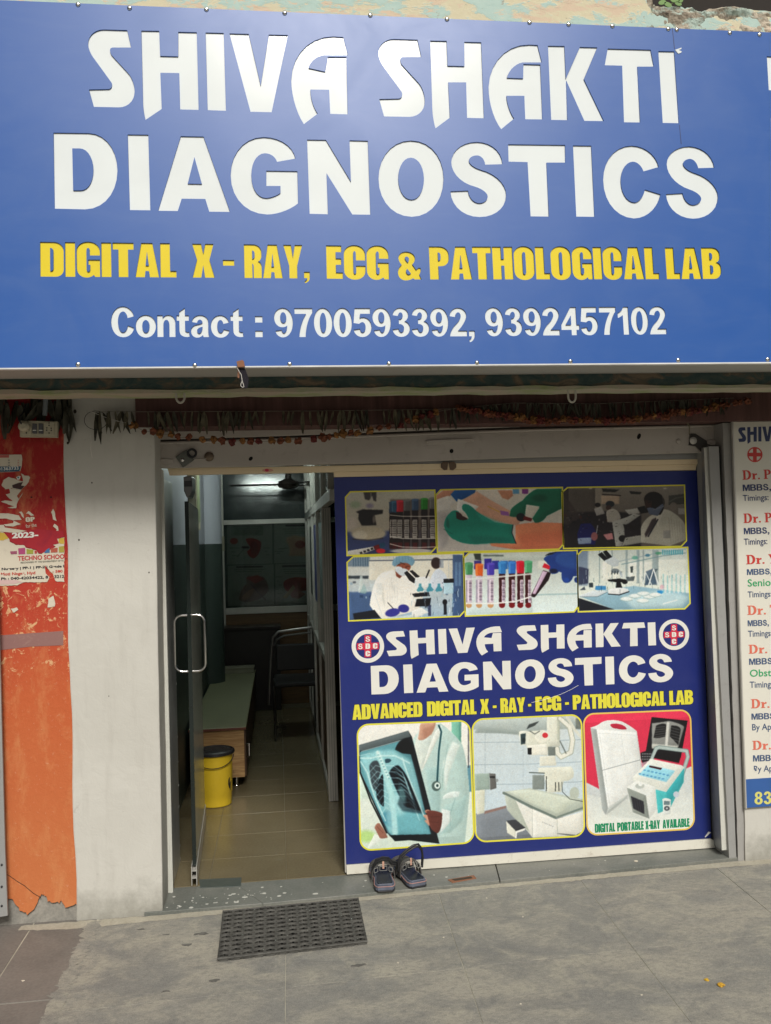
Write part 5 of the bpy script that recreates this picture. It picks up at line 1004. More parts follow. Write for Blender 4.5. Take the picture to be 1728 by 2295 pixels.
c.P("1528 220 c1560 205 1600 215 1610 250 1600 330 1540 335", (216, 218, 204), 1, 2); c.P("1540 240 1585 232 1582 320 1545 328", (60, 76, 80), 1, 2); c.ell(1568, 290, 14, 20, (40, 50, 54), .8, 3); c.P("1600 220 1740 205 1790 300 1760 420 1620 400 1590 340", (206, 208, 192), 1, 3); c.ell(1720, 262, 62, 50, (222, 222, 206), 1, 3); c.ell(1746, 250, 24, 22, (196, 60, 70), 1, 2); c.P("1600 335 1760 320 1770 410 1620 415", (224, 224, 210), 1, 2); c.rect(1600, 355, 1634, 410, (32, 34, 36), 1, 1)
c.line([(1620, 215), (1660, 240), (1700, 215)], 8, (80, 84, 82), .8, 3); c.P("1760 300 1860 285 1870 340 1770 345", (196, 198, 184), 1, 3); c.rect(1770, 345, 1830, 420, (100, 106, 100), .8, 3)
c.P("1700 425 1830 420 1840 500 1700 505", (214, 214, 198), 1, 2); c.P("1690 520 1960 510 c2000 540 1980 600 c1940 640 1900 630 1880 720 1760 730 1740 570 1690 560", (212, 214, 198), 1, 3); c.rect(1640, 580, 1740, 700, (132, 140, 136), 1, 2); c.line([(1615, 560), (1740, 565)], 9, (90, 98, 94), 1, 1)
for x in (1752, 1828, 1856): c.rect(x, 590 if x < 1800 else 640, x + 8, 715, (50, 54, 54), .9, 1)
c.line([(1885, 640), (1890, 720), (1950, 780), (2060, 800)], 5, (50, 56, 54), .9, 1); c.ell(1990, 730, 40, 50, (176, 184, 172), 1, 4); c.noise(.02); picture(c, L, 'scanner_room_print', bw=.0075)
L = rrect((2063, 75), (2949, 40), (2984, 1026), (2096, 1080), .052); c = Canvas(PP, L, CE, bg=(216, 222, 214)); g2 = lambda st: ' '.join(q if not (i % 2 == 0) else q for i, q in enumerate(st.split()))
def q9(st):
    tk = st.split(); out = []
    for i, w in enumerate(tk): out.append((('c' if w[0] == 'c' else '') + str(float(w.lstrip('c')) + 1481)) if i % 2 == 0 else w)
    return ' '.join(out)
G9 = lambda st, col, a=1.0, b=0: c.P(q9(st), col, a, b); L9 = lambda p, w, col, a=1.0, b=0: c.line([(x + 1481, y) for x, y in p], w, col, a, b); E9 = lambda x, y, *r, **k: c.ell(x + 1481, y, *r, **k)
c.vgrad(640, 1080, (196, 202, 200), (226, 230, 218)); G9("560 40 1500 20 1500 500 c1000 700 800 780 700 690 600 640 560 640", (206, 62, 88), 1, 2); G9("560 640 700 695 800 760 700 760 600 735", (190, 196, 196), .8, 14)
G9("640 185 c700 170 720 150 c780 100 900 135 c960 160 1025 215 1075 560 1060 700 770 915 c740 910 735 860", (206, 210, 206), 1, 1); G9("690 200 1020 225 1060 560 950 740 780 850", (224, 228, 224), 1, 4); G9("640 190 690 200 785 860 768 912 738 870", (160, 166, 164), 1, 2); G9("785 860 945 745 945 770 770 912", (170, 176, 172), 1, 2); G9("805 165 c800 150 850 152 c940 160 940 200 c900 208 860 195 c810 195 805 165", (176, 50, 74), 1, 1); L9([(735, 542), (1050, 455)], 4, (100, 106, 110), .9, 1); L9([(895, 240), (960, 720)], 3, (190, 196, 194), .8, 1); L9([(705, 232), (1010, 250)], 3, (180, 186, 184), .8, 1); L9([(715, 235), (800, 835)], 3, (180, 186, 184), .8, 1)
G9("1148 98 1448 128 1390 440 1100 380", (34, 32, 36), 1, 1); G9("1150 150 c1250 140 1290 130 c1400 150 1420 180 1370 350 1150 340", (146, 148, 144), .9, 8); G9("1185 170 c1240 140 1270 160 1262 260 c1200 280 1165 270", (36, 36, 38), 1, 5); G9("1310 170 c1380 160 1390 200 1370 330 c1320 280 1300 260", (34, 34, 36), 1, 5)
L9([(1285, 150), (1270, 340)], 22, (206, 206, 198), .9, 5)
for k in range(5): L9([(1180, 185 + k * 20), (1260, 178 + k * 18)], 4, (140, 142, 140), .7, 2); L9([(1310, 185 + k * 24), (1380, 205 + k * 24)], 4, (140, 142, 140), .7, 2)
G9("1150 320 1370 340 1360 360 1150 360", (186, 188, 180), .9, 6); G9("1055 395 1130 370 1170 390 1130 470 1080 500 1058 440", (36, 36, 40), 1, 2)
for k in range(18): E9(1072 + (k % 6) * 14, 405 + (k // 6) * 22, 5, 6, (150, 150, 152), .9, 1)
G9("1060 480 1130 460 1120 510 1070 530", (196, 160, 170), .8, 3)
for w, cc in ((34, (120, 136, 134)), (22, (168, 182, 178))): L9([(1130, 500), (1185, 360), (1210, 350), (1440, 380), (1450, 430), (1350, 740)], w, cc, 1, 1)
G9("1190 385 1395 410 1375 480 1165 440", (28, 26, 30), 1, 2); G9("990 600 1140 445 1400 500 1420 520 1270 720 1000 640", (214, 218, 208), 1, 2); G9("1040 580 1120 495 1345 545 1270 640", (150, 206, 224), 1, 2); G9("1130 500 1235 522 1225 538 1125 515", (70, 34, 36), 1, 1)
for k in range(14): E9(1090 + (k % 7) * 32 - (k // 7) * 40, 540 + (k // 7) * 30 + (k % 7) * 7, 11, 6, (70, 130, 180), .8, 2)
G9("1270 722 1420 520 1415 640 1350 760 1300 860 1200 900 1180 700", (84, 176, 178), 1, 2); G9("1270 722 1420 525 1410 640 1280 840", (60, 150, 156), .7, 6); E9(1352, 742, 24, 26, (186, 196, 206), 1, 2)
G9("942 680 1025 625 1180 680 1190 860 1130 945 985 890", (216, 220, 214), 1, 1); G9("942 685 1100 750 1130 945 990 890", (140, 146, 140), 1, 2); G9("975 755 1082 800 1088 905 995 860", (50, 50, 56), 1, 2)
for k in range(5): L9([(985 + k * 20, 770 + k * 8), (1000 + k * 20, 860 + k * 8)], 3, (90, 90, 96), .7, 1)
E9(1050, 672, 38, 22, (176, 182, 176), 1, 3); E9(1055, 655, 18, 18, (226, 230, 224), 1, 2); G9("1238 780 c1270 760 1308 785 1305 900 c1270 915 1245 910", (206, 212, 208), 1, 1); G9("1250 795 1298 798 1298 830 1250 828", (110, 126, 130), 1, 1); E9(1275, 858, 24, 20, (80, 84, 90), 1, 2); E9(1275, 858, 9, 8, (190, 194, 196), 1, 1); G9("760 912 950 780 1000 900 1130 950 1240 910 1180 940 1130 960 900 930", (180, 186, 180), .5, 16); c.noise(.015)
picture(c, L, 'portable_unit_print', m_flat('orange_border', (.80, .55, .12)), bw=.0075)
# lettering of the poster
Wp = .0014
def bb(G, foot=None):
    pts = [q for g in G for lp in g for q in lp]; return min(q[0] for q in pts), max(q[0] for q in pts), foot, max(q[1] for q in pts)
def refit(G, foot, BL, BR, TL):
    x0, x1, y0, y1 = bb(G, foot); A, B, T = (np.array(PP.uv(750 + a / 3.874, 1370 + b / 3.874)) for a, b in (BL, BR, TL))
    d = (B - A); n = np.linalg.norm(d); d /= n; e = np.array([-d[1], d[0]]); h = abs((T - A) @ e)
    return [[[tuple(A + d * ((u - x0) / (x1 - x0) * n) + e * ((v - y0) / (y1 - y0) * h)) for u, v in lp] for lp in g] for g in G]
fS = Z1(861, 481)[1]; fK = Z2(714, 523)[1]; fD = Z1(600, 912)[1]
for G, ft_, q in ((G_SHIVA, fS, ((452, 392), (1457, 345), (455, 172))), (G_SHAKTI, fK, ((1581, 335), (2790, 296), (1581, 125))), (G_DIAG, fD, ((318, 723), (2940, 612), (316, 466)))):
    for gl_ in refit(G, ft_, *q): lettering('letter', [gl_], PP, Wp, PWHITE, po)
b_ = lin(155, 942, 3111, 805); t_ = lin(155, 812, 3111, 682)
for text, x0, x1 in (('ADVANCED', 155, 762), ('DIGITAL', 803, 1231), ('X', 1265, 1342), ('-', 1374, 1406), ('RAY', 1440, 1655), ('-', 1680, 1707), ('ECG', 1744, 1967), ('-', 2001, 2034), ('PATHOLOGICAL', 2068, 2876), ('LAB', 2906, 3112)):
    Pz = lambda x, y: (750 + x / 3.874, 1370 + y / 3.874); lay = layout(text, IMP, 1)
    G = place(lay, PP, Pz(x0, b_(x0)), Pz(x1, b_(x1)), Pz(x0, t_(x0)))
    lettering('caption_shadow', [[offset(lp, .0022 if i == 0 else -.0018) for i, lp in enumerate(isl)] for g in G for isl in islands(g)], PP, Wp - .0002, PBLK, po, .0003)
    lettering('caption', G, PP, Wp + .0004, PYEL, po)
Pe = lambda x, y: (1150 + x / 3.702, 1580 + y / 3.702); b_ = lin(678, 1058, 1462, 1008); t_ = lin(678, 986, 1462, 938)
for text, x0, x1 in (('DIGITAL', 678, 846), ('PORTABLE', 863, 1083), ('X-RAY', 1097, 1218), ('AVAILABLE', 1240, 1463)):
    lettering('caption', place(layout(text, IMP, 3), PP, Pe(x0, b_(x0)), Pe(x1, b_(x1)), Pe(x0, t_(x0))), PP, .0024, PGREEN, po)
for (cx_, cy_, ro, ri, lab) in ((288, 303, 141, 105, 'left'), (1588.5 + 1357, 202, 131, 98, 'right')):
    Pz = lambda x, y: PP.uv(750 + x / 3.874, 1370 + y / 3.874); k = ro / 141
    ring = lambda r: [Pz(cx_ + r * math.cos(a), cy_ + r * 1.02 * math.sin(a)) for a in [math.pi * 2 * j / 40 for j in range(40)]]
    MB().prism([ring(ro), ring(ri)], PP, Wp, Wp + .0006).build('logo_ring', PWHITE, po)
    w = 29 * k; h = 96 * k; cr = [(-w, -h), (w, -h), (w, -w), (h, -w), (h, w), (w, w), (w, h), (-w, h), (-w, w), (-h, w), (-h, -w), (-w, -w)]
    MB().prism([[Pz(cx_ + x, cy_ + y - x * .04) for x, y in cr]], PP, Wp, Wp + .0005).build('logo_cross', PRED, po)
    for ch, dx, dy in (('S', 0, -62), ('S', -64, 0), ('D', 0, 0), ('C', 64, 0), ('C', 0, 64)):
        dx *= k; dy *= k; a, b2 = cx_ + dx, cy_ + dy - dx * .04; W_, H_ = 20 * k, 23 * k
        lettering('logo_letter', place(layout(ch, ARI if ch == 'S' else IMP), PP, (750 + (a - W_) / 3.874, 1370 + (b2 + H_) / 3.874), (750 + (a + W_) / 3.874, 1370 + (b2 + H_ - 1) / 3.874), (750 + (a - W_) / 3.874, 1370 + (b2 - H_) / 3.874)), PP, Wp + .0006, PWHITE, po)
# scratch, creases and lifted corner
MB().tube([PP.p(*PP.uv(1160 + x / 3.874, 1370 + y / 3.874), .0022) for x, y in ((120, 792), (240, 765), (370, 722), (460, 680), (528, 642))], .0009, 5).build('scratch', PWHITE, po)
a = [PP.uv(1530 + x / 8.414, 1750 + y / 8.414) for x, y in ((410, 1055), (480, 955), (528, 965), (470, 1010), (425, 1058))]; MB().prism([a], PP, .002, .006).build('lifted_corner', PWHITE, po)
# white bottom strip
a = [PP.uv(776, 1938), PP.uv(1190, 1908.5), PP.uv(1592, 1879), PP.uv(1601, 1884), PP.uv(1602, 1898), PP.uv(1190, 1929), PP.uv(777, 1958)]
ws = tag(MB().prism([a], PP, -.0, .012).build('bottom_strip', WSTRIP, None, bevel=.001, loc=PP.p(1.1, .06)), 'chipped white strip along the foot of the window poster', 'skirting strip')
# beige bar across the opening
tb = thing('door_track', (.8, -.02, 1.9), 'beige painted track bar across the top of doorway and poster', 'track bar')
PT = vplane(-.022)
MB().prism([[PT.uv(375, 1049), PT.uv(576, 1046.5), PT.uv(1152, 1036), PT.uv(1563, 1029), PT.uv(1564, 1040), PT.uv(1152, 1049), PT.uv(740, 1058), PT.uv(380, 1065)]], PT, -.03, 0).build('bar', BEIGE, tb, bevel=.001)
MB().prism([[PT.uv(748, 1058.3), PT.uv(1152, 1049.4), PT.uv(1563, 1040.4), PT.uv(1560, 1053), PT.uv(1152, 1060), PT.uv(749, 1069)]], PT, -.018, -.004).build('lower_bar', BEIGE, tb, bevel=.001)
MB().prism([[PT.uv(740, 1041.5), PT.uv(1152, 1026), PT.uv(1600, 1012), PT.uv(1600, 1024), PT.uv(1563, 1028.6), PT.uv(1152, 1035.5), PT.uv(740, 1044)]], PT, -.03, -.003).build('grey_top_plate', FRAMEG, tb)
mb = MB(); c = PT.uv(1005, 1045)
for s_ in (-1, 1):
    mb.prism([[PT.uv(1005 + s_ * x, y) for x, y in ((1, 1036), (12, 1035), (17, 1040), (17, 1048), (10, 1054), (3, 1053))]], PT, 0, .006)
mb.build('wing_latch', m_painted('latch_brown', (.13, .085, .055), (.2, .15, .1), .6, .5, 40), tb)
mb = MB(); n = 12; mb.prism([[PT.uv(598 + 4.5 * math.cos(k * .5236) , 1054 + 3.4 * math.sin(k * .5236)) for k in range(n)]], PT, 0, .0012); mb.build('red_dab', PRED, tb)
mb = MB(); mb.prism([[PT.uv(600 + 13 * math.cos(k * .5236), 1054 + 3.6 * math.sin(k * .5236)) for k in range(n)]], PT, 0, .0005); mb.build('pink_smear', m_flat('smear', (.70, .36, .25), .6), tb)
# ------------------------------------------------------------------ rolled-up shutter: bottom plate with locks, ridged slats above
rs = thing('rolling_shutter', (.8, -.06, 2.05), 'rolled up grey shutter whose bottom plate with locks shows above the door', 'rolling shutter')
PSH = vplane(-.06)
yb = lambda x: np.interp(x, [330, 576, 740, 1152, 1600], [1050, 1045, 1041, 1026, 1013.5]); ytp = lambda x: np.interp(x, [330, 576, 1152, 1620], [997, 990, 968, 957])
X5 = (330, 576, 860, 1152, 1400, 1606)
MB().prism([[PSH.uv(x, yb(x)) for x in X5] + [PSH.uv(x, ytp(x)) for x in X5[::-1]]], PSH, -.02, 0).build('bottom_plate', SHUT, rs, bevel=.002)
MB().tube([PSH.p(*PSH.uv(x, ytp(x) - 3), -.004) for x in X5], .0075, 10).build('round_rib', SHUT, rs, smooth=True)
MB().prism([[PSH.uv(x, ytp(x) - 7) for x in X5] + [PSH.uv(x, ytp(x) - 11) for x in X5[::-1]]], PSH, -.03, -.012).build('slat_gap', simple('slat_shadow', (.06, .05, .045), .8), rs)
MB().prism([[PSH.uv(x, ytp(x) - 11) for x in X5] + [PSH.uv(x, ytp(x) - 45) for x in X5[::-1]]], PSH, -.03, .003).build('curved_slat', SHUT, rs, bevel=.003)
# holes
for (px, py, rx, ry, rot) in ((562, 1028, 5.5, 4, -.8), (1012, 1011, 4.5, 5, .3), (1432, 978, 4, 7, .4)):
    lp = [PSH.uv(px + rx * math.cos(k * .6283) * math.cos(rot) - ry * math.sin(k * .6283) * math.sin(rot), py + rx * math.cos(k * .6283) * math.sin(rot) + ry * math.sin(k * .6283) * math.cos(rot)) for k in range(10)]
    MB().prism([lp], PSH, .0002, .0008).build('hole', simple('hole_dark', (.008, .007, .006), .95), rs)
# pull handle in the middle
MB().prism([[PSH.uv(*q) for q in ((954, 988), (1060, 983), (1062, 989), (955, 994))]], PSH, .001, .012).build('handle_rail', SHUT, rs, bevel=.001)
MB().prism([[PSH.uv(*q) for q in ((955, 1000), (962, 998), (985, 1000), (990, 1006), (975, 1009), (956, 1008))]], PSH, .0, .003).build('handle_foot', SHUT, rs)
MB().prism([[PSH.uv(*q) for q in ((1045, 994), (1058, 993), (1062, 999), (1058, 1005), (1044, 1006))]], PSH, .0, .003).build('handle_foot', SHUT, rs)
# left lock: diamond plate, ring and pull pin
lk = MB(); q = lambda x, y: PSH.uv(330 + x / 4.165, 900 + y / 4.165)
lock = tag(MB().prism([[q(265, 518), q(370, 452), q(440, 545), q(335, 618)]], PSH, .001, .012).build('lock', m_painted('lock_plate', (.13, .14, .12), (.22, .20, .16), .4, .6, 40, .6), rs, bevel=.001), 'diamond shaped lock plate at the left')
c = PSH.p(*q(330, 548), .012); MB().lathe([(.0085, 0), (.0085, -.005), (.006, -.007)], c, 14, axis='Y').build('knob', CHROME, lock, smooth=True)
c = q(420, 485); MB().tube([PSH.p(c[0] + .018 * math.cos(a), c[1] + .018 * math.sin(a), .014) for a in [k * .3927 for k in range(16)]], .0055, 7, closed=True).build('ring', BLACK, lock, smooth=True)
MB().tube([PSH.p(*q(450, 540), .008), PSH.p(*q(565, 535), .008)], .003, 6).build('pin', SHUT, lock)
c = PSH.p(*q(578, 515), .004); MB().lathe([(.022, 0), (.02, -.004), (.012, -.009), (.004, -.01)], c, 16, axis='Y').build('rose', m_painted('rose_brass', (.22, .17, .12), (.1, .08, .06), .5, .5, 50, .5), lock, smooth=True)
MB().prism([[q(75, 540), q(200, 535), (q(238, 548)), q(236, 572), q(200, 588), q(80, 588)]], PSH, .002, .010).build('latch_bolt', SHUT, lock, bevel=.002)
# right lock
q = lambda x, y: PSH.uv(1400 + x / 5.079, 880 + y / 5.079)
lock = tag(MB().prism([[q(740, 470), q(800, 470), q(940, 560), q(935, 690), q(905, 705), q(860, 670), q(800, 610), q(725, 600)]], PSH, .001, .009).build('lock', m_painted('lock_dark', (.035, .032, .03), (.09, .08, .06), .5, .6, 30), rs, bevel=.002), 'dark blocky lock at the right')
c = PSH.p(*q(765, 550), .012); MB().lathe([(.018, 0), (.018, -.005), (.008, -.009)], c, 16, axis='Y').build('rose', ALU, lock, smooth=True)
c = PSH.p(*q(610, 555), .004); MB().lathe([(.012, 0), (.011, -.004), (.004, -.007)], c, 12, axis='Y').build('rose', SHUT, lock, smooth=True)
MB().prism([[q(930, 550), q(960, 540), q(1105, 540), q(1105, 600), q(960, 600), q(932, 585)]], PSH, .002, .012).build('latch_bolt', SHUT, lock, bevel=.002)
MB().prism([[q(940, 602), q(1105, 612), q(1110, 680), q(1060, 690), q(940, 670)]], PSH, -.01, .002).build('recess', simple('recess_black', (.01, .01, .01), .9), lock)
twig = tag(MB().tube([PSH.p(*q(600, 275), .05), PSH.p(*q(640, 330), .05), PSH.p(*q(690, 400), .045), PSH.p(*q(712, 485), .02)], [.004, .005, .0035, .002], 6).build('dry_twig', LEAF, None, loc=PSH.p(*q(712, 485), .02)), 'dry brown stem hanging by the right shutter lock', 'twig')

# ------------------------------------------------------------------ notice board of the doctors
nb = thing('notice_board', (2.6, -.175, 1.1), 'tall cream notice board listing doctors and timings on the right wall', 'notice board')
q7 = lambda x, y: (1550 + x / 4.095, 900 + y / 4.095); q8 = lambda x, y: (1550 + x / 3.815, 1400 + y / 3.815)
tl, bl_ = PB.uv(*q7(382, 186)), PB.uv(*q8(470, 1566)); tr = (3.5, PB.uv(1728, 945.5)[1]); mid = PB.uv(*q8(462, 1322))
MB().prism([[tl, bl_, (3.5, bl_[1]), tr]], PB, -.012, 0).build('board_sheet', BWHITE, nb, bevel=.001)
MB().prism([[(mid[0] - .003, mid[1]), bl_, (3.49, bl_[1] + .001), (3.49, mid[1])]], PB, .0001, .0009).build('blue_band', BBLUE, nb)
MB().prism([[(tl[0] - .006, tl[1]), (bl_[0] - .006, bl_[1] - .003), (bl_[0], bl_[1] - .003), (tl[0], tl[1])]], PB, -.012, .003).build('edge_trim', ALU, nb)
def bt(text, conv, x, base, top, mat, font=None, xr=None, bold=.035, sx=.92, w=.0008, name='line_of_text'):
    lay = layout(text, font, 6, 30) if font else bflay(text, bold, sx)
    P = lambda a, b: conv(a, b); sl = -.035                  # lines rise to the right in the picture
    G = place(lay, PB, P(x, base), P(x + 100, base + 100 * sl), P(x, top), width=None if xr else 1.0)
    if xr: G = place(lay, PB, P(x, base), P(xr, base + (xr - x) * sl), P(x, top))
    return lettering(name, G, PB, w, mat, nb, .0004)
# heading in the sign's letter shapes
x0, x1, y0, y1 = bb(G_SHIVA, fS); A = np.array(PB.uv(*q7(428, 372))); B = np.array(PB.uv(*q7(837, 362))); T = np.array(PB.uv(*q7(428, 234)))
for g in G_SHIVA:
    lettering('letter', [[[tuple(A + (B - A) * (u - x0) / (x1 - x0) + (T - A) * (v - y0) / (y1 - y0)) for u, v in lp] for lp in g]], PB, .0008, PNAVY, nb)
ring = lambda r: [PB.uv(*q7(580 + r * math.cos(k * .1745), 487 + r * math.sin(k * .1745))) for k in range(36)]
MB().prism([ring(70), ring(58)], PB, .0006, .0012).build('emblem_ring', BRED, nb)
w, h = 17, 58; MB().prism([[PB.uv(*q7(580 + x, 487 + y)) for x, y in ((-w, -h), (w, -h), (w, -w), (h, -w), (h, w), (w, w), (w, h), (-w, h), (-w, w), (-h, w), (-h, -w), (-w, -w))]], PB, .0006, .0012).build('emblem_cross', BRED, nb)
for conv, dr_, mb_, tm, third in (
    (q7, ('Dr. P.', 468, 718, 632, BRED), ('MBBS,', 470, 822, 763, 729), ('Timings:', 470, 912, 858, 706), None),
    (q7, ('Dr. P.', 477, 1115, 1028, BRED), ('MBBS,', 480, 1218, 1160, 713), ('Timings:', 480, 1315, 1258, 695), None),
    (q7, ('Dr. Y', 502, 1493, 1408, BRED), ('MBBS,', 508, 1592, 1538, 738), ('Timings:', 515, 1797, 1743, 735), ('Senior', 512, 1697, 1632, 768)),
    (q7, ('Dr. T', 512, 1958, 1873, BRED2), ('MBBS,', 515, 2062, 2008, 709), ('Timings:', 518, 2158, 2103, 738), None),
    (q8, ('Dr.', 488, 248, 172, BRED2), ('MBBS', 492, 343, 290, 692), ('Timings', 497, 540, 487, 700), ('Obst', 495, 445, 385, 682)),
    (q8, ('Dr.', 508, 715, 637, BRED2), ('MBBS', 512, 812, 760, 712), ('By App', 513, 903, 850, 715), None),
    (q8, ('Dr.', 520, 1070, 993, BRED2), ('MBBS', 525, 1170, 1117, 725), ('By App', 528, 1258, 1207, 728), None)):
    t_, x, b2, tp, mt = dr_; bt(t_, conv, x, b2, tp, mt, SER, xr=x + (157 if t_ == 'Dr.' else 262) * (1.08 if conv is q7 else 1.0))
    t_, x, b2, tp, xr = mb_; bt(t_, conv, x, b2, tp, PNAVY if conv is q7 and b2 < 1400 else PSLATE, ARI, xr=xr)
    t_, x, b2, tp, xr = tm; bt(t_, conv, x, b2, tp, PNAVY if conv is q7 and b2 < 1400 else PSLATE, xr=xr, bold=.012)
    if third: t_, x, b2, tp, xr = third; bt(t_, conv, x, b2, tp, BGREEN, xr=xr, bold=.012)
bt('83', q8, 537, 1537, 1430, m_flat('band_yellow', (.70, .66, .18)), ARI, xr=684, w=.0012, name='number')

# ------------------------------------------------------------------ torn papers on the orange wall
def scrap(name, st, conv, mat, parent, w=.001, jag=0.0, th_=.0011):
    pts = parse(st, conv, 4); out = []
    for a, b in zip(pts, pts[1:] + pts[:1]):
        L = math.dist(a, b); n = max(1, int(L / .008))
        for k in range(n): out.append((a[0] + (b[0] - a[0]) * k / n + rnd.uniform(-jag, jag), a[1] + (b[1] - a[1]) * k / n + rnd.uniform(-jag, jag)))
    return MB().prism([out], PO, w, w + th_).build(name, mat, parent)
c1 = lambda x, y: PO.uv(x / 10.41, 1180 + y / 10.41)      # zoom of the school poster
c2 = lambda x, y: PO.uv(x / 10.055, 980 + y / 10.055)
sp_ = thing('torn_poster', PO.p(-1.05, 1.45), 'torn school poster with white and red remains on the red painted wall', 'poster')
scrap('paper_remnant', "-300 90 80 130 220 300 230 350 380 430 570 440 600 500 860 560 900 640 980 640 1040 580 1160 500 1190 520 1300 470 1235 420 1330 390 1330 290 1500 250 1500 1290 1300 1280 1240 1090 1170 1050 1050 890 1070 1090 1150 1180 1110 1290 950 1300 560 1300 400 1370 -300 1390", c1, PAPER, sp_, .0012, .0012)
scrap('yellow_remnant', "-300 90 90 150 210 270 80 320 -300 350", c1, PAPERY, sp_, .0020, .001)
scrap('yellow_remnant', "1370 290 c1390 270 1500 265 1500 400 c1390 420 1370 370", c1, PAPERY, sp_, .0020, .0)
scrap('pink_remnant', "-300 1250 160 1240 400 1250 560 1300 300 1340 -300 1380", c1, m_flat('pink_paper', (.60, .42, .40), .8), sp_, .0020, .001)
scrap('red_remnant', "90 140 450 100 890 60 1230 90 1480 110 1500 240 1330 290 1380 390 1230 430 1300 480 980 630 900 620 850 540 600 470 560 430 380 420 240 340 210 270", c1, REDPAP, sp_, .0021, .001)
for (st, cc) in (("430 510 590 495 595 640 440 650", (.42, .06, .18)), ("625 520 785 540 780 635 625 640", (.34, .35, .05)), ("810 560 870 560 870 630 812 632", (.45, .06, .05)), ("1040 600 1090 540 1160 500 1165 610 1045 620", (.05, .16, .34)), ("1190 515 1350 495 1345 600 1192 608", (.45, .10, .06)), ("1375 470 1500 455 1500 600 1380 605", (.40, .34, .06)), ("240 580 400 570 400 640 260 645", (.32, .08, .14))):
    scrap('letter_block', st, c1, m_flat('block', cc, .7), sp_, .0028)
def wt(text, conv, x, base, xr, top, mat, bold=.03, font=None, w=.0030, parent=None, sl=None, name='line_of_text'):
    lay = layout(text, font, 5) if font else bflay(text, bold, .9)
    def P(a, b): u = (a, b); return (a / 10.41, 1180 + b / 10.41) if conv is c1 else (a / 10.055, 980 + b / 10.055)
    b2 = base[1] if isinstance(base, tuple) else base; b1 = base[0] if isinstance(base, tuple) else base
    return lettering(name, place(lay, PO, P(x, b1), P(xr, b2), P(x, top)), PO, w, mat, parent or sp_, .0004)
for t_, x, xr, b0, b1, tp in (('A', 300, 400, 640, 636, 575), ('L', 460, 570, 635, 630, 520), ('P', 650, 760, 620, 618, 520), ('B', 1215, 1310, 595, 590, 520), ('E', 1400, 1490, 595, 590, 485)): wt(t_, c1, x, (b0, b1), xr, tp, PWHITE, .06, IMP, .0034, name='letter')
wt('TECHNO SCHOOL', c1, 425, (795, 742), 1580, 695, m_flat('school_red', (.48, .03, .03), .6), .04)
wt('RECOGNISED BY THE GOVERNMENT OF TS', c1, 485, (862, 815), 1485, 825, m_flat('school_grey', (.12, .13, .10), .6), .02)
wt('Nursery | PP-1 | PP-2 | Grade I', c1, 40, (1018, 948), 1500, 965, PBLK, .05)
wt('Moti Nagar, Hyd', c1, 22, (1145, 1110), 830, 1080, m_flat('school_red2', (.50, .05, .03), .6), .04); wt('- 500', c1, 1225, (1080, 1070), 1465, 1020, m_flat('school_red3', (.50, .05, .03), .6), .04)
wt('Ph : 040-42034422, 8', c1, 25, (1250, 1208), 1130, 1190, PBLK, .04); wt('3212', c1, 1270, (1202, 1196), 1500, 1135, PBLK, .04)
wt('2023-', c1, 290, (270, 245), 900, 150, PWHITE, .06, None, .0034, name='year')
wt('OP', c2, 585, (1910, 1895), 790, 1805, PAPER, .05, IMP, .0026); wt('for the', c2, 590, (2045, 2010), 830, 1965, PAPER, .0, None, .0026)
scrap('paper_strip', "-200 1720 180 1715 430 1760 490 1860 300 1870 470 1960 300 2010 130 2005 90 1960 300 1940 310 1880 150 1830 -200 1830", c2, PAPER, sp_, .0016, .001)
scrap('paper_strip', "-200 2000 90 1970 120 2030 420 2080 620 2110 420 2150 -200 2120", c2, PAPER, sp_, .0034, .001)
scrap('paper_strip', "430 1690 490 1670 530 1740 545 1820 500 1790 470 1720", c2, PAPER, sp_, .0016, .0006); scrap('paper_strip', "590 1720 650 1660 700 1700 770 1760 700 1770 640 1720", c2, PAPER, sp_, .0016, .0006)
scrap('paper_strip', "1160 1690 1200 1610 1240 1680 1250 1780 1285 1890 1200 1850 1180 1740", c2, PAPER, sp_, .0016, .001); scrap('paper_strip', "1230 1950 1310 2010 1320 2120 1210 2170 1290 2090 1200 2010", c2, PAPER, sp_, .0016, .001)
mp = thing('torn_poster', PO.p(-1.12, 1.85), 'small torn paper remains with ragged star shape below the number sticker', 'poster')
scrap('paper_remnant', "40 1080 80 960 200 900 310 920 400 960 520 1000 500 880 480 820 560 860 640 870 680 910 650 1010 520 1150 470 1200 260 1150 130 1170 60 1110", c2, PAPER, mp, .001, .0012)
scrap('paper_remnant', "210 1150 480 1195 380 1320 430 1400 520 1240 500 1300 390 1470 370 1600 180 1590 330 1560 20 1450 120 1420 290 1440 130 1290 230 1260", c2, PAPER, mp, .0018, .0012)
scrap('dark_remnant', "280 1080 420 1030 520 1010 480 1090 560 1100 480 1180 290 1140", c2, simple('dark_paper', (.06, .03, .03), .8), mp, .0026); scrap('eye_remnant', "370 900 430 870 470 880 450 950 400 960", c2, PWHITE, mp, .0026); scrap('eye_spot', "395 895 430 890 435 925 405 930", c2, m_flat('teal_ink', (.04, .18, .2), .6), mp, .0034)
for q in ((710, 1350), (1150, 1350)):
    u, v = c2(*q); MB().prism([[(u + .0045 * math.cos(k * .785), v + .0035 * math.sin(k * .785)) for k in range(8)]], PO, .0002, .001).build('nail_hole', simple('nail_dark', (.02, .01, .01), .9), lo)
st_ = thing('number_sticker', PO.p(-1.12, 2.0), 'small white and blue sticker with a number, curling on the red wall', 'sticker')
scrap('sticker_sheet', "-300 400 470 390 490 400 505 500 490 660 460 760 300 780 -300 800", c2, PAPER, st_, .001, .0003)
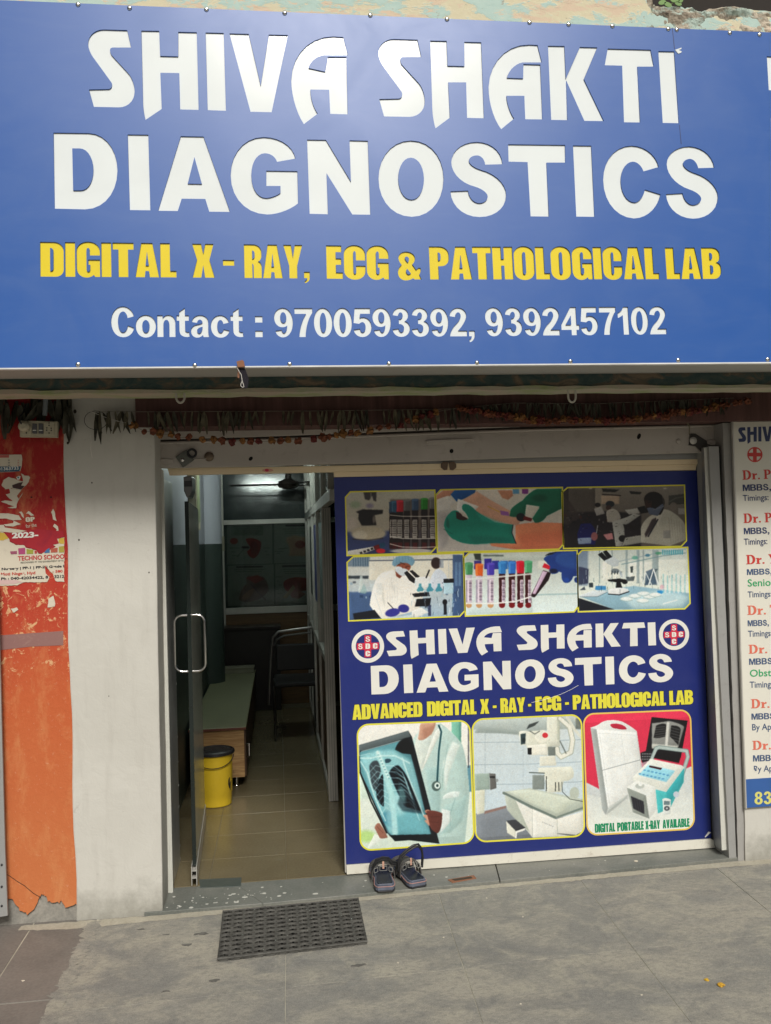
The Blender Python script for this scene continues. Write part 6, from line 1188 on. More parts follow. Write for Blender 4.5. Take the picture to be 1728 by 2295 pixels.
scrap('blue_foot', "-300 665 475 655 440 770 -300 790", c2, m_flat('sticker_blue', (.03, .10, .17), .7), st_, .0018); scrap('red_head', "-300 405 210 400 205 460 -300 470", c2, m_flat('sticker_red', (.50, .12, .10), .7), st_, .0018)
wt('01363733', c2, -40, (752, 728), 425, 680, PWHITE, .03, None, .0026, st_, name='number')
for r in range(3):
    for x0_, x1_, m in ((60, 225, PBLK), (310, 430, BRED)): wt('xxxxxxxxx', c2, x0_, (530 + r * 58, 528 + r * 58), x1_, 500 + r * 58, m, .02, None, .0026, st_, name='fine_print')
scrap('white_patch', "315 1510 345 1490 360 1540 355 1560 310 1565", lambda x, y: PO.uv(x / 2.892, 820 + y / 2.892), PAPER, mp, .001, .001)
scrap('white_patch', "72 1575 110 1565 118 1580 90 1600", lambda x, y: PO.uv(x / 2.892, 820 + y / 2.892), PAPER, mp, .001, .001)

# ------------------------------------------------------------------ socket board, conduit
sk = thing('socket_board', PO.p(-1.0, 2.1, .01), 'dirty ivory switch and socket board on the red wall near the canopy', 'socket board')
PK = Plane((0, -.29, 0)); q = lambda x, y: PK.uv(x / 5.048, 830 + y / 5.048)
MB().prism([[q(240, 575), q(665, 585), q(660, 765), q(240, 760)]], PK, 0, .022).build('back_box', SOCK, sk, bevel=.002)
MB().prism([[q(262, 640), q(378, 645), q(376, 735), q(262, 735)]], PK, .022, .026).build('socket', SOCK, sk, bevel=.001)
MB().prism([[q(515, 590), q(630, 592), q(628, 740), q(515, 738)]], PK, .022, .026).build('socket', SOCK, sk, bevel=.001)
for (x, y) in ((290, 684), (343, 684), (318, 716)): MB().prism([[(q(x, y)[0] + .0035 * math.cos(k), q(x, y)[1] + .0035 * math.sin(k)) for k in range(0, 6)]], PK, .026, .0266).build('pin_hole', BLACK, sk)
for (x, y) in ((573, 605), (573, 632), (548, 660), (597, 664), (546, 686), (598, 688), (573, 718)): MB().prism([[(q(x, y)[0] + .0032 * math.cos(k), q(x, y)[1] + .0032 * math.sin(k)) for k in range(0, 6)]], PK, .026, .0266).build('pin_hole', BLACK, sk)
for x0_ in (385, 455): MB().prism([[q(x0_, 610), q(x0_ + 50, 612), q(x0_ + 50, 725), q(x0_, 723)]], PK, .022, .027).build('switch', GREY, sk, bevel=.001); MB().prism([[q(x0_ + 4, 684), q(x0_ + 44, 684), q(x0_ + 44, 692), q(x0_ + 4, 692)]], PK, .027, .0276).build('switch_line', PWHITE, sk)
MB().lathe([(.022, 0), (.022, -.02), (.012, -.03)], PK.p(*q(300, 648), .026), 14, axis='Y').build('plug', SOCK, sk, smooth=True)
MB().tube([PK.p(*q(295, 640), .05), PK.p(*q(270, 600), .06), PK.p(*q(262, 540), .05), PK.p(*q(280, 480), .02), PK.p(*q(300, 380), .01)], .0035, 6).build('lead', BLACK, sk, smooth=True)
cnd = tag(MB().tube([PK.p(*q(535, 120), .012), PK.p(*q(528, 300), .012), PK.p(*q(515, 515), .012)], .010, 10).build('conduit', m_painted('conduit_grey', (.22, .25, .27), (.14, .14, .13), .5, .4), None, smooth=True, loc=PK.p(*q(515, 515), .012)), 'grey plastic conduit pipe running down the red wall above the switchboard', 'pipe')

# ------------------------------------------------------------------ garlands
def make_leaf(mat, name='leaf'):
    """one dry mango leaf, 1 unit long hanging down from the origin, folded and curled"""
    vs, fs = [], []; n = 6; rr = random.Random(len(bpy.data.meshes)); cu_ = rr.uniform(-.25, .25); tw = rr.uniform(-.8, .8)
    for k in range(n + 1):
        t = k / n; w = .095 * math.sin(math.pi * min(1, t * .92 + .06)) ** .8 * (1.25 - .6 * t); x = cu_ * t * t; a = tw * t
        vs += [(x - w * math.cos(a), -.05 - w * math.sin(a) * .8, -t), (x, .03 + .1 * math.sin(3 * t), -t), (x + w * math.cos(a), -.05 + w * math.sin(a) * .8, -t)]
    for k in range(n): b = k * 3; fs += [(b, b + 1, b + 4, b + 3), (b + 1, b + 2, b + 5, b + 4)]
    me = bpy.data.meshes.new(name); me.from_pydata(vs, [], fs); me.materials.append(mat); me.polygons.foreach_set('use_smooth', [True] * len(fs)); return me
LM = [make_leaf(LEAF) for _ in range(5)] + [make_leaf(LEAF2) for _ in range(3)]
def hang_leaf(parent, p, L, rx, ry, rz, dark=False, wide=1.0):
    o = bpy.data.objects.new('leaf', LM[rnd.randrange(5, 8) if dark else rnd.randrange(0, 6)]); COL.objects.link(o); o.parent = parent
    o.location = Vector(p) - worldloc(parent); o.scale = (L * wide, L * .8, L); o.rotation_euler = (rx, ry, rz); return o
PGAR = vplane(-.300)
toran = thing('leaf_garland', PGAR.p(*PGAR.uv(240, 922)), 'string of dry brown mango leaves hung across the shutter box', 'garland')
sy = lambda x: np.interp(x, [205, 250, 310, 700, 1000, 1152, 1330, 1640], [924, 922, 923, 921, 917, 903, 905, 892])
MB().tube([PGAR.p(*PGAR.uv(x, sy(x)), .0) for x in range(205, 1650, 45)], .0011, 5).build('string', THREAD, toran)
x = 225
while x < 1640:
    if rnd.random() < .93:
        L = rnd.uniform(.06, .105) if x < 1020 else rnd.uniform(.05, .085)
        k = rnd.choice((1, 1, 2, 2))
        for j in range(k):
            a = rnd.uniform(-.22, .22) if k == 1 else (-.2 if j else .2) + rnd.uniform(-.12, .12)
            hang_leaf(toran, PGAR.p(*PGAR.uv(x + rnd.uniform(-3, 3), sy(x)), rnd.uniform(.0, .012)), L, rnd.uniform(-.15, .1), a, rnd.uniform(-.9, .9), x > 1000, rnd.uniform(.7, 1.3))
    x += rnd.uniform(9, 21) if x < 1000 else rnd.uniform(7, 13)
for (px, L, a) in ((218, .12, -.12), (221, .135, .05), (214, .09, .2), (232, .09, .35), (240, .06, .1)): hang_leaf(toran, PGAR.p(*PGAR.uv(px, 925), .0), L, 0, -a, rnd.uniform(-.5, .5), True, .8)
MB().tube([PGAR.p(*PGAR.uv(215 + 26 * math.cos(a), 942 + 21 * math.sin(a)), .002) for a in [k * .3307 for k in range(19)]], .0012, 5, closed=True).build('wire_loop', BLACK, toran)
MB().tube([PGAR.p(*PGAR.uv(*q), .004) for q in ((203, 922), (232, 934), (260, 943), (282, 948))], .0012, 5).build('thread', TWINE, toran)
MB().tube([PGAR.p(*PGAR.uv(*q), .004) for q in ((204, 975), (205, 990), (204, 1008), (207, 1026))], .0014, 5).build('thread', TWINE, toran)
fl_me = []
for mt in FLOW:
    bm = bmesh.new(); bmesh.ops.create_icosphere(bm, subdivisions=2, radius=1); rr = random.Random(5)
    for v in bm.verts: v.co *= rr.uniform(.55, 1.3); v.co.z *= .9
    me = bpy.data.meshes.new('marigold'); bm.to_mesh(me); bm.free(); me.materials.append(mt); fl_me.append(me)
mari = thing('marigold_garland', PGAR.p(*PGAR.uv(300, 956)), 'string of withered orange and red marigolds drooping below the leaves', 'garland')
fp = [(298, 955), (324, 966), (342, 968), (360, 974), (382, 975), (401, 980), (425, 981), (455, 984), (478, 986), (500, 988), (523, 989), (545, 990), (562, 990), (580, 990), (612, 988), (630, 988), (647, 984), (670, 987), (703, 983), (722, 979), (737, 978), (754, 976), (770, 974), (786, 972), (802, 969), (827, 967), (851, 960), (872, 957), (896, 952), (913, 944), (929, 941), (946, 934), (962, 929), (975, 923), (1029, 915), (1048, 921), (1065, 923), (1083, 926), (1098, 928), (1116, 930), (1133, 933), (1147, 936), (1168, 937), (1187, 942), (1205, 944), (1220, 945), (1243, 943), (1264, 940), (1281, 942), (1301, 943), (1316, 940), (1339, 943), (1358, 942), (1376, 942), (1394, 940), (1408, 941), (1422, 940), (1449, 934), (1466, 931), (1487, 932), (1503, 926), (1518, 923), (1540, 924), (1557, 921), (1579, 918), (1600, 912), (1619, 908), (1650, 904), (1671, 899)]
PM = vplane(-.302)
for i, q in enumerate(fp):
    n = 1 if q[0] < 1000 else 2
    for j in range(n):
        o = bpy.data.objects.new('flower', fl_me[rnd.choice((0, 0, 1, 1, 2)) if q[0] < 1000 else rnd.choice((0, 0, 0, 1, 2))]); COL.objects.link(o); o.parent = mari
        o.location = Vector(PM.p(*PM.uv(q[0] + rnd.uniform(-2, 2) + j * 8, q[1] + rnd.uniform(-2, 2)), rnd.uniform(0, .01))) - worldloc(mari)
        s_ = rnd.uniform(.013, .0205); o.scale = (s_ * rnd.uniform(.85, 1.1), s_ * .9, s_ * rnd.uniform(.8, 1.15)); o.rotation_euler = (rnd.uniform(0, 6), rnd.uniform(0, 6), rnd.uniform(0, 6))
MB().tube([PM.p(*PM.uv(*q), .002) for q in fp], .0012, 5).build('string', THREAD, mari)
og = thing('leaf_garland', PO.p(*PO.uv(60, 880), .02), 'dark clump of dry leaves hanging under the canopy at far left', 'garland')
for k in range(30):
    px = rnd.uniform(-10, 160); hang_leaf(og, PO.p(*PO.uv(px, rnd.uniform(866, 912)), rnd.uniform(.01, .05)), rnd.uniform(.09, .16), rnd.uniform(-.2, .1), rnd.uniform(-.5, .5), rnd.uniform(-1.5, 1.5), True, 1.4)
MB().tube([PO.p(*PO.uv(x, 872 + 10 * math.sin(x * .03)), .03) for x in range(-20, 180, 20)], .002, 5).build('string', THREAD, og)
hl = thing('hanging_leaf', PGAR.p(*PGAR.uv(155, 913)), 'single dark dry leaf hanging alone on the white pillar', 'leaf'); hang_leaf(hl, PGAR.p(*PGAR.uv(155, 913), -.02), .105, 0, -.12, .3, True, .9)

# ------------------------------------------------------------------ rubber door mat
G4 = [ground(*q) for q in ((500, 2049), (803, 2020), (823, 2117), (488, 2157))]
mt = thing('door_mat', ((G4[0][0] + G4[2][0]) / 2, (G4[0][1] + G4[2][1]) / 2, .03), 'black rubber ring mat lying on the pavement before the doorway', 'doormat')
def mm(s, t): a, b, c_, d = [np.array(p) for p in G4]; return (a * (1 - s) + b * s) * (1 - t) + (d * (1 - s) + c_ * s) * t
NC, NR = 13, 11; cu = bpy.data.curves.new('m', 'CURVE'); cu.dimensions = '2D'; cu.fill_mode = 'BOTH'; cu.extrude = .0035
loops = []
edge_ = []
for k in range(NC * 4): edge_.append(mm(k / (NC * 4), 0))
for k in range(NR * 4): edge_.append(mm(1 + .004 * math.cos(k * math.pi / 2), k / (NR * 4)))
for k in range(NC * 4): edge_.append(mm(1 - k / (NC * 4), 1.0))
for k in range(NR * 4): edge_.append(mm(0, 1 - k / (NR * 4)))
loops.append(edge_); rings = MB()
for i in range(NC):
    for j in range(NR):
        c = mm((i + .5) / NC, (j + .5) / NR); rx, ry = .0168, .0150
        loops.append([(c[0] + rx * math.cos(a), c[1] + ry * math.sin(a)) for a in [k * .4488 for k in range(14)]])
        vs = []; n = 14
        for r, z in ((1.0, .0385), (1.0, .030), (1.17, .030), (1.17, .0425), (1.09, .0455), (1.0, .0425)):
            vs += [(c[0] + rx * r * math.cos(k * .4488), c[1] + ry * r * math.sin(k * .4488), z) for k in range(n)]
        rings.add(vs, [(a * n + k, a * n + (k + 1) % n, ((a + 1) % 6) * n + (k + 1) % n, ((a + 1) % 6) * n + k) for a in range(6) for k in range(n)])
        if i < NC - 1 and j < NR - 1:
            c = mm((i + 1) / NC, (j + 1) / NR); loops.append([(c[0] + .0045 * math.cos(a), c[1] + .0045 * math.sin(a)) for a in [k * 1.0472 for k in range(6)]])
for lp in loops:
    s = cu.splines.new('POLY'); s.points.add(len(lp) - 1); s.use_cyclic_u = True
    for i, p_ in enumerate(lp): s.points[i].co = (p_[0], p_[1], 0, 1)
tmp = bpy.data.objects.new('tmp', cu); COL.objects.link(tmp); me = bpy.data.meshes.new_from_object(tmp.evaluated_get(bpy.context.evaluated_depsgraph_get())); bpy.data.objects.remove(tmp)
for v in me.vertices: v.co += Vector((0, 0, .0392)) - Vector(mt.location)
me.materials.clear(); me.materials.append(RUBBER); o = bpy.data.objects.new('mat_sheet', me); COL.objects.link(o); o.parent = mt
tag(rings.build('ring', RUBBER, mt), kind='stuff')
mb = MB()
for i in range(NC):
    a, b = mm((i + .14) / NC, .985), mm((i + .86) / NC, .985); mb.box(min(a[0], b[0]), max(a[0], b[0]), a[1] - .004, a[1] + .012, .0300, .0392)
tag(mb.build('foot_block', RUBBER, mt), kind='stuff')
mb = MB(); P_ = [(*mm(s, t), .0425) for s, t in ((0, 0), (1, 0), (1, 1), (0, 1))]; mb.tube(P_, .0038, 6, closed=True); mb.build('rim', RUBBER, mt)

# ------------------------------------------------------------------ sandals
def sandal(loc, rz, mirror, label, coll):
    t = thing('sandal', loc, label, 'sandal', 'pair of sandals at the door'); t.scale = (1.14, 1.0, 1.14); W = lambda v: v
    half = [(0, .028), (.01, .036), (.03, .040), (.07, .038), (.11, .035), (.15, .038), (.19, .046), (.225, .044), (.25, .033), (.266, .014)]
    out = [(-.0 if i else .0, 0) for i in range(0)]
    pr = [(w * (1.10 if y > .12 else 1.0), y) for y, w in half]; pl_ = [(-w * (.98 if y > .12 else 1.0), y) for y, w in half[::-1]]
    o_ = [(x * (-1 if mirror else 1), y) for x, y in pr + pl_]
    def layer(name, grow, z0, z1, mat, bev=.003):
        lp = offset(o_, grow); mb = MB(); n = len(lp)
        mb.add([(x, y, z1) for x, y in lp] + [(x, y, z0) for x, y in lp], [tuple(range(n)), tuple(range(n, 2 * n))[::-1]] + [(i, (i + 1) % n, n + (i + 1) % n, n + i) for i in range(n)]); return mb
    L0 = Vector((0, 0, 0))
    def fin(mb, name, mat, bev=0, smooth=False):
        o = mb.build(name, mat, None, smooth=smooth, bevel=bev); o.parent = t; return o
    fin(layer('', .001, 0, .006, BLACK), 'outsole', BLACK, .002); fin(layer('', 0, .006, .024, SOLE), 'midsole', SOLE, .003)
    fin(layer('', .0012, .0205, .0222, STITCH), 'pink_piping', STITCH); fin(layer('', -.004, .024, .030, SOLE), 'sole_rim', SOLE, .002); fin(layer('', -.008, .0245, .0315, INSOLE), 'insole', INSOLE, .002)
    def band(name, y0, y1, h, w, mat, th=.004, sag=.0, zb=.02, tilt=0.0, seg=16):
        mb = MB(); vs = []; 
        for k in range(seg + 1):
            a = math.pi * k / seg; x = -w * math.cos(a); s = math.sin(a) ** .75
            for r in (0, th):
                for yy, e in ((y0, 0), (y1, 1)):
                    vs.append(((x) * (1 + r / w) * (-1 if mirror else 1), yy + tilt * s * h, zb + (h + r) * s))
        fs = []
        for k in range(seg): b = k * 4; fs += [(b, b + 1, b + 5, b + 4), (b + 2, b + 6, b + 7, b + 3), (b, b + 4, b + 6, b + 2), (b + 1, b + 3, b + 7, b + 5)]
        fs += [(0, 2, 3, 1), (seg * 4, seg * 4 + 1, seg * 4 + 3, seg * 4 + 2)]; mb.add(vs, fs); return fin(mb, name, mat)
    band('toe_strap', .195, .222, .042, .047, STRAP); b2 = band('instep_strap', .130, .148, .050, .044, STRAP, tilt=.15)
    band('ankle_strap', .088, .112, .060, .043, STRAP, tilt=.1)
    # stitched panels on the ankle strap facing the heel
    mb = MB()
    for x0_, x1_ in ((-.036, -.022), (-.014, .014), (.022, .036)):
        for a, b in (((x0_, .058), (x1_, .058)), ((x1_, .058), (x1_, .074)), ((x1_, .074), (x0_, .074)), ((x0_, .074), (x0_, .058))):
            f = lambda x, z: (x, .087 - .003 + .1 * z * .3 - .004, z + (.004 - abs(x) * .35)); mb.tube([f(*a), f(*b)], .0009, 4)
    fin(mb, 'stitching', m_flat('stitch_grey', (.30, .30, .28), .8)); mb = MB(); mb.box(-.004, .004, .082, .086, .064, .092); fin(mb, 'pull_tab', TAN, .001)
    # tall loose collar loop
    return t, fin, band
P0 = ground(864, 2001, .045); P1 = ground(941, 1991, .045)
t, fin, band = sandal((P0[0], P0[1] + .004, .0455), math.radians(-3), True, 'left dark sandal with low strap standing by the poster foot', None)
hp = MB(); pts = [(-.040, .10, .045), (-.038, .098, .07), (-.026, .095, .092), (-.002, .095, .101), (.022, .10, .096), (.036, .11, .078), (.058, .12, .070), (.070, .13, .062)]
for off_ in (-.004, .004): hp.tube([(x, y + off_ * .4, z + off_) for x, y, z in pts], .0045, 7)
fin(hp, 'heel_loop', BLACK, 0, True); t.rotation_euler = (0, 0, math.radians(-2))
t, fin, band = sandal((P1[0] - .004, P1[1] + .004, .0455), math.radians(8), False, 'right dark sandal with tall strap loop standing by the poster foot', None)
hp = MB(); pts = [(-.046, .10, .045), (-.050, .098, .075), (-.040, .095, .10), (-.012, .092, .121), (.016, .09, .134), (.036, .088, .136), (.049, .088, .118), (.053, .09, .09), (.050, .094, .05)]
for off_ in (-.004, .004): hp.tube([(x, y + off_ * .4, z + off_) for x, y, z in pts], .0045, 7)
fin(hp, 'heel_loop', BLACK, 0, True); t.rotation_euler = (0, 0, math.radians(14))
# ------------------------------------------------------------------ the room behind the door
struct(MB().box(-.72, -.62, .34, 4.75, .02, 2.62).box(2.14, 2.2, .34, 4.75, .02, 2.62), 'room_wall', GREENW)
wl_ = tag(MB().box(-.62, -.603, .36, 4.60, 1.60, 2.60).build('upper_wall_paint', BLUEW), kind='structure')
struct(MB().box(-.62, -.606, .36, 4.60, .046, 1.597), 'lower_wall_paint', GREENW)
struct(MB().box(-.72, 2.2, .34, 6.4, 2.60, 2.66), 'ceiling', simple('ceiling_paint', (.50, .53, .52), .8))
struct(MB().box(-.72, 2.2, 6.3, 6.4, .02, 2.66), 'back_wall', GREENW)
colm = MB(); colm.lathe([(.13, 0), (.13, 1.0)], (-.60, 3.55, 1.60), 28); cl_ = colm.build('round_column', BLUEW, None, smooth=True, loc=(-.6, 3.55, .045)); tag(cl_, 'round pale blue column bulging from the left wall inside', 'column')
o = MB().lathe([(.1315, 0), (.1315, 1.553)], (-.60, 3.55, .046), 28).build('green_foot', GREENW, cl_, smooth=True)
# aluminium and glass partition at the back
YB = 4.5; bx = lambda x, y: atx(x, y, YB)
bp = thing('back_partition', (-.1, YB, .05), 'aluminium framed partition with charts closing the back of the room', 'partition')
xl = -.56; xlp = bx(502, 1200)[0]; zt1 = bx(590, 1164)[1]; zt2 = bx(590, 1174.5)[1]; zs1 = bx(590, 1360)[1]; zs2 = bx(590, 1374)[1]
MB().box(xl, xlp, YB - .03, YB + .03, .046, 2.6).build('frame_post', ALU, bp, bevel=.002)
MB().box(.62, .68, YB - .03, YB + .03, .046, 2.6).build('frame_post', ALU, bp, bevel=.002)
MB().box(xlp, .62, YB - .03, YB + .03, zt2, zt1).build('frame_rail', ALU, bp, bevel=.002); MB().box(xlp, .62, YB - .03, YB + .03, zs2, zs1).build('frame_rail', ALU, bp, bevel=.002)
MB().box(xlp, .62, YB - .01, YB + .01, zt1, 2.6).build('upper_panel', PANELG, bp)
MB().box(xlp, .62, YB - .006, YB + .006, zs1, zt2).build('glass_pane', m_glass('pane_glass', (.74, .78, .76), .03), bp)
MB().box(xlp, .62, YB - .01, YB + .01, .046, zs2).build('wood_panel', BROWNP, bp)
MB().box(xlp - .075, xlp + .005, YB - .06, YB - .031, bx(500, 1235)[1], bx(500, 1202)[1]).build('door_lock', SOCK, bp, bevel=.004)
PCH = Plane((0, YB + .012, 0)); PCHF = lambda st: parse(st, lambda x, y: PCH.uv(350 + x / 3.874, 1050 + y / 3.874), 4)
def chart(st, name, label, draw):
    L = PCHF(st); c = Canvas(PCH, L, (350, 1050, 3.874), ppm=360, bg=(140, 146, 138)); draw(c); t = tag(MB().prism([L], PCH, -.003, .0).build(name, c.material(name + '_print'), None, loc=PCH.p(*L[0])), label, 'chart', 'health charts on the back partition')
    c.uvs(t, PCH, t.location); return t
def txt_lines(c, x0, x1, y, n, col=(70, 80, 76), dy=18):
    for k in range(n): c.line([(x0 + (k % 3) * 12, y + k * dy), (x1 - (k % 2) * 26, y + k * dy)], 5, col, .55, 3)
def kid(c): c.rect(650, 495, 930, 580, (110, 120, 112), .7, 4); txt_lines(c, 670, 910, 505, 4); c.P("780 610 c860 590 910 640 c920 740 850 780 c800 780 790 720 830 690 c780 650 780 610", (140, 40, 38), 1, 4); c.ell(850, 690, 34, 60, (110, 24, 26), .8, 8); c.ell(675, 630, 34, 26, (140, 56, 50), .9, 5); c.line([(750, 685), (800, 685)], 18, (60, 40, 50), .9, 3); txt_lines(c, 640, 720, 690, 3, dy=34); txt_lines(c, 935, 985, 690, 3, dy=30); c.line([(700, 770), (760, 700)], 3, (60, 60, 60), .8, 1)
def thy(c): c.line([(1130, 495), (1330, 492)], 16, (60, 60, 60), .8, 2); txt_lines(c, 1100, 1320, 525, 3); c.P("1130 600 1200 580 1300 600 1340 760 1150 760 c1180 680 1130 640", (170, 140, 120), .9, 8); c.ell(1250, 660, 44, 34, (130, 60, 50), .8, 6); c.line([(1060, 700), (1140, 690)], 4, (60, 60, 60), .7, 2); txt_lines(c, 1030, 1100, 720, 2)
def hrt(c): c.line([(700, 855), (920, 850)], 15, (60, 60, 60), .8, 2); txt_lines(c, 680, 940, 875, 2); c.P("720 1140 c730 1030 790 1000 c770 950 800 930 930 940 c980 980 975 1060 c930 1140 850 1150 c760 1180 720 1140", (112, 92, 84), 1, 6); c.P("780 950 880 925 940 960 860 1000", (140, 60, 54), .9, 6); c.P("740 1130 c780 1050 860 1040 c840 1120 770 1150", (150, 120, 100), .8, 10); c.line([(820, 1000), (900, 1090), (950, 1140)], 9, (80, 60, 70), .8, 3)
def liv(c): c.line([(1100, 848), (1330, 842)], 17, (60, 60, 60), .8, 2); txt_lines(c, 1100, 1320, 875, 3); c.P("1105 990 c1130 940 1240 945 1340 955 1340 1060 c1200 1060 1180 1090 1150 1070 c1100 1060 1105 990", (128, 48, 40), 1, 5); c.P("1150 1070 1230 1060 1300 1090 1240 1130 1180 1120", (120, 60, 50), .9, 6); c.P("1100 1120 1190 1010 1210 1040 1130 1130", (150, 140, 110), .9, 5); txt_lines(c, 1040, 1090, 940, 6, dy=36)
chart("615 485 1005 480 1010 825 615 835", 'kidney_chart', 'kidney chart, upper left of the four behind the back glass', kid)
chart("1025 480 1340 475 1340 815 1025 823", 'thyroid_chart', 'thyroid chart, upper right of the four behind the back glass', thy)
chart("620 845 1020 832 1025 1180 625 1195", 'heart_chart', 'heart chart, lower left of the four behind the back glass', hrt)
chart("1035 830 1345 818 1345 1165 1035 1178", 'liver_chart', 'liver chart, lower right of the four behind the back glass', liv)
MB().box(xlp, .62, YB + .02, YB + .03, zs1, zt2).build('chart_backing', simple('backing_grey', (.14, .17, .155), .7), bp)
# tube light on the ceiling
lt = thing('tube_light', (-.1, 2.3, 2.58), 'lit fluorescent tube hung below the ceiling inside the room', 'lamp')
MB().box(-.50, .25, 2.28, 2.32, 2.325, 2.35).box(-.42, -.40, 2.295, 2.305, 2.35, 2.6).box(.15, .17, 2.295, 2.305, 2.35, 2.6).build('batten', simple('batten_white', (.7, .7, .7), .5), lt)
e = NT('tube_glow'); e.out((.8, .9, .85), .5, 0, .5, **{'Emission Color': (.86, 1.0, .92, 1), 'Emission Strength': 120.0})
MB().tube([(-.36, 2.3, 2.306), (.10, 2.3, 2.306)], .013, 10).build('tube', e.m, lt, smooth=True)
# ceiling fan
fan = thing('ceiling_fan', (.1, 4.05, 2.3), 'dark ceiling fan with thin blades seen through the top of the doorway', 'fan')
fx_, fz_ = atx(646, 1086, 3.9); dk = simple('fan_brown', (.03, .022, .018), .4)
MB().lathe([(.02, .13), (.03, .05), (.085, .03), (.10, 0), (.085, -.025), (.03, -.04)], (fx_, 3.9, fz_), 24).build('motor', dk, fan, smooth=True)
MB().tube([(fx_, 3.9, fz_ + .1), (fx_, 3.9, 2.6)], .012, 8).build('rod', dk, fan)
for a in (178, 58, -62):
    ca, sa = math.cos(math.radians(a)), math.sin(math.radians(a)); mb = MB(); w = .055
    mb.add([(fx_ + ca * r - sa * s_ * w, 3.9 + sa * r + ca * s_ * w, fz_ + .004 * s_ + dz) for dz in (0, .004) for r in (.09, .52) for s_ in (-1, 1)], [(0, 1, 3, 2), (4, 5, 7, 6), (0, 1, 5, 4), (2, 3, 7, 6), (0, 2, 6, 4), (1, 3, 7, 5)]); mb.build('blade', dk, fan)
# right partition of aluminium, glass and laminate running into the room
rp = thing('side_partition', (.29, 1.2, .05), 'aluminium and glass partition running into the room behind the poster', 'partition')
X = .287; Y0, Y1 = 1.2, 4.46
MB().box(X - .022, X + .035, Y0 - .02, Y0 + .03, .046, 1.80).build('front_post', ALU, rp, bevel=.003)
for k in range(3): MB().box(X - .010 + k * .014, X - .007 + k * .014, Y0 - .0215, Y0 - .0202, .05, 1.79).build('post_groove', simple('groove_grey', (.25, .25, .23), .5), rp)
MB().box(X - .02, X + .02, .33, Y1, 1.801, 1.862).build('transom', ALU, rp, bevel=.003)
MB().box(X - .02, X + .02, Y0 + .03, Y1, .86, .90).build('sill_rail', ALU, rp, bevel=.002); MB().box(X - .02, X + .02, Y0 + .03, Y1, .046, .10).build('bottom_rail', ALU, rp, bevel=.002)
for y in (2.0, 2.85, 3.7, 4.4): MB().box(X - .021, X + .021, y, y + .045, .10, 1.80).build('mullion', ALU, rp, bevel=.002)
for y in (.45, 1.2, 2.0, 2.85, 3.7, 4.4): MB().box(X - .021, X + .021, y, y + .04, 1.863, 2.6).build('upper_mullion', ALU, rp, bevel=.002)
for a, b in ((.49, 1.2), (1.24, 2.0), (2.04, 2.85), (2.89, 3.7), (3.74, 4.4)): MB().box(X - .003, X + .003, a, b, 1.863, 2.59).build('glass_pane', DGLASS, rp)
for a, b in ((1.23, 2.0), (2.045, 2.85), (2.895, 3.7), (3.745, 4.4)):
    MB().box(X - .003, X + .003, a, b, .90, 1.80).build('glass_pane', DGLASS, rp); MB().box(X - .006, X + .006, a, b, .10, .86).build('laminate_panel', WOODD, rp)
for a, b, cc in ((1.3, 1.9, (.16, .20, .19)), (2.1, 2.75, (.05, .06, .16)), (2.95, 3.6, (.15, .17, .15))):
    MB().box(X - .0075, X - .0045, a, b, 1.15, 1.72).build('notice_sheet', m_flat('sheet', cc, .5), rp)
# cover glass / dark side behind the poster edge
MB().box(.30, 2.1, .33, .35, .05, 2.6).build('poster_back_wall', simple('poster_back', (.12, .12, .12), .8), rp)
# bench
bn = thing('storage_bench', (-.41, 2.8, .045), 'long low storage bench with green top and wooden end by the wall', 'bench')
MB().box(-.588, -.228, 1.585, 4.14, .418, .433).build('top', OLIVE, bn, bevel=.002)
MB().box(-.582, -.242, 1.60, 1.618, .115, .417).build('end_panel', WOODF, bn, bevel=.001)
for k in range(4): MB().box(-.2415, -.232, 1.62 + k * .63, 2.245 + k * .63, .115, .417).build('door', WOODD, bn, bevel=.001)
MB().box(-.580, -.243, 1.62, 4.13, .118, .412).build('carcass', BROWNP, bn)
MB().box(-.588, -.228, 1.583, 1.5849, .4165, .4305).build('edge_band', simple('band_red', (.16, .05, .03), .5), bn)
for x, y in ((-.30, 1.68), (-.55, 1.68), (-.30, 4.05), (-.55, 4.05)): MB().lathe([(.020, 0), (.018, .006), (.012, .01), (.012, .070)], (x, y, .046), 14).build('leg', CHROME, bn, smooth=True)
MB().tube([(-.232, 1.66, .31), (-.214, 1.67, .31), (-.214, 1.67, .23), (-.232, 1.66, .23)], .005, 7).build('handle', CHROME, bn)
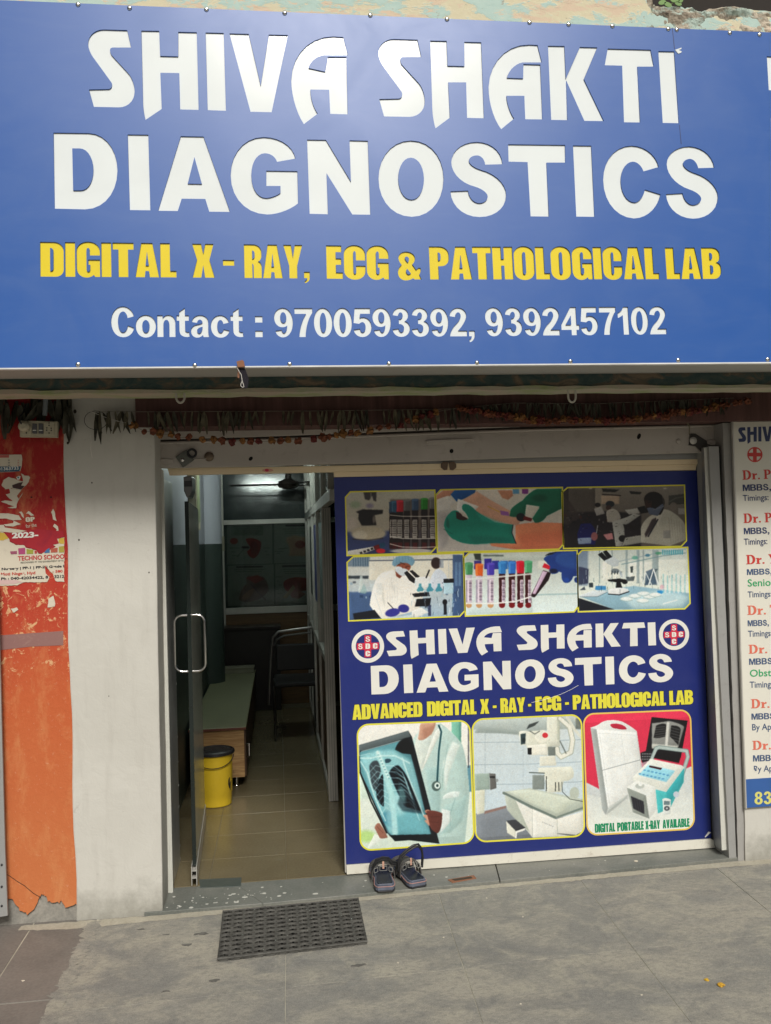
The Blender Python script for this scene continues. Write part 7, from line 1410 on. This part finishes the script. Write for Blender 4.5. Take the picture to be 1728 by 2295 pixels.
# yellow bucket
bk = thing('bucket', (-.405, 1.29, .046), 'yellow plastic bucket with a black lid behind the glass door', 'bucket')
MB().lathe([(.090, 0), (.094, .004), (.098, .07), (.101, .075), (.103, .26), (.107, .30), (.110, .305)], (-.405, 1.29, .046), 40).build('body', YELB, bk, smooth=True)
MB().lathe([(.100, 0), (.117, .002), (.120, .009), (.117, .020), (.110, .024), (.106, .019), (.03, .021)], (-.405, 1.29, .346), 40).build('lid', simple('lid_black', (.022, .022, .024), .28), bk, smooth=True)
hp = [(-.405 - .112 * math.cos(a), 1.29 - .112 * math.sin(a) - .004, .335 - .055 * math.sin(a)) for a in [math.pi * k / 14 for k in range(15)]]
MB().tube(hp, .0025, 6).build('handle', BLACK, bk)
for (a0, z0, dz) in ((-38, .20, .05), (-33, .175, .04)):
    mb = MB(); lpv = []
    for a, z in ((a0, z0), (a0 + 7, z0 + .012), (a0 + 3, z0 - dz), (a0 - 2, z0 - dz * .5)):
        lpv += [(-.405 + .1032 * math.cos(math.radians(a)), 1.29 + .1032 * math.sin(math.radians(a)), z), (-.405 + .1052 * math.cos(math.radians(a)), 1.29 + .1052 * math.sin(math.radians(a)), z)]
    mb.add(lpv, [(1, 3, 5, 7), (0, 2, 4, 6), (0, 1, 3, 2), (2, 3, 5, 4), (4, 5, 7, 6), (6, 7, 1, 0)]); mb.build('black_mark', BLACK, bk)
# glass door standing open, seen edge on
gd = thing('glass_door', (-.41, .0, .06), 'frameless glass door standing open inwards with a steel handle', 'door')
ang = math.atan2(-.035, .95)
def dx(y): return -.413 + math.tan(ang) * (y - 0)
def leaf(y0, y1, z0, z1, t, name, mat, bev=.0, par=gd):
    mb = MB(); mb.add([(dx(y) + s_ * t, y, z) for y in (y0, y1) for s_ in (-1, 1) for z in (z0, z1)], [(0, 1, 3, 2), (4, 6, 7, 5), (0, 4, 5, 1), (2, 3, 7, 6), (0, 2, 6, 4), (1, 5, 7, 3)]); return mb.build(name, mat, par, bevel=bev)
leaf(.03, .94, .13, 1.80, .006, 'glass_pane', m_glass('door_glass', (.62, .78, .72), .02)); leaf(.04, .93, .14, 1.79, .0, 'x', ALU) if False else None; MB().add([(dx(y) + o_, y, z) for y in (.035, .935) for o_ in (.0065, .0085) for z in (.135, 1.795)], [(0, 1, 3, 2), (4, 6, 7, 5), (0, 4, 5, 1), (2, 3, 7, 6), (0, 2, 6, 4), (1, 5, 7, 3)]).build('painted_reflection', m_painted('reflection_grey', (.36, .37, .32), (.16, .18, .15), .25, .5, 9), gd); leaf(.022, .0295, .13, 1.80, .009, 'dark_edge', simple('edge_dark', (.012, .018, .016), .2))  # added pale sheet on the right face carries the glass reflection as colour
for s_ in (-1, 1):
    mb = MB(); mb.add([(dx(y) + s_ * o_, y, z) for y in (-.02, .96) for o_ in (.0095, .0125) for z in (.055, .14)], [(0, 1, 3, 2), (4, 6, 7, 5), (0, 4, 5, 1), (2, 3, 7, 6), (0, 2, 6, 4), (1, 5, 7, 3)]); mb.build('bottom_channel', ALU, gd)
leaf(-.018, .96, .086, .090, .0092, 'channel_web', ALU); leaf(-.018, .96, .118, .121, .0092, 'channel_web', ALU)
zT = atx(420, 1066, 0)[1]; zB = atx(420, 1116, 0)[1]
MB().prism([[PP.uv(411, 1068), PP.uv(430, 1067), PP.uv(431, 1098), PP.uv(425, 1114), PP.uv(418, 1114), PP.uv(412, 1100)]], PP, -.16, .0).build('pivot_patch', m_painted('patch_steel', (.16, .16, .15), (.07, .07, .07), .35, .4, 20, .7), gd, bevel=.003)
MB().prism([[PP.uv(412.5, 1078), PP.uv(430, 1077), PP.uv(430, 1090), PP.uv(412.5, 1091)]], PP, -.12, .003).build('patch_block', BLACK, gd)
for s_ in (-1, 1):
    zc0, zc1 = atx(440, 1504, .05)[1], atx(440, 1378, .05)[1]; w = .062; pts = []; r = .035; x0_ = dx(.05) + s_ * .007
    pts = [(x0_, zc1)] + [(x0_ + s_ * (w - r + r * math.sin(a)), zc1 - r + r * math.cos(a)) for a in [k * math.pi / 12 for k in range(7)]] + [(x0_ + s_ * (w - r + r * math.cos(a)), zc0 + r - r * math.sin(a)) for a in [k * math.pi / 12 for k in range(7)]] + [(x0_, zc0)]
    MB().tube([(x, .05, z) for x, z in pts], .0062, 10).build('handle', CHROME, gd, smooth=True)
# meter box on the left wall
mbx = thing('meter_box', (-.57, 1.6, 1.8), 'small ivory electric box fixed high on the pale blue wall', 'electric box')
MB().box(-.60, -.545, 2.05, 2.33, 1.70, 2.12).build('case', SOCK, mbx, bevel=.004); MB().box(-.545, -.542, 2.08, 2.30, 1.76, 2.08).build('window', m_flat('meter_green', (.30, .34, .18), .3), mbx)
DCH = m_metal('dull_chrome', (.30, .29, .28), .3, .9)
# chair, desk, paper at the back
ch = thing('tube_chair', (.05, 2.9, .045), 'dark chair with a chrome tube back standing in the dim back', 'chair')
Yc = 2.9; cxz = lambda x, y: (lambda q: (q[0], Yc, q[1]))(atx(x, y, Yc))
MB().tube([cxz(603, 1580), cxz(606, 1500), cxz(609, 1450), cxz(612, 1428), cxz(624, 1416), cxz(660, 1411), cxz(698, 1406)], .011, 10).build('back_frame', DCH, ch, smooth=True)
MB().tube([cxz(614, 1448), cxz(620, 1434), cxz(636, 1425), cxz(698, 1417)], .008, 8).build('back_bar', DCH, ch, smooth=True)
b0, b1 = cxz(618, 1445), cxz(712, 1500); MB().box(b0[0], b1[0], Yc + .0, Yc + .03, b1[2], b0[2]).build('backrest', BLACK, ch, bevel=.01)
MB().box(b0[0] - .02, b1[0], Yc - .02, Yc + .45, .46, .50).build('seat', BLACK, ch, bevel=.012)
for x in (b0[0] - .02, b1[0] - .01):
    for y in (Yc - .0, Yc + .42): MB().tube([(x, y, .046), (x, y, .47)], .010, 8).build('leg', DCH, ch, smooth=True)
dk_ = thing('desk', (-.3, 4.25, .045), 'dark cabinet standing beyond the bench at the back', 'cabinet')
MB().box(-.58, .0, 4.2, 4.46, .046, .80).build('body', simple('desk_dark', (.022, .017, .015), .5), dk_, bevel=.004); MB().box(-.59, .01, 4.18, 4.46, .801, .82).build('top', simple('desk_top', (.03, .024, .02), .35), dk_)
pb = thing('paper_box', (-.35, 4.1, .44), 'flat pale cardboard box lying on the far end of the bench', 'box')
MB().box(-.52, -.24, 3.95, 4.10, .434, .475).build('body', simple('card_pale', (.26, .25, .18), .8), pb, bevel=.002); MB().box(-.525, -.235, 3.945, 4.105, .4755, .485).build('lid', simple('card_lid', (.30, .29, .21), .8), pb, bevel=.001)
